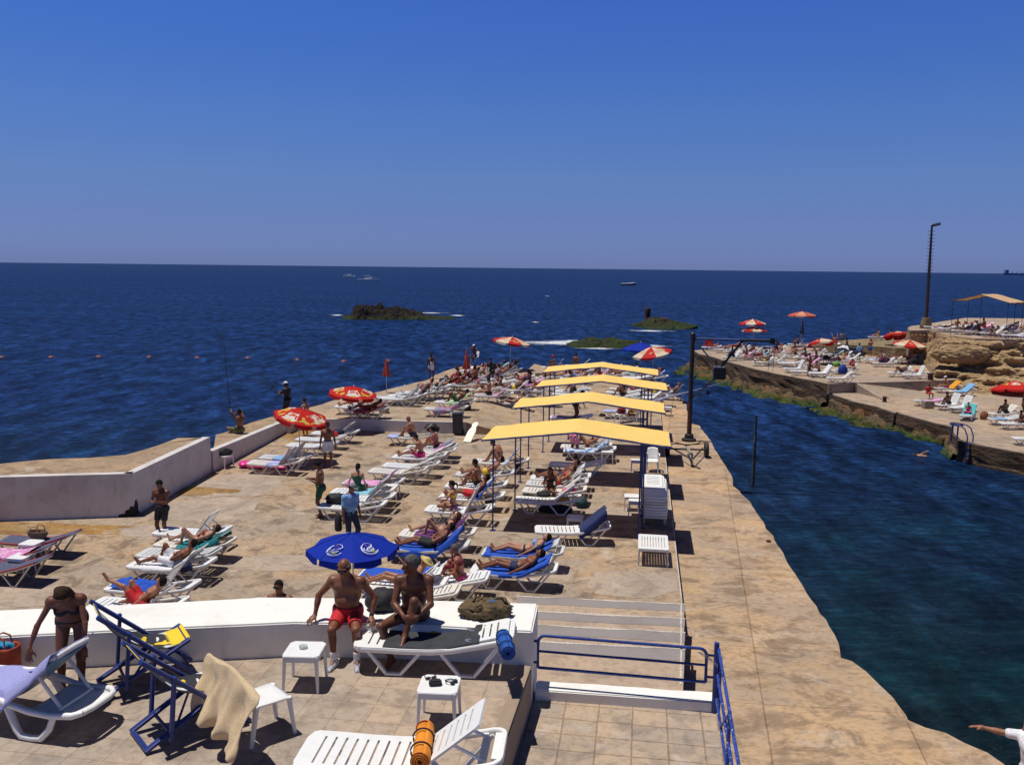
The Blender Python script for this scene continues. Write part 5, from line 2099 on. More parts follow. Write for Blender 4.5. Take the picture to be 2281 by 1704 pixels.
def rolled(loc, rz, rx, label, mat, inner, strap, L=.52, r=.095, bits=None):
	root = thing('rolled_mat', label, 'rolled mat', loc, 0)
	root.rotation_euler = (rx, 0, rz)
	s = MB()
	prof = []
	turns, n = 3.2, 64
	pts = []
	for i in range(n + 1):
		t = i / n
		a = t * turns * 2 * PI
		rr = .025 + (r - .025) * t
		pts.append((rr * math.cos(a), rr * math.sin(a)))
	vs, fs = [], []
	for (x, z) in pts:
		vs += [(x, -L / 2, z), (x, L / 2, z)]
	for i in range(n):
		fs.append((2 * i, 2 * i + 1, 2 * i + 3, 2 * i + 2))
	s.add(vs, fs)
	b = s.build('roll', mat, root, smooth='all', thick=.012)
	e_ = MB()
	for y in (-L / 2 + .004, L / 2 - .004):
		e_ = MB()
		e_.lathe([(.022, -.003), (r * .93, -.003), (r * .93, .003), (.022, .003)], 24, c=(0, y, 0), R=Matrix.Rotation(PI / 2, 3, 'X'), cap0=False, cap1=False)
		e_.build('roll_end', inner, root)
	for y in (-L * .22, L * .20):
		t = MB()
		t.tube([((r * .93 + .006) * math.cos(2 * PI * j / 28) * (1 + .07 * ((j + 14) % 28) / 28), y, (r * .93 + .006) * math.sin(2 * PI * j / 28) * (1 + .07 * ((j + 14) % 28) / 28)) for j in range(28)], .009, 6, closed=True)
		t.build('strap', strap, root)
	return root


M_OR = mat_plain('orange_foam', (0.80, 0.27, 0.015), .75, .2, 10, bmp=.2, bscale=90)
M_ORD = mat_plain('red_orange_foam', (0.42, 0.045, 0.008), .8, .2, 10)
M_BLF = mat_plain('blue_foam', (0.01, 0.09, 0.40), .75, .2, 10, bmp=.2, bscale=90)
M_BLFD = mat_plain('dark_blue_foam', (0.008, 0.045, 0.19), .8, .2, 10)
q = W('ZC', 975, 1515, 5.28)
rolled((q.x, q.y, 5.285), rad(1), 0, 'orange rolled foam mat with black straps lying across the foreground lounger', M_OR, M_ORD, M_BLACK, L=.58, r=.098)
q = W('ZC', 1535, 850, 5.33)
rolled((q.x, q.y, 5.36), rad(8), 0, 'blue rolled foam mat lying across the head of a white lounger', M_BLF, M_BLFD, mat_plain('blue_strap', (.01, .04, .2), .7), L=.50, r=.092)

# small tables
q = W('ZB', 787, 1062, Z_TER)
plastic_table((q.x, q.y, Z_TER), rad(-2), 'white square plastic table with a glass ashtray, beside the seated man\'s shoes', 'white side tables on the terrace')
ta = Vector((q.x, q.y, Z_TER + .45))
q = W('ZC', 1090, 1372, Z_TER)
tb = W('ZC', 1088, 1102, Z_TER + .45)
plastic_table((tb.x, tb.y, Z_TER), rad(-4), 'white square plastic table with a black pouch and earphones, between the two near loungers', 'white side tables on the terrace')
tb.z = Z_TER + .45
gl, nt, b = newmat('ashtray_glass')
b.inputs['Base Color'].default_value = (.75, .80, .80, 1)
b.inputs['Roughness'].default_value = .08
b.inputs['Transmission Weight'].default_value = .75
mb = MB()
mb.lathe([(.044, 0), (.052, .028), (.046, .030), (.038, .008), (.0, .007)], 20, cap1=False)
o = mb.build('ashtray', gl, smooth=True)
o.location = ta + Vector((-.02, .02, .002))
tag(o, 'round glass ashtray on the left white table', 'ashtray')
mb = MB()
mb.box((0, 0, .03), (.15, .10, .055), taper=.85)
o = mb.build('pouch', M_BLACK, bevel=.014)
o.location = tb + Vector((-.04, -.02, .001))
tag(o, 'small black zipped pouch on the white table', 'pouch')
o.rotation_euler = (0, 0, .15)
mb = MB()
mb.tube([(.055 * math.cos(a), .055 * math.sin(a), .012 + .02 * (a > 3)) for a in np.linspace(0, 5.2, 22)], .006, 6)
mb.ball((.055, 0, .02), (.028, .028, .018), 10, 6)
mb.ball((.055 * math.cos(5.2), .055 * math.sin(5.2), .02), (.028, .028, .018), 10, 6)
o = mb.build('headphones', M_BLACK, smooth=True)
o.location = tb + Vector((.12, .04, .001))
tag(o, 'black headphones curled beside a pouch on the white table', 'headphones')
mb = MB()
for sx in (-1, 1):
	mb.ball((sx * .032, 0, .018), (.030, .006, .022), 10, 6)
mb.tube([(-.062, 0, .03), (0, -.004, .03), (.062, 0, .03)], .004, 6)
mb.tube([(-.062, 0, .03), (-.055, .11, .02)], .004, 6)
mb.tube([(.062, 0, .03), (.055, .11, .02)], .004, 6)
o = mb.build('sunglasses', mat_plain('dark_red_lens', (.06, .012, .012), .2), smooth=True)
o.location = tb + Vector((-.10, .10, .0))
o.rotation_euler = (0, 0, .3)
tag(o, 'dark sunglasses behind the black pouch on the table', 'sunglasses')

# bags on the wall
q = W('ZC', 1402, 640, 5.26)
M_KHAKI = mat_plain('khaki_canvas', (0.125, 0.085, 0.040), .9, .45, 9, bmp=.5, bscale=60)
mb = MB()


def bagf(d):
	p = d * 1.5 + Vector((3, 1, 4))
	r = 1 + .16 * mnoise.fractal(p * 1.4, 1.0, 2.0, 4) - .22 * abs(mnoise.noise(p * 2.6)) - .10 * abs(mnoise.noise(p * 5))
	if d.z > .55:
		r *= 1 - .55 * (d.z - .55)
	return r


mb.ball((0, 0, 0), 1.0, 56, 36, fn=bagf)
mb.v = [(x * .36, y * .23, (max(z, -.5) + .5) * .175) for x, y, z in mb.v]
o = mb.build('canvas_bag', M_KHAKI, smooth='all', merge=False)
o.location = (q.x, q.y, 5.262)
tag(o, 'crumpled khaki canvas bag standing open at the right end of the white wall', 'bag')
mb = MB()
for i in range(5):
	pts = []
	for j in range(14):
		t = j / 13
		a = PI * (t * (1.0 + .25 * math.sin(i * 2.1)) + .12 * i)
		pts.append((.05 + .21 * math.cos(a) * (1 - .12 * i), -.02 + .12 * math.sin(a + .3 * i) - .03, .215 - .022 * i + .03 * math.sin(3 * a + i)))
	mb.tube(pts, [.018 + .008 * math.sin(j * 1.7 + i) for j in range(14)], 8)
fo = mb.build('folds', M_KHAKI, o, smooth=True)
mb = MB()
mb.ball((.09, -.02, .19), (.055, .045, .04), 12, 8, fn=lambda d: 1 + .2 * mnoise.noise(d * 3))
mb.build('towel_inside', mat_cloth('denim_towel', (.06, .12, .28)), o, smooth='all')
q = W('ZC', 705, 590, 5.26)
heap('backpack', 'soft black backpack lying on the white wall between the two men', 'bag', (q.x, q.y, 5.262), (.235, .21, .25), M_BLACK, 4, .2, rough=.22)

# red shopping bag at the left edge
q = W('ZA', 22, 1125, Z_TER)
root = thing('shopping_bag', 'orange-red shopping bag with blue cloth in its mouth, at the left edge of the terrace', 'bag', (q.x, q.y, Z_TER), .1)
M_ORB = mat_plain('orange_bag', (.42, .055, .012), .6, .4, 5, bmp=.3, bscale=20)
mb = MB()


def fn(u, v):
	a = 2 * PI * u
	k = 1 + .05 * mnoise.noise(Vector((math.cos(a) * 2, math.sin(a) * 2, v * 3)))
	x = .20 * math.copysign(abs(math.cos(a)) ** .5, math.cos(a)) * (1 - .06 * v) * k
	y = .11 * math.copysign(abs(math.sin(a)) ** .6, math.sin(a)) * (1 + .15 * v) * k
	return (x, y, .42 * v)


mb.grid(fn, 36, 10)
mb.build('bag_body', M_ORB, root, smooth='all', thick=.006)
mb = MB()
for y in (-.1, .1):
	mb.tube([(-.09, y, .38), (-.07, y * .8, .52), (0, y * .6, .56), (.07, y * .8, .52), (.09, y, .38)], .009, 6)
mb.build('handles', M_ORB, root)
h_ = heap('cloth', None, None, (0, 0, .30), (.16, .09, .17), mat_cloth('aqua_towel', (.03, .28, .50)), 8)
h_.parent = root

# ---- deck chairs: navy frames, yellow printed canvas
def mat_canvas_print():
	m, nt, b = newmat('yellow_print_canvas')
	co = nd(nt, 'ShaderNodeTexCoord')
	t = tex(nt, 3.1, 2, .5, dist=1.4)
	t2 = tex(nt, 2.4, 2, .5, dist=.8)
	sep = nd(nt, 'ShaderNodeSeparateXYZ')
	nt.links.new(co.outputs['Object'], sep.inputs[0])
	band = nd(nt, 'ShaderNodeMapRange')
	band.inputs['From Min'].default_value = .06
	band.inputs['From Max'].default_value = .10
	nt.links.new(sep.outputs['X'], band.inputs[0])
	f1 = nd(nt, 'ShaderNodeMath', operation='MULTIPLY')
	nt.links.new(ramp(nt, t.outputs[0], [(.34, 0.0), (.36, 1.0)]), f1.inputs[0])
	nt.links.new(band.outputs[0], f1.inputs[1])
	end = nd(nt, 'ShaderNodeMapRange')
	end.inputs['From Min'].default_value = .80
	end.inputs['From Max'].default_value = .76
	nt.links.new(sep.outputs['X'], end.inputs[0])
	f2 = nd(nt, 'ShaderNodeMath', operation='MULTIPLY')
	nt.links.new(f1.outputs[0], f2.inputs[0])
	nt.links.new(end.outputs[0], f2.inputs[1])
	c = mixc(nt, f2.outputs[0], (.80, .56, .015), mixc(nt, ramp(nt, t2.outputs[0], [(.55, 0.0), (.57, 1.0)]), (.02, .02, .024), (.72, .72, .74)))
	nt.links.new(c, b.inputs['Base Color'])
	b.inputs['Roughness'].default_value = .75
	return m


M_YCAN = mat_canvas_print()


def deck_chair(loc, rz, label, seed):
	"""sling chair facing local +x; foot rail of the seat frame at x=0"""
	root = thing('deck_chair', label, 'deck chair', loc, rz, 'navy and yellow deck chairs')
	hw = .285
	f = MB()          # back frame: from the top behind to the feet in front
	for y in (-hw, hw):
		f.sweep([(-.02, y, 1.02), (1.10, y, .02)], .045, .078, up=(0, 1, 0))
	f.sweep([(.02, -hw, .985), (.02, hw, .985)], .03, .03)
	f.sweep([(.98, -hw, .125), (.98, hw, .125)], .03, .04)
	f.build('back_frame', M_NAVY, root)
	g = MB()          # seat frame: from the feet behind up to the front edge
	hi = hw - .04
	for y in (-hi, hi):
		g.sweep([(.0, y, .03), (.98, y, .52)], .042, .072, up=(0, 1, 0))
	g.sweep([(.95, -hi, .505), (.95, hi, .505)], .03, .03)
	g.sweep([(.02, -hi, .035), (.02, hi, .035)], .05, .04)
	g.build('seat_frame', M_NAVY, root)
	p = MB()          # prop
	ho = hw + .035
	for y in (-ho, ho):
		p.sweep([(.30, y, .78), (.24, y, .10)], .040, .066, up=(0, 1, 0))
	p.sweep([(.25, -ho, .16), (.25, ho, .16)], .028, .04)
	p.sweep([(.245, -ho, .11), (.6, -ho + .5, .30)], .02, .03)
	p.build('prop', M_NAVY, root)
	c = MB()
	P0, P1 = Vector((.0, 0, 1.01)), Vector((.99, 0, .535))

	def fn(u, v):
		a = P0.lerp(P1, u)
		sag = .24 * math.sin(PI * u) ** .8
		return (a.x - .05 * math.sin(PI * u), (-.235 + .47 * v), a.z - sag + .008 * math.sin(9 * u + seed))
	c.grid(fn, 26, 6)
	c.build('canvas', M_YCAN, root, smooth='all', thick=.006)
	return root


a, b = W('ZA', 840, 1525, Z_TER), W('ZA', 610, 1205, Z_TER)
deck_chair((a.x, a.y, Z_TER), rad(40), 'nearer navy deck chair with yellow printed canvas, beside the towel-draped chair', 1)
deck_chair((b.x, b.y, Z_TER), rad(33), 'farther navy deck chair with yellow canvas, against the white wall', 4)

# ---- white chair with a beige towel over its back
q = W('ZB', 470, 1420, Z_TER)
ch = plastic_chair((q.x + .03, q.y + .02, Z_TER), rad(42), 'white plastic chair with a beige towel over its back, in the foreground', 'white plastic chairs')
M_TOWB = mat_cloth('beige_towel', (.62, .47, .29))
mb = MB()


def fn(u, v):
	w_ = -.62 + 1.22 * u
	s = v * .86 - .68            # along the cloth; 0 = over the top edge of the back
	fold = (.012 + .045 * abs(s)) * math.sin(u * 19 + 1.6 * math.sin(v * 4)) + .02 * math.sin(u * 41 + 2 * v) * abs(s) + .05 * mnoise.noise(Vector((u * 5, v * 3, 2)))
	if s < 0:       # behind the back, hanging in the air
		x = -.365 + s * .34 - fold * 1.3 * (1 - .3 * v)
		z = .845 + s * .88
	else:
		x = -.335 + s * .26 + fold * .5
		z = .845 - s * .92
		if z < .50:
			x += (.50 - z) * .9
			z = .50 - (.50 - z) * .12
	sl = -.22 * max(0, .45 - u) * (1 if s < 0 else .25)
	if s > 0:
		w_ *= 1 - 1.6 * s
	y = w_ * (1 - .22 * abs(s)) + .05 * mnoise.noise(Vector((v * 4, u * 2, 7)))
	return (x, y, max(.03, z + sl + .015 * math.sin(8 * u + 5 * v)) - .05 * abs(w_) ** 1.2)


mb.grid(fn, 90, 50)
tw = mb.build('towel', M_TOWB, smooth='all', thick=.005)
tag(tw, 'big beige towel hanging in folds over the back of a white chair', 'towel')
tw.location = ch.location
tw.rotation_euler = ch.rotation_euler

# ---- rounded resin lounger at the left edge, with a lavender towel
M_LAV = mat_cloth('lavender_towel', (.34, .35, .66))
lb = W('ZA', 610, 1270, Z_TER + .33)
root = thing('resin_lounger', 'rounded white resin lounger with thick curved legs, at the left edge of the terrace', 'sun lounger', (lb.x, lb.y, Z_TER), rad(-14 + 180), 'white loungers on the terrace')
# local: x = 0 at the head end, +x towards the foot (left in the picture)
hw = .33
f = MB()
path = []
for y in (-hw, hw):
	yy = y
	pts = [(.02, y * .72, .33), (.10, y * .94, .32), (.35, y, .30), (.60, y, .31), (.85, y, .36), (1.05, y, .40), (1.4, y, .37), (2.0, y, .34)]
	f.tube(pts, [.030, .034, .036, .036, .038, .040, .038, .036], 10)
f.tube([(.02, -hw * .72, .33), (-.015, -.12, .335), (-.015, .12, .335), (.02, hw * .72, .33)], .030, 10)
f.build('frame', M_PL, root, smooth=True)
for y in (-hw, hw):
	l = MB()
	l.tube([(1.02, y, .40), (.88, y, .33), (.76, y * 1.05, .10), (.70, y * 1.06, .035), (.58, y * 1.06, .03), (.46, y * 1.05, .04), (.36, y * 1.02, .15), (.30, y, .30)], [.040, .040, .038, .036, .034, .036, .036, .034], 10)
	l.build('leg', M_PL, root, smooth=True)
t = MB()
t.grid(lambda u, v: (.02 + .62 * u, (-.30 + .60 * v) * (1 - .22 * (1 - u) ** 3), .318 - .02 * math.sin(PI * v)), 10, 8)
t.build('tail_panel', M_PL, root, smooth='all', thick=.02)
s = MB()
s.grid(lambda u, v: (.92 + 1.1 * u, -.30 + .60 * v, .40 - .05 * u - .015 * math.sin(PI * v)), 10, 6)
s.build('seat', M_PL, root, smooth='all', thick=.022)
bk_ = MB()
ba = rad(40)


def bfn(u, v):
	r_ = .80 * u
	w_ = .29 * (1 - .35 * max(0, u - .75) ** 2 * 8)
	return (.93 - r_ * math.cos(ba), w_ * (2 * v - 1), .395 + r_ * math.sin(ba) - .03 * math.sin(PI * v))


bk_.grid(bfn, 12, 8)
bk_.build('backrest', mat_plain('blue_grey_plastic', (.10, .20, .33), .4), root, smooth='all', thick=.03)
st = MB()
for y in (-hw * .86, hw * .86):
	st.tube([(.93, y, .39), (.93 - .42 * math.cos(ba), y, .395 + .42 * math.sin(ba)), (.93 - .80 * math.cos(ba), y * .80, .395 + .80 * math.sin(ba))], .030, 8)
st.tube([(.93 - .80 * math.cos(ba), -hw * .69, .395 + .80 * math.sin(ba)), (.93 - .83 * math.cos(ba), 0, .395 + .83 * math.sin(ba)), (.93 - .80 * math.cos(ba), hw * .69, .395 + .80 * math.sin(ba))], .030, 8)
st.build('back_frame', M_PL, root, smooth=True)
sr = MB()
for y in (-.22, .22):
	sr.sweep([(.93 - .45 * math.cos(ba), y, .39 + .45 * math.sin(ba)), (.30, y, .335)], .034, .028, up=(0, 1, 0))
sr.sweep([(.30, -.25, .335), (.30, .25, .335)], .03, .03)
sr.build('strut', M_PL, root)
mb = MB()


def fn(u, v):
	s_ = u * 1.75
	w_ = mnoise.noise(Vector((s_ * 3, v * 4, 3)))
	w2 = mnoise.noise(Vector((s_ * 8, v * 9, 5)))
	y = -.40 + .74 * v + .05 * mnoise.noise(Vector((u * 5, v, 1)))
	if s_ < .74:
		r_ = .80 - s_
		x, z = .93 - r_ * math.cos(ba), .42 + r_ * math.sin(ba)
		z += .025 * (w_ + .6 * w2) + .02
	else:
		r_ = s_ - .74
		x = .90 + r_
		z = .425 - .045 * r_ + .03 * max(0, w_ + .5 * w2) + .07 * math.exp(-((r_ - .10) / .10) ** 2) * (v > .1)
	if v < .12:
		z -= (.12 - v) * 1.2
		y = max(y, -.385)
	return (x, -y, z)


mb.grid(fn, 60, 30)
tw = mb.build('towel', M_LAV, smooth='all', thick=.008)
tag(tw, 'crumpled lavender towel the bending woman spreads over the lounger', 'towel')
tw.location = root.location
tw.rotation_euler = root.rotation_euler

# ---- blue gate and railing on the landing
root = thing('gate', 'blue tube gate with rounded corners across the head of the steps', 'gate', (0, 0, 0))
gp0 = W('ZD', 340, 1180, Z_TILE)
gp0 = Vector((k0.x - .12, k0.y + .12, Z_TILE))
gp1 = W('ZD', 1607, 1268, Z_TILE)
root.location = gp0
gd = (gp1 - gp0)
GL = gd.length
gr = math.atan2(gd.y, gd.x)
root.rotation_euler = (0, 0, gr)
ga, gb = .16, GL - .12
g = MB()
rc = .09
path = [(ga, 0, .40), (ga, 0, .40), (ga, 0, .84 - rc)]
for k_ in range(1, 5):
	a = PI - k_ / 4 * PI / 2
	path.append((ga + rc + rc * math.cos(a), 0, .84 - rc + rc * math.sin(a)))
for k_ in range(0, 5):
	a = PI / 2 - k_ / 4 * PI / 2
	path.append((gb - rc + rc * math.cos(a), 0, .84 - rc + rc * math.sin(a)))
path += [(gb, 0, .40)]
g.tube(path[1:], .021, 8)
g.tube([(ga, 0, .40), (gb, 0, .40)], .020, 8)
g.tube([(ga, 0, .625), (gb, 0, .625)], .017, 8)
g.build('gate_frame', M_BLUEP, root)
for x in (0, GL):
	p = MB()
	p.tube([(x, 0, 0 if x else .1), (x, 0, .93 if x else .95)], .032, 10)
	p.build('post', M_BLUEP, root)
hg = MB()
for x0, x1 in ((0, ga), (gb, GL)):
	for z in (.47, .76):
		hg = MB()
		hg.sweep([(x0, 0, z), (x1, 0, z)], .016, .03)
		hg.build('hinge', M_NAVY, root)
wm = MB()
for q in range(3):
	wm.tube([(gb - .12 + .02 * q, -.02, .80), (gb + .02, -.03, .72 + .02 * q), (GL + .02, -.03, .66 - .02 * q)], .004, 5)
wm.build('tie_wire', M_ALU, root)

root = thing('railing', 'chipped blue tube railing running down the right side of the tiled landing', 'railing', (gp1.x, gp1.y, Z_TILE))
M_CHB = mat_plain('chipped_blue', (.02, .055, .30), .5, .4, 10)
nt = M_CHB.node_tree
b = nt.nodes['Principled BSDF']
src = b.inputs['Base Color'].links[0].from_socket
nt.links.new(mixc(nt, ramp(nt, tex(nt, 30, 5, .7).outputs[0], [(.60, 0.0), (.63, 1.0)]), src, (.50, .52, .58)), b.inputs['Base Color'])
rd = (rail_line(3.0) - rail_line(gp1.y))
rd.normalize()
for i, z in enumerate((.20, .52, .86)):
	m = MB()
	pth = [Vector((.02, -.02, z)), Vector((.02, -.02, z)) + rd * 3, Vector((.02, -.02, z)) + rd * 7.5]
	m.tube(pth, .019, 8)
	m.build('rail', M_CHB, root)
for d in (1.6, 3.4, 5.2):
	m = MB()
	m.tube([rd * d + Vector((.02, -.02, 0)), rd * d + Vector((.02, -.02, .88))], .022, 8)
	m.build('post', M_CHB, root)
m = MB()
m.tube([Vector((.02, -.02, .86)) + rd * 1.6, Vector((.02, -.02, .20)) + rd * .7], .015, 8)
m.build('brace', M_CHB, root)
m = MB()
m.tube([Vector((.05, .02, 0)), Vector((.05, .02, .72))], .034, 10)
m.build('post', M_CHB, root)

# dark drain hole at the foot of the seat wall
q = W('ZA', 1415, 1000, Z_TER)
m = MB()
m.lathe([(.085, 0), (.085, .035), (.05, .04)], 16, R=Matrix.Rotation(PI / 2, 3, 'X'))
d = m.build('drain_pipe', M_RUB)
sw = bpy.data.objects['seat_wall']
d.parent = sw
d.location = (q.x, q.y + .015, Z_TER + .075)

# person at the lower right corner pointing
q = WY('RH', 1402, 1500, 10.9)
P = p_stand(arms='down', look=(1, .3, -.1))
P['wri'] = [(.04, .26, .80), (.60, -.30, 1.33)]
P['ep'] = [(-1, .6, 0), (.1, -.6, -1)]
person('person in a white T-shirt at the lower right corner stretching an arm towards the water', (q.x + .02, q.y, Z_WALK), rad(168), P, 0, [('shirt', 'white'), ('shorts', 'grey')], ('black', 'short'), vox=.0095, s=1.0,
	hands=[dict(d=(0, 0, -1), n=(0, 1, 0), t=(1, 0, 0)), dict(d=(1, .05, .05), n=(0, -.3, 1), t=(0, 1, .2), c=.25, sp=.2)])
# the man whose head shows behind the wall
q = WY('ZB', 600, 400, 15.0)
person('dark-haired man in sunglasses of whom only the head shows above the white wall', (q.x, 15.0, Z_DECK), rad(-95), p_stand(look=(1, 0, -.1), s=.955), 1, [('trunks', 'navy')], ('black', 'short'), vox=.014, glasses=True, s=.955)

# ------------------------------------------------------------------ the crowd on the deck
VIEW.update(NA=(900, 780, .13562), NB=(1150, 780, .15823), NC=(640, 820, .14467), ND=(1540, 730, .10850), NE=(1740, 730, .11302), NF=(2020, 660, .11799), NG=(2020, 840, .11799))
RND = random.Random(7)
ZD = Z_DECK


def TW(n):
	d = dict(blue=((.015, .06, .36),), royal=((.02, .09, .50),), teal=((.01, .20, .22),), pink=((.62, .22, .46), (.70, .45, .62), 'print', 9), white=((.74, .74, .76),), lilac=((.30, .33, .62), (.50, .52, .72), 'print', 6),
			green=((.28, .62, .22), (.62, .75, .60), 'print', 8), red=((.42, .02, .03),), darkred=((.24, .02, .03), (.40, .10, .08), 'print', 7), orange=((.75, .33, .02),), aqua=((.22, .50, .62),), sky=((.20, .42, .68),),
			purple=((.13, .035, .16),), navy=((.015, .025, .10),), multi=((.45, .10, .22), (.12, .35, .45), 'print', 11), grey=((.30, .31, .35), (.42, .44, .48), 'print', 12), turq=((.10, .48, .48),), violet=((.22, .12, .40),),
			bstripe=((.60, .64, .70), (.04, .16, .45), 'print', 5), redmix=((.50, .05, .03), (.60, .35, .28), 'print', 8))[n]
	return mat_cloth('towel_' + n, d[0], *(d[1:] if len(d) > 1 else ()))


def wear(s):
	return [tuple(q.split(':')) for q in s.split(',')] if s else []


def vox_for(p):
	return min(.026, max(.0125, .00062 * Vector(p).length))


def L(view, x, y, deg, label, rz=0.0, z=None, per=None, tow=None, grp='white plastic loungers on the deck', mat=None, head=None):
	z = ZD if z is None else z
	p = W(view, x, y, z + .345)
	rz = HEAD + rad(rz) + rad(RND.uniform(-1.5, 1.5))
	loc = Vector((p.x, p.y, z))
	lo = lounger(loc, rz, deg, label, grp, mat)
	dk = lo['deg']
	del lo['deg']
	if tow:
		tl, tm, x0, x1, ov = tow
		drape('towel', tl, 'towel', loc, rz, dk, TW(tm), x0, x1, .31, ov, seed=RND.random() * 40)
	if per:
		on_lounger(loc, rz, dk, *per)
	return lo


def on_lounger(loc, rz, dk, label, sk, kind, args, wr_, hair, sex='m', kw=None):
	kw = dict(kw or {})
	s = kw.pop('s', .96 if sex == 'm' else .92)
	vx = vox_for(loc)
	off = kw.pop('off', 0.0)
	if kind == 'lie':
		P = p_lie(dk, s=s, **args)
		person(label, loc, rz, P, sk, wear(wr_), hair, sex, s=s, vox=vx, **kw)
	else:
		M = Matrix.Rotation(rz, 3, 'Z')
		if kind == 'sit':
			P = p_sit(.375, s=s, **args)
			q = loc + M @ Vector((1.02 + off, 0, 0))
			r_ = rz + PI
		elif kind == 'edge':
			P = p_sit(.375, s=s, **args)
			q = loc + M @ Vector((.75 + off, -.12, 0))
			r_ = rz - PI / 2
		elif kind == 'edgefar':
			P = p_sit(.375, s=s, **args)
			q = loc + M @ Vector((.75 + off, .12, 0))
			r_ = rz + PI / 2
		person(label, q, r_, P, sk, wear(wr_), hair, sex, s=s, vox=vx, **kw)


def S(view, x, y, face, label, sk, wr_, hair, sex='m', z=None, pose=None, **kw):
	z = ZD if z is None else z
	p = W(view, x, y, z)
	s = kw.pop('s', .98 if sex == 'm' else .93)
	P = pose or p_stand(s=s)
	return person(label, (p.x, p.y, z), rad(face), P, sk, wear(wr_), hair, sex, s=s, vox=vox_for(p), **kw)


SH = ('black', 'short')
BR = ('brown', 'short')
# --- left group
L('ZG', 1075, 985, 52, 'empty white lounger with its slatted back raised, farthest of the left group', per=None)
L('ZG', 1085, 1062, 28, 'white lounger under the woman on the teal towel', tow=('teal towel under the sunbathing woman in the left group', 'teal', .62, 1.85, .16),
per=('woman in dark red top and black bottom lying, one knee raised, on teal towel', 3, 'lie', dict(legs='one', arms='belly'), 'top:darkred,bottom:black', ('brown', 'short'), 'f', dict(glasses=True)))
L('ZG', 965, 1132, 14, 'flat empty white lounger between the teal towel and the man in white shorts')
L('ZG', 905, 1205, 40, 'white lounger under the man in white swim shorts', tow=('white towel hanging off the lounger of the man in white shorts', 'white', .35, 1.7, .10),
per=('man in white swim shorts lying on his back with one knee up, left group', 1, 'lie', dict(legs='one2', arms='belly'), 'shorts:white', SH))
L('ZG', 760, 1355, 52, 'white lounger with a crumpled blue towel, raised back, left group')
p = W('ZG', 760, 1355, ZD + .345)
drape('towel', 'crumpled blue towel heaped on a white lounger in the left group', 'towel', (p.x, p.y, ZD), HEAD, 52, TW('royal'), .12, 1.12, .27, .02, 3, wr=.10)
q = W('ZG', 1240, 1230, ZD + .5)
heap('bag', 'navy bag at the head of the lounger with the white towel', 'bag', (q.x, q.y, ZD + .40), (.22, .16, .2), cl('navy'), 5, 0, .4)
L('ZG', 640, 1478, 40, 'white lounger just behind the white wall, under the man in red shorts',
per=('man in red swim shorts lying with crossed legs just behind the white wall', 0, 'lie', dict(legs='crossed', arms='side'), 'shorts:red', SH))
q = W('ZG', 965, 1452, ZD + .6)
heap('towel', 'red towel bunched under the shoulder of the man in red shorts', 'towel', (q.x, q.y, ZD + .42), (.16, .2, .16), TW('red'), 9, 0, .4)
S('ZG', 1112, 1052, -100, 'tanned man in black shorts standing alone looking down at the left group of loungers', 2, 'shorts:black', SH, pose=p_stand(arms='phone', look=(1, .1, -.6)))

# far-left fabric loungers
M_BG = mat_plain('blue_grey_fabric', (.075, .085, .15), .8, .3, 20, bmp=.2, bscale=120)
M_REDT = mat_plain('red_piping', (.40, .05, .05), .6)


def fabric_lounger(view, x, y, label, z=ZD):
	p = W(view, x, y, z + .34)
	root = thing('fabric_lounger', label, 'sun lounger', (p.x, p.y, z), HEAD + rad(1), 'blue fabric loungers at the left edge')
	g = MB()
	LX = 1.95
	prof = [(0, .34), (.5, .33), (1.15, .34), (1.55, .45), (1.95, .60)]

	def zf(x):
		for (a, za), (b, zb) in zip(prof, prof[1:]):
			if x <= b:
				return za + (zb - za) * (x - a) / (b - a)
		return prof[-1][1]
	g.grid(lambda u, v: (LX * u, -.30 + .60 * v, zf(LX * u) - .025 * math.sin(PI * v)), 24, 8)
	g.build('sling', M_BG, root, smooth='all', thick=.012)
	t = MB()
	for yy in (-.315, .315):
		t.sweep([(x_, yy, z_) for x_, z_ in prof], .035, .035)
	t.build('piping', M_REDT, root)
	f = MB()
	for yy in (-.31, .31):
		f.sweep([(x_, yy, z_ - .035) for x_, z_ in prof], .035, .04)
	f.sweep([(.01, -.31, .31), (.01, .31, .31)], .035, .035)
	f.sweep([(1.94, -.31, .56), (1.94, .31, .56)], .035, .035)
	f.build('frame', M_ALU, root)
	for s_ in (-1, 1):
		for pts in ([(.15, .30), (.42, .02), (.56, .02), (.85, .30)], [(1.12, .30), (1.34, .02), (1.46, .02), (1.85, .53)]):
			l = MB()
			l.sweep([(a, s_ * .29, b) for a, b in pts], .04, .04, up=(0, 1, 0))
			l.build('leg', M_ALU, root)
	return root


fabric_lounger('ZG', 15, 1040, 'farther blue fabric lounger with red edging and a wicker basket on it, left edge')
fabric_lounger('ZG', -180, 1130, 'blue fabric lounger half covered by a pink towel, left edge')
fabric_lounger('ZG', -235, 1215, 'nearest blue fabric lounger with red edging, left edge')
p = W('ZG', -180, 1130, ZD + .34)
drape('towel', 'pink patterned towel spread on a blue fabric lounger at the left edge', 'towel', (p.x, p.y, ZD), HEAD + rad(1), 14, TW('pink'), .2, 1.55, .30, .10, 5)
for (x, y), lb_ in zip(((215, 1062), (140, 1155)), ('farther white side table standing among the blue fabric loungers', 'nearer white side table among the blue fabric loungers')):
	q = W('ZG', x, y, ZD + .45)
	plastic_table((q.x, q.y, ZD), HEAD, lb_, 'white side tables on the deck')
q = W('ZG', 258, 1035, ZD + .36)
root = thing('basket', 'wicker beach basket standing on the farther blue fabric lounger', 'basket', (q.x, q.y, ZD + .345), HEAD)
M_WICK = mat_plain('wicker', (.34, .22, .12), .8, .45, 40, bmp=.6, bscale=90)
b = MB()
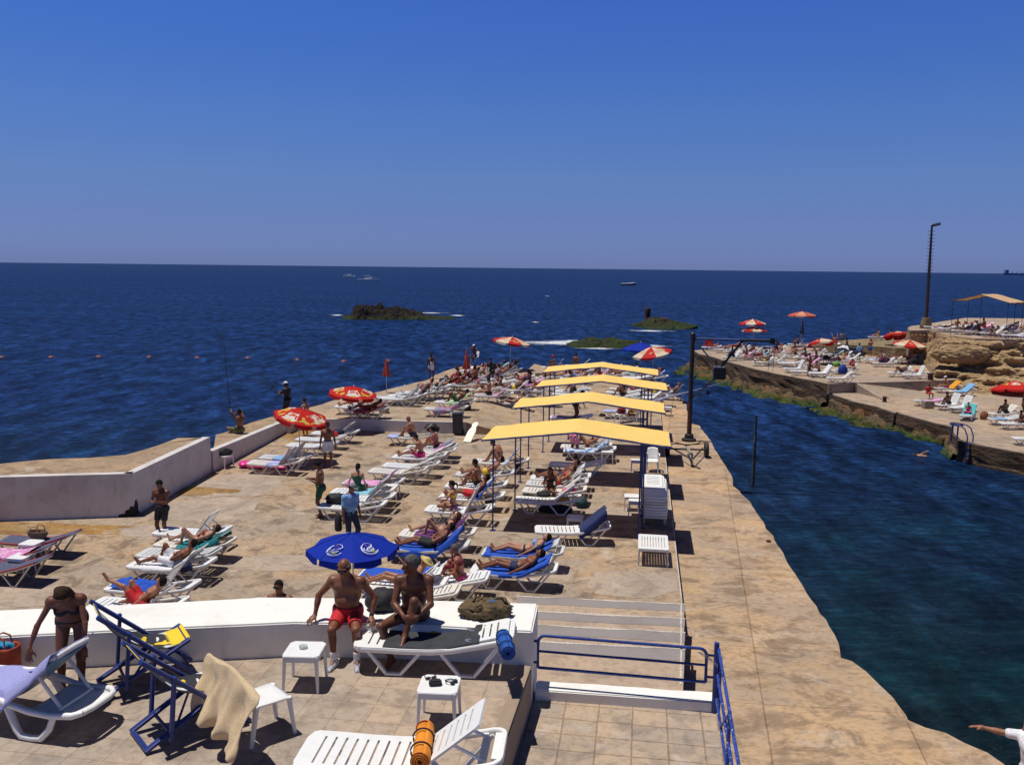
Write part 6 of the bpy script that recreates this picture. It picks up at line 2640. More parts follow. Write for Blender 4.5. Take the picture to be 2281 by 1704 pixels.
b.lathe([(.13, 0), (.19, .10), (.205, .20), (.185, .20), (.17, .10)], 20, R=Matrix.Diagonal((1.35, .75, 1)), cap1=False)
b.build('basket_body', M_WICK, root, smooth=True)
b = MB()
for s_ in (-1, 1):
	b.tube([(-.12, s_ * .13, .19), (-.08, s_ * .12, .31), (0, s_ * .10, .345), (.08, s_ * .12, .31), (.12, s_ * .13, .19)], .012, 6)
	hd_ = b.build('handle', M_WICK, root)
	b = MB()

# --- under the red parasols
L('ZF', 130, 608, 52, 'white lounger with a pink air mattress beneath it, lilac towel on the raised back', tow=('lilac-blue towel over the raised back of a lounger by the pink air mattress', 'lilac', .75, 1.9, .10))
L('ZF', 225, 565, 52, 'white lounger under the nearer red parasol, behind the pink air mattress', tow=('pale blue towel on the lounger behind the pink air mattress', 'sky', .55, 1.25, .02))
L('RE', 600, 850, 14, 'flat white lounger by the pole of the nearer red parasol')
L('RE', 672, 800, 14, 'flat empty white lounger, third from the low wall')
L('RE', 800, 752, 40, 'white lounger with a red bag, nearest the low wall', tow=('grey patterned towel on the raised back near the low wall', 'grey', 1.0, 1.9, .06))
q = W('RE', 985, 780, ZD + .5)
heap('bag', 'bright red beach bag on a lounger near the low wall', 'bag', (q.x, q.y, ZD + .37), (.13, .13, .30), mat_plain('red_bag', (.55, .015, .02), .6), 3)
q = W('RE', 1010, 725, ZD + .6)
heap('bag', 'dark blue bag on the lounger nearest the low wall', 'bag', (q.x, q.y, ZD + .40), (.25, .18, .22), cl('navy'), 6)
q = W('RE', 240, 1010, ZD + .1)
root = thing('air_mattress', 'bright pink inflatable air mattress under a white lounger', 'air mattress', (q.x, q.y, ZD), HEAD)
M_PINK = mat_plain('pink_vinyl', (.80, .03, .28), .25, .1)
b = MB()
for i in range(5):
	yy = -.24 + .12 * i
	b.tube([(.22, yy, .085), (.3, yy, .09), (1.55, yy, .09), (1.62, yy, .085)], [.05, .068, .068, .05], 10)
b.build('tubes', M_PINK, root, smooth=True)
b = MB()
b.ball((.02, 0, .12), (.24, .30, .11), 16, 10)
b.build('pillow', M_PINK, root, smooth='all')
S('RE', 925, 1035, -75, 'man in white shorts and sunglasses walking towards the blue parasol', 1, 'shorts:white', SH, pose=p_stand(step=.13), glasses=True)
S('ZF', 700, 1045, -165, 'broad man in dark green shorts seen from behind, head bent', 2, 'shorts:green', SH, pose=p_stand(arms='phone', look=(1, -.1, -.7)), heavy=.35)
blue_man = W('ZF', 940, 1275, ZD)
person('man in light blue polo shirt and grey cap carrying a black bag', (blue_man.x, blue_man.y, ZD), rad(-40), p_stand(step=.12, look=(1, .2, -.5)), 1, [('shirt', 'skyblue'), ('trousers', 'jean')], SH, vox=.0135, hat=('cap', 'grey'), heavy=.3)
heap('bag', 'black oval bag hanging at the side of the man in the blue polo shirt', 'bag', blue_man + Vector((-.31, -.05, .42)), (.10, .15, .42), M_BLACK, 15, .3, .15)

# --- middle row behind the man in white shorts
L('RE', 1420, 778, 40, 'white lounger under the bald man near the low wall', tow=('blue towel at the foot of the bald man\'s lounger', 'lilac', .03, .5, .05),
per=('bald tanned man sitting with drawn-up knees on a lounger by the low wall', 0, 'sit', dict(legs='up', arms='hug', lean=.22), 'trunks:navy', None))
q = W('RE', 1780, 745, ZD + .45)
plastic_table((q.x, q.y, ZD), HEAD, 'white side table loaded with black bags beside the wheelie bin', 'white side tables on the deck')
heap('bag', 'black and dark red bags piled on a white table by the wheelie bin', 'bag', (q.x, q.y, ZD + .45), (.30, .2, .32), mat_plain('dark_bags', (.02, .012, .016), .8), 7, 0, .5)
L('RE', 1575, 868, 28, 'white lounger of the woman with bare back, middle row', tow=('turquoise and violet towel at the head of a middle-row lounger', 'multi', 1.15, 1.9, .08),
per=('sunburnt woman with tied-up black hair sitting sideways on a lounger', 5, 'sit', dict(legs='up', arms='lap', lean=.2), 'bottom:black', ('black', 'bun'), 'f', dict(off=.1)))
L('RE', 1550, 905, 28, 'white lounger beside the man in fuchsia shorts', tow=('pink towel rolled on a lounger beside the man in fuchsia shorts', 'pink', 1.1, 1.6, .04))
L('RE', 1462, 945, 28, 'white lounger under the man in fuchsia shorts',
per=('man in fuchsia shorts sitting on a lounger and looking at his phone', 0, 'sit', dict(legs='long', arms='read', lean=.25), 'shorts:fuchsia', SH))
L('RE', 1385, 1015, 28, 'empty white lounger in front of the man in fuchsia shorts')
L('RE', 1272, 1060, 28, 'empty white lounger nearest the camera in the middle row')
L('ZF', 890, 765, 40, 'white lounger under a pink patterned towel', tow=('pink patterned towel spread over a middle lounger', 'pink', .1, 1.85, .08))
L('ZF', 795, 838, 40, 'white lounger under the woman in the dark swimsuit', tow=('turquoise towel under the woman in the dark swimsuit', 'aqua', .5, 1.85, .06),
per=('woman in a dark green swimsuit sitting turned away, leaning on one arm', 3, 'edgefar', dict(arms='side', lean=.05, legs='down'), 'suit:green', ('black', 'tail'), 'f'))
L('ZF', 780, 888, 52, 'white lounger, patterned towel on its raised back, behind the man in blue shirt', tow=('patterned towel hanging on a raised back behind the man in the blue shirt', 'grey', 1.2, 1.9, .05))
L('ZF', 695, 950, 40, 'white lounger holding a black bag, beside the man in dark green shorts')
q = W('ZF', 825, 925, ZD + .4)
heap('bag', 'black bag on the lounger beside the man in the blue polo shirt', 'bag', (q.x, q.y, ZD + .37), (.36, .2, .26), M_BLACK, 11, 0, .4)
q = W('ZF', 1265, 785, ZD + .45)
plastic_table((q.x, q.y, ZD), HEAD, 'white side table at the head of the pink-towel lounger', 'white side tables on the deck')
q = W('ZG', 1532, 470, ZD + .45)
plastic_table((q.x, q.y, ZD), rad(-30), 'white side table with a black bag against the left sea wall', 'white side tables on the deck')
heap('bag', 'black sports bag on the white table against the left sea wall', 'bag', (q.x - .05, q.y, ZD + .45), (.33, .16, .24), M_BLACK, 2, .4, .3)

# --- left of the canopies
L('ZE', 225, 500, 52, 'white lounger under the broad-backed man by the front canopy', tow=('blue and white towel on the raised back near the broad-backed man', 'bstripe', .9, 1.9, .06),
per=('heavy man with bare pale back bending forward, left of the front canopy', 0, 'sit', dict(legs='up', arms='lap', lean=.42, twist=.4), 'trunks:darkred', SH, 'm', dict(heavy=1.0, off=-.1)))
L('ZE', 70, 608, 40, 'white lounger with stretched-out legs on it, left of the front canopy',
per=('person lying with crossed feet behind the hugging couple', 0, 'lie', dict(legs='flat', arms='belly'), 'trunks:yellow', SH))
L('ZF', 1705, 790, 40, 'white lounger under the dark-haired man hugging his knee', per=('dark-haired man sitting with outstretched arm over his knee, left of the front canopy', 1, 'sit', dict(legs='up', arms='knees', lean=.1), 'trunks:black', SH))
L('ZF', 1655, 880, 52, 'white lounger under the man in red trunks with a blue towel', tow=('blue towel behind the man in red trunks', 'royal', 1.0, 1.95, .06),
per=('man in bright red trunks lying back on a blue towel', 1, 'lie', dict(legs='flat', arms='side'), 'shorts:red', SH))
L('ZF', 1545, 978, 65, 'white lounger under the woman in the yellow bikini', tow=('white towel thrown over a steeply raised back', 'white', 1.05, 1.95, .10),
per=('woman in a yellow bikini sitting upright with her back to the camera', 0, 'sit', dict(legs='cross', arms='knees', lean=.0), 'top:yellow,bottom:purple', ('black', 'tail'), 'f', dict(off=-.25)))
L('ZF', 1345, 1172, 40, 'white lounger under the woman with a dark purple towel', tow=('dark purple towel under the sunbathing woman', 'purple', .4, 1.9, .06),
per=('woman in black bikini lying with bent knee behind the man on blue towel', 3, 'lie', dict(legs='one', arms='face'), 'bottom:black,top:black', ('auburn', 'long'), 'f'))
L('ZF', 1262, 1275, 40, 'white lounger under the man on the shiny blue towel', tow=('shiny blue towel hanging low beside the man in black trunks', 'royal', .25, 1.95, .20),
per=('man in black trunks lying flat on a blue towel, feet together', 1, 'lie', dict(legs='flat', arms='belly'), 'shorts:black', SH))
for (x, y), lb_ in zip(((355, 935), (603, 570)), ('nearer black slatted bucket left of the front canopy', 'farther black bucket behind the blue and white towel')):
	q = W('ZE', x, y, ZD)
	root = thing('bucket', lb_, 'bucket', (q.x, q.y, ZD), 0, 'black buckets by the canopies')
	b = MB()
	b.lathe([(.105, .0), (.15, .34), (.165, .345), (.165, .365), (.14, .365), (.10, .03)], 18, cap1=False)
	b.build('bucket_body', M_RUB, root, smooth=True)
	b = MB()
	b.tube([(.16 * math.cos(a), .05, .34 + .16 * math.sin(a) * .5) for a in np.linspace(0, PI, 10)], .006, 5)
	b.build('bucket_handle', M_STEEL, root)
# --- in front: blue parasol group
q = W('ZF', 985, 1520, ZD)
ub = Vector((-3.16, 16.85, ZD))
par = parasol(ub, 'large blue parasol with printed round emblems, behind the two seated men', M_BLUE, R=.92, h=1.90, drop=.30, val=.13, spin=.2)
# round printed emblems on two panels
EMB = [((.86, .86, .90), 'ring'), ((.80, .82, .86), 'swirl')]
cano = [c for c in par.children if c.name.startswith('canopy')][0]
M_EW = mat_plain('emblem_white', (.72, .76, .84), .7)
M_EG = mat_plain('emblem_green', (.42, .55, .12), .7)
M_ER = mat_plain('emblem_red', (.60, .04, .05), .7)


def on_canopy(r, a, R=.92, drop=.30):
	f = r / R
	return Vector((r * math.cos(a), r * math.sin(a), -drop * f ** 1.35 - .022 * f + .014))


for ac in (-PI / 2 - .62, -PI / 2 + .55, PI / 2 + .3):
	for nm, mat_, strokes in (
		('emblem_ring', M_EW, [[(.15 * math.cos(t), .13 * math.sin(t)) for t in np.linspace(.5, 5.4, 26)], [(.165 * math.cos(t), .15 * math.sin(t)) for t in np.linspace(2.6, 5.9, 20)]]),
		('emblem_script', M_EW, [[(-.10, .02), (-.12, -.02), (-.09, -.05), (-.06, -.03)], [(-.05, -.04), (-.03, .02), (-.01, -.03), (.01, .03), (.03, -.02), (.05, .04), (.07, .0), (.10, .05), (.12, .06)], [(-.08, -.075), (.0, -.06), (.09, -.03)]]),
		('emblem_leaf', M_EG, [[(-.03, -.085), (.03, -.075), (.08, -.05)], [(.0, -.10), (.06, -.085)]]),
		('emblem_dot', M_ER, [[(-.035, .075), (-.015, .085)]])):
		b = MB()
		for st_ in strokes:
			pts = []
			for (tx, ty) in st_:
				a_ = ac + tx / .60
				pts.append(on_canopy(.58 - ty * 1.15, a_))
			wd = .030 if nm == 'emblem_dot' else (.012 if nm == 'emblem_ring' else .022)
			vs, fs = [], []
			for i, p_ in enumerate(pts):
				t_ = (pts[min(i + 1, len(pts) - 1)] - pts[max(i - 1, 0)]).normalized()
				n_ = t_.cross(Vector((0, 0, 1))).normalized() * wd / 2
				vs += [p_ - n_, p_ + n_]
			b.add(vs, [(2 * i, 2 * i + 1, 2 * i + 3, 2 * i + 2) for i in range(len(pts) - 1)])
		e_ = b.build(nm, mat_, cano)

M_PADB = mat_cloth('blue_pad', (.02, .08, .36))
L('ZF', 1025, 1495, 14, 'white lounger with a blue pad in the shade of the blue parasol', tow=('blue pad lying on the lounger under the blue parasol', 'royal', .05, 1.6, .0))
L('ZF', 1005, 1570, 40, 'white lounger under the person with a straw hat, behind the seated men',
per=('person in red trunks and a straw hat lying on a lounger behind the seated men', 0, 'lie', dict(legs='flat', arms='side'), 'trunks:red', None, 'm', dict(hat=('brim', mat_plain('straw', (.60, .45, .16), .8, .2, 30)))))
L('ZF', 1345, 1535, 14, 'white lounger under the woman shading her eyes, by the grey-haired man',
per=('reddish tanned woman sitting up and shading her eyes, right of the grey-haired man', 5, 'sit', dict(legs='up', arms='face', lean=.15), 'top:darkred,bottom:pink', ('grey', 'short'), 'f', dict(off=.3)))
L('ZF', 1085, 1640, 14, 'white lounger seen just over the wall beside the black backpack')
q = W('ZF', 1640, 1630, ZD)
b = MB()
b.box((0, 0, .12), (.42, .32, .24))
root = thing('crate', 'open dark blue plastic crate on the deck right of the grey-haired man', 'crate', (q.x, q.y, ZD), HEAD + .15)
cr = MB()
for sx, sy, w_, d_ in ((0, -.16, .44, .02), (0, .16, .44, .02), (-.21, 0, .02, .30), (.21, 0, .02, .30)):
	cr.box((sx, sy, .12), (w_, d_, .24 if sy else .236))
cr.build('crate_sides', mat_plain('blue_crate', (.012, .03, .11), .5), root)
cr = MB()
cr.box((0, 0, .02), (.40, .30, .02))
cr.build('crate_floor', mat_plain('blue_crate', (.012, .03, .11), .5), root)
q = W('ZF', 1735, 1460, ZD)
heap('towel', 'aqua and white towel bundled on the bare deck beside the near sunbathers', 'towel', (q.x, q.y, ZD), (.24, .2, .16), mat_cloth('aqua_white', (.70, .75, .78), (.02, .25, .50), 'print', 5), 4, 0, .5)

# --- the pair in front and the canopy row
L('ZE', 305, 1290, 28, 'white lounger with blue towel under the woman, second of the near pair', tow=('blue towel under the sunbathing woman of the near pair', 'royal', .05, 1.75, .05),
per=('woman in a black bottom and blue top lying flat beside the man in navy trunks', 3, 'lie', dict(legs='flat', arms='side'), 'top:skyblue,bottom:black', ('black', 'short'), 'f'))
L('ZE', 205, 1440, 28, 'white lounger with blue towel under the man in navy trunks, nearest of the deck', tow=('blue towel with folds under the man in navy trunks', 'royal', .30, 1.90, .07),
per=('man in navy trunks lying flat on the nearest deck lounger', 1, 'lie', dict(legs='flat', arms='side'), 'trunks:navy', SH))
L('ZE', 760, 1098, 40, 'white lounger in the shade edge of the front canopy, dark towel over its back', rz=8, tow=('navy towel hung over the raised back under the front canopy', 'navy', 1.15, 2.05, .22))
q = W('ZE', 1105, 985, ZD + .45)
plastic_table((q.x, q.y, ZD), HEAD, 'white side table in the shade behind the navy towel', 'white side tables on the deck')
L('ZE', 580, 832, 40, 'white lounger crowded with shoes, nearest of the four under the front canopy')
L('ZE', 655, 752, 40, 'white lounger under the curly-haired woman at the front canopy',
per=('curly-haired tanned woman sitting sideways on a lounger by the front canopy', 2, 'edge', dict(arms='lap', legs='down', lean=.18), 'bottom:black,top:black', ('black', 'long'), 'f', dict(off=.1)))
L('ZE', 685, 692, 40, 'white lounger under the reclining person with sunglasses, front canopy', per=('reclining person in a red suit partly hidden by the tanned woman', 0, 'lie', dict(legs='bent', arms='belly'), 'top:red,bottom:red', BR, 'f'))
L('ZE', 722, 642, 40, 'white lounger farthest of the four under the front canopy', per=('man lying back with folded arms, last of the four loungers at the front canopy', 1, 'lie', dict(legs='flat', arms='belly'), 'trunks:navy', SH))
for i, (x, y, m_, sz, lb_) in enumerate(((680, 800, M_BLACK, (.12, .06, .07), 'pair of dark shoes at the foot of the crowded lounger'), (830, 805, M_BLACK, (.22, .12, .16), 'black bag on the crowded lounger'),
									(1060, 775, cl('pink'), (.26, .16, .16), 'pink towel heaped at the head of the crowded lounger'), (1010, 860, mat_plain('yellow_ball', (.45, .26, .03), .6), (.16, .14, .18), 'yellow and brown bag hanging at the crowded lounger'))):
	q = W('ZE', x, y, ZD + .37)
	heap('bag' if i != 2 else 'towel', lb_, 'bag' if i != 2 else 'towel', (q.x, q.y, ZD + .365), sz, m_, i + 20, 0, .4)
q = W('ZE', 930, 945, ZD)
heap('bag', 'big black bag on the floor under the crowded lounger', 'bag', (q.x, q.y, ZD), (.55, .2, .22), M_BLACK, 31, HEAD, .3)
q = W('ZE', 1165, 905, ZD)
heap('bag', 'dark teal rucksack on the floor by the crowded lounger', 'bag', (q.x, q.y, ZD), (.2, .16, .3), mat_plain('teal_bag', (.012, .05, .06), .8), 33, 0, .3)
L('ZE', 885, 522, 14, 'flat empty white lounger between the front and second canopy rows')
L('ZE', 1010, 402, 40, 'white lounger with blue stripes under the second canopy', tow=('blue and white towel on a lounger under the second canopy', 'bstripe', .05, 1.85, .05))
L('ZE', 985, 368, 40, 'white lounger of the tanned woman under the second canopy', per=('tanned woman lying with a bent knee at the second canopy', 0, 'lie', dict(legs='bent', arms='belly'), 'bottom:brown,top:brown', BR, 'f'))
S('ZE', 1090, 470, 60, 'person in floral shorts standing under the front canopy cloth, upper body hidden', 2, 'shorts:floral', SH)
for (x, y), lb_ in zip(((1650, 490), (1602, 800), (1640, 845), (1390, 412)), ('white side table beside the white chair, right end of the front canopy', 'farther of two white tables by the stacked loungers', 'nearer of two white tables by the stacked loungers', 'white side table at the head of the blue-striped lounger')):
	q = W('ZE', x, y, ZD + .45)
	plastic_table((q.x, q.y, ZD), HEAD, lb_, 'white side tables on the deck')
q = W('ZE', 1780, 590, ZD)
plastic_chair((q.x, q.y, ZD), rad(-100), 'white plastic chair at the right end of the front canopy', 'white plastic chairs', True)
q = W('ZE', 1745, 720, ZD)
b = MB()
b.lathe([(.22, 0), (.27, .30), (.28, .32), (.25, .32), (.2, .04)], 20, cap1=False)
o = b.build('tub', mat_plain('dark_blue_tub', (.008, .02, .05), .6), smooth=True)
o.location = (q.x, q.y, ZD)
tag(o, 'dark blue plastic tub behind the stacked loungers', 'tub')
# stacked loungers and the single one in front, feet towards the camera
q = W('ZE', 1800, 1095, ZD)
for i in range(8):
	o = lounger((q.x + .012 * (i % 3), q.y + .02 * i, ZD + .075 * i), PI / 2 - AX + rad(1.5 * math.sin(i * 2)), 14, 'white lounger in the stack of eight under the right end of the front canopy', 'stacked white loungers')
	del o['deg']
q = W('ZE', 1790, 1205, ZD + .45)
root = thing('slatted_table', 'white slatted low table in the sun in front of the stacked loungers', 'low table', (q.x, q.y, ZD), HEAD)
b = MB()
slab(b, -.37, .37, .60, lambda x: .45, 9, .42, sw=.008, inset=.06)
b.build('table_top', M_PL, root, thick=.03)
b = MB()
for y in (-.57, .57):
	b.box((0, y, .405), (.70, .02, .05))
b.build('apron', M_PL, root)
for x in (-.34, .34):
	for y in (-.56, .56):
		b = MB()
		b.sweep([(x * 1.03, y, 0), (x, y, .43)], [.04, .06], [.035, .05])
		b.build('leg', M_PLG, root)

# sun canopies
def canopy_at(view, x, y, label, Y, w=5.08, d=2.15, seed=0, posts=None):
	p = WY(view, x, y, Y)
	he = p.z - ZD
	o = sun_canopy((p.x, p.y, ZD), HEAD, label, 'yellow sun canopies on the deck', w=w, d=d, he=he, hr=he + .31, seed=seed, posts=posts)
	return o


canopy_at('ZE', 290, 320, 'nearest yellow sun canopy, its cloth widest in view', 23.3, seed=1, posts=((.31, .03), (.62, 2.13), (4.30, .03), (4.40, 1.0), (4.36, 2.13)))
canopy_at('RD', 885, 628, 'second yellow sun canopy from the camera', 28.8, seed=2)
canopy_at('RD', 1083, 455, 'third yellow sun canopy from the camera', 33.7, seed=3)
canopy_at('RD', 1143, 333, 'farthest yellow sun canopy, a blue parasol behind its right end', 38.5, seed=4)

# --- the fishermen on the ledge
q = W('ZG', 1635, 316, 3.3)
P = p_sit(.0, arms='rod', legs='cross', lean=.0, look=(1, 0, .05))
P['wri'] = [(.30, .16, .86), (.26, -.02, .70)]
person('fisherman in olive shorts sitting cross-legged on the sea wall, rod held up', (q.x, q.y, 3.33), rad(150), P, 1, [('shorts', 'olive')], SH, vox=.02)


def rod(a, b, label, r=.017):
	m = MB()
	a, b = Vector(a), Vector(b)
	m.tube([a, a.lerp(b, .3), a.lerp(b, .65), b], [r, r * .8, r * .5, r * .25], 6)
	o = m.build('fishing_rod', M_RUB)
	tag(o, label, 'fishing rod', 'fishing rods')
	m = MB()
	p_ = a.lerp(b, .10)
	m.tube([p_ + Vector((0, 0, -.05)), p_ + Vector((.03, -.05, -.03)), p_ + Vector((.03, -.05, .05))], .02, 6)
	m.build('reel', M_STEEL, o)
	return o


a = Vector((q.x - .36, q.y + .02, 4.0))
rod(a, WY('D', 474, 640, a.y + 1.2), 'very long rod held upright by the sitting fisherman')
q = W('RE', 590, 600, Z_FAR)
q = W('RE', 592, 640, Z_FAR)
person('fisherman in a white cap and dark trousers standing on the sea wall', (q.x, q.y, Z_FAR), rad(160), p_stand(arms='rod'), 2, [('shirt', 'black'), ('trousers', 'black')], SH, vox=.02, hat=('cap', 'white'), s=.98)
a = q + Vector((-.35, .12, 1.15))
rod(a, a + Vector((-3.0, 1.0, 2.6)), 'upper of two slanting rods at the standing fisherman')
rod(a + Vector((.05, -.1, -.1)), a + Vector((-2.6, 1.4, 1.25)), 'lower slanting rod at the standing fisherman')
q = W('RE', 740, 782, ZD)
S('RE', 742, 782, 150, 'man behind the nearer red parasol, bare back, facing the sea', 0, 'trunks:brown', BR, pose=p_stand(arms='phone'))

# --- parasols of the deck
q = W('ZF', 532, 618, ZD)
parasol(q, 'nearer red parasol with white and green print, tilted, left of the deck', M_RED, R=1.02, h=2.05, tilt=(rad(14), rad(70)), drop=.30, spin=.35)
q = W('RE', 1125, 740, ZD)
parasol(q, 'farther red parasol with white print, over the low wall', M_RED, R=1.10, h=2.0, tilt=(rad(7), rad(70)), drop=.32, spin=.9)
q = W('RE', 1405, 425, Z_FAR)
closed_parasol(q, 'folded red parasol standing alone against the sea', M_REDC, 1.9, 'folded red parasols', .0)
q = W('RD', 508, 455, Z_FAR)
closed_parasol(q, 'folded red parasol in the thick of the far crowd', M_REDC, 2.2, 'folded red parasols', .02)
q = W('RD', 872, 312, Z_FAR)
parasol(q, 'red and white parasol open at the seaward tip of the pier', M_REDW, R=1.25, h=2.2, tilt=(rad(8), rad(80)), drop=.30)
q = W('RD', 1935, 372, ZD)
parasol(q, 'blue parasol behind the farthest canopy', M_BLUE, R=1.25, h=2.35, drop=.42)
q = W('RD', 2040, 392, ZD)
parasol(q, 'red and white parasol behind the right end of the farthest canopy', M_REDW, R=1.3, h=2.2, tilt=(rad(12), rad(-60)), drop=.42, spin=.3)

# --- wheelie bin, plank
q = W('ZF', 1795, 388, ZD)
root = thing('wheelie_bin', 'dark grey wheelie bin standing by the end of the low wall', 'bin', (q.x, q.y, ZD), rad(-95))
M_BIN = mat_plain('grey_bin', (.035, .042, .05), .55, .25, 6)
b = MB()
b.box((0, 0, .50), (.46, .44, .84), taper=1.0)
b.v = [(x * (.80 + .2 * (z / .92)), y * (.80 + .2 * (z / .92)), z) for x, y, z in b.v]
b.build('bin_body', M_BIN, root, bevel=.02)
b = MB()
b.prism([(-.26, -.25), (.26, -.25), (.26, .25), (-.26, .25)], .925, [.955, .955, .985, .985])
b.build('lid', M_BIN, root, bevel=.012)
b = MB()
b.tube([(-.28, -.18, .93), (-.31, -.18, .90), (-.31, .18, .90), (-.28, .18, .93)], .015, 6)
b.build('bin_handle', M_BIN, root)
for s_ in (-1, 1):
	b = MB()
	b.lathe([(.095, -.025), (.1, -.02), (.1, .02), (.095, .025)], 16, c=(-.2, s_ * .21, .1), R=Matrix.Rotation(PI / 2, 3, 'X'))
	b.build('wheel', M_RUB, root)
q0, q1 = W('ZF', 1868, 452, ZD), None
root = thing('surfboard', 'cream board leaning against the end of the low wall', 'board', (q0.x, q0.y, ZD), 0)
b = MB()
top = WY('ZF', 1945, 292, q0.y + .9) - Vector((q0.x, q0.y, ZD))
ax_ = top.normalized()
sd_ = Vector((.9, -.25, 0)).normalized()
LB = top.length
vs = []
N_ = 18
for i in range(N_ + 1):
	t = i / N_
	w_ = .17 * (1 if t < .55 else (1 - .45 * (t - .55) / .2 if t < .75 else .55 + .25 * math.sin((t - .75) / .25 * PI)))
	if t > .93:
		w_ *= max(.35, 1 - (t - .93) * 8)
	c_ = ax_ * (LB * t)
	vs += [c_ - sd_ * w_, c_ + sd_ * w_]
b.add(vs, [(2 * i, 2 * i + 1, 2 * i + 3, 2 * i + 2) for i in range(N_)])
b.build('board', mat_plain('cream_board', (.74, .70, .60), .5, .12, 4), root, thick=.05, bevel=.008)

# ------------------------------------------------------------------ the far end of the pier
GF = 'white loungers at the far end of the pier'
ZF_ = Z_FAR
L('NC', 745, 585, 28, 'white lounger of the farther of two sunbathers beneath the far red parasol', z=ZF_, grp=GF, tow=('white towel under the farther sunbather beneath the far red parasol', 'white', .4, 1.9, .05),
per=('farther of two sunbathers lying beneath the far red parasol', 5, 'lie', dict(legs='flat', arms='belly'), 'trunks:white', SH))
L('NC', 900, 640, 28, 'white lounger of the nearer of two sunbathers beneath the far red parasol', z=ZF_, grp=GF, tow=('dark red towel under the nearer sunbather beneath the far red parasol', 'darkred', .5, 1.9, .10),
per=('nearer of two sunbathers lying beneath the far red parasol, on a dark red towel', 2, 'lie', dict(legs='flat', arms='head'), 'trunks:darkred', SH))
q = W('NC', 1490, 690, ZF_)
root = thing('cooler', 'beige cool box on the far deck beside the two sunbathers', 'cool box', (q.x, q.y, ZF_), HEAD)
b = MB()
b.box((0, 0, .17), (.40, .30, .34))
b.build('box_body', mat_plain('beige_box', (.36, .29, .24), .7, .2), root, bevel=.015)
b = MB()
b.box((0, 0, .365), (.42, .32, .045))
b.build('lid', mat_plain('beige_box', (.36, .29, .24), .7, .2), root, bevel=.012)
L('NC', 1290, 445, 52, 'white lounger with a raised white back beside the far sunbathers', z=ZF_, grp=GF, rz=10)
L('NC', 1430, 460, 40, 'white lounger with a black bag, second in the row along the sea edge', z=ZF_, grp=GF)
L('NC', 1560, 420, 52, 'white lounger with a striped towel on its raised back along the sea edge', z=ZF_, grp=GF, tow=('striped grey towel on a raised back along the sea edge', 'grey', 1.1, 1.9, .05))
L('NC', 1690, 385, 52, 'white lounger with raised back, middle of the row along the sea edge', z=ZF_, grp=GF, tow=('greyish towel on a lounger in the middle of the sea-edge row', 'grey', 1.15, 1.9, .05))
q = W('NC', 1780, 430, ZF_ + .45)
plastic_table((q.x, q.y, ZF_), HEAD, 'white side table by the loungers along the sea edge', 'white side tables on the deck')
L('NA', 10, 690, 52, 'white lounger of the reddish person at the sea edge', z=ZF_, grp=GF,
per=('reddish person lying on the lounger at the sea edge, left of the red towels', 5, 'lie', dict(legs='bent', arms='belly'), 'trunks:red', BR))
L('NA', 150, 665, 52, 'white lounger with a white towel, beside the folded parasol crowd', z=ZF_, grp=GF, tow=('white towel over a raised back at the sea edge', 'white', 1.0, 1.9, .08))
L('NA', 470, 545, 40, 'lounger covered by a red towel, nearer of two red ones', z=ZF_, grp=GF, tow=('red towel on the nearer of the two red-covered loungers', 'red', .1, 1.9, .18),
per=('person with bent knees on the red towel, dark bag at the side', 2, 'lie', dict(legs='bent', arms='belly'), 'trunks:black', SH))
L('NA', 600, 500, 52, 'lounger covered by a red towel, under the woman in pink', z=ZF_, grp=GF, tow=('red towel under the woman wearing fuchsia', 'red', .1, 1.9, .18),
per=('red-haired woman in a fuchsia top sitting in the far crowd', 5, 'sit', dict(legs='up', arms='knees'), 'suit:fuchsia', ('auburn', 'long'), 'f'))
q = W('NA', 640, 680, ZF_)
plastic_chair((q.x, q.y, ZF_), rad(100), 'white plastic chair with a black bag hanging on its back in the far crowd', 'white plastic chairs')
heap('bag', 'black bag hanging on the plastic chair in the far crowd', 'bag', (q.x, q.y - .34, ZF_ + .35), (.22, .1, .42), M_BLACK, 41, 0, .3)
L('NA', 800, 450, 40, 'white lounger behind the folded red parasol', z=ZF_, grp=GF, per=('dark-haired person reclining behind the folded red parasol', 1, 'lie', dict(legs='one', arms='belly'), 'trunks:navy', SH))
L('NA', 960, 380, 40, 'lounger of the sunbather with outstretched legs near the tip', z=ZF_, grp=GF, per=('sunbather with outstretched legs in the far crowd near the tip', 5, 'lie', dict(legs='one', arms='face'), 'trunks:green', SH))
L('NA', 1075, 440, 40, 'lounger with a pale aqua towel in the far crowd', z=ZF_, grp=GF, tow=('pale aqua towel on a lounger in the far crowd', 'aqua', .05, 1.3, .05),
per=('woman with bent legs on the pale aqua towel', 1, 'lie', dict(legs='bent', arms='face'), 'top:black,bottom:black', ('black', 'long'), 'f'))
L('NA', 1430, 330, 40, 'grey lounger by the pole of the parasol at the pier tip', z=ZF_, grp=GF, mat=mat_plastic('grey_plastic', (.45, .45, .45)),
per=('person lying in the shade of the parasol at the pier tip', 4, 'lie', dict(legs='flat', arms='belly'), 'trunks:black', SH))
q = W('NA', 1800, 365, ZF_)
ch_ = plastic_chair((q.x, q.y, ZF_), rad(-170), 'white chair draped with a navy cloth at the pier tip parasol', 'white plastic chairs')
heap('cloth', 'navy cloth over the chair at the pier tip parasol', 'towel', (q.x + .24, q.y, ZF_ + .45), (.16, .30, .52), cl('navy'), 44, rad(-170), .15)
q = W('NA', 1160, 215, ZF_)
person('fisherman in a white cap sitting at the tip with one hand at his face', (q.x, q.y, ZF_), rad(-120), p_sit(.45, 'rod', lean=.1), 2, [('trunks', 'purple')], SH, vox=.026, hat=('cap', 'white'))
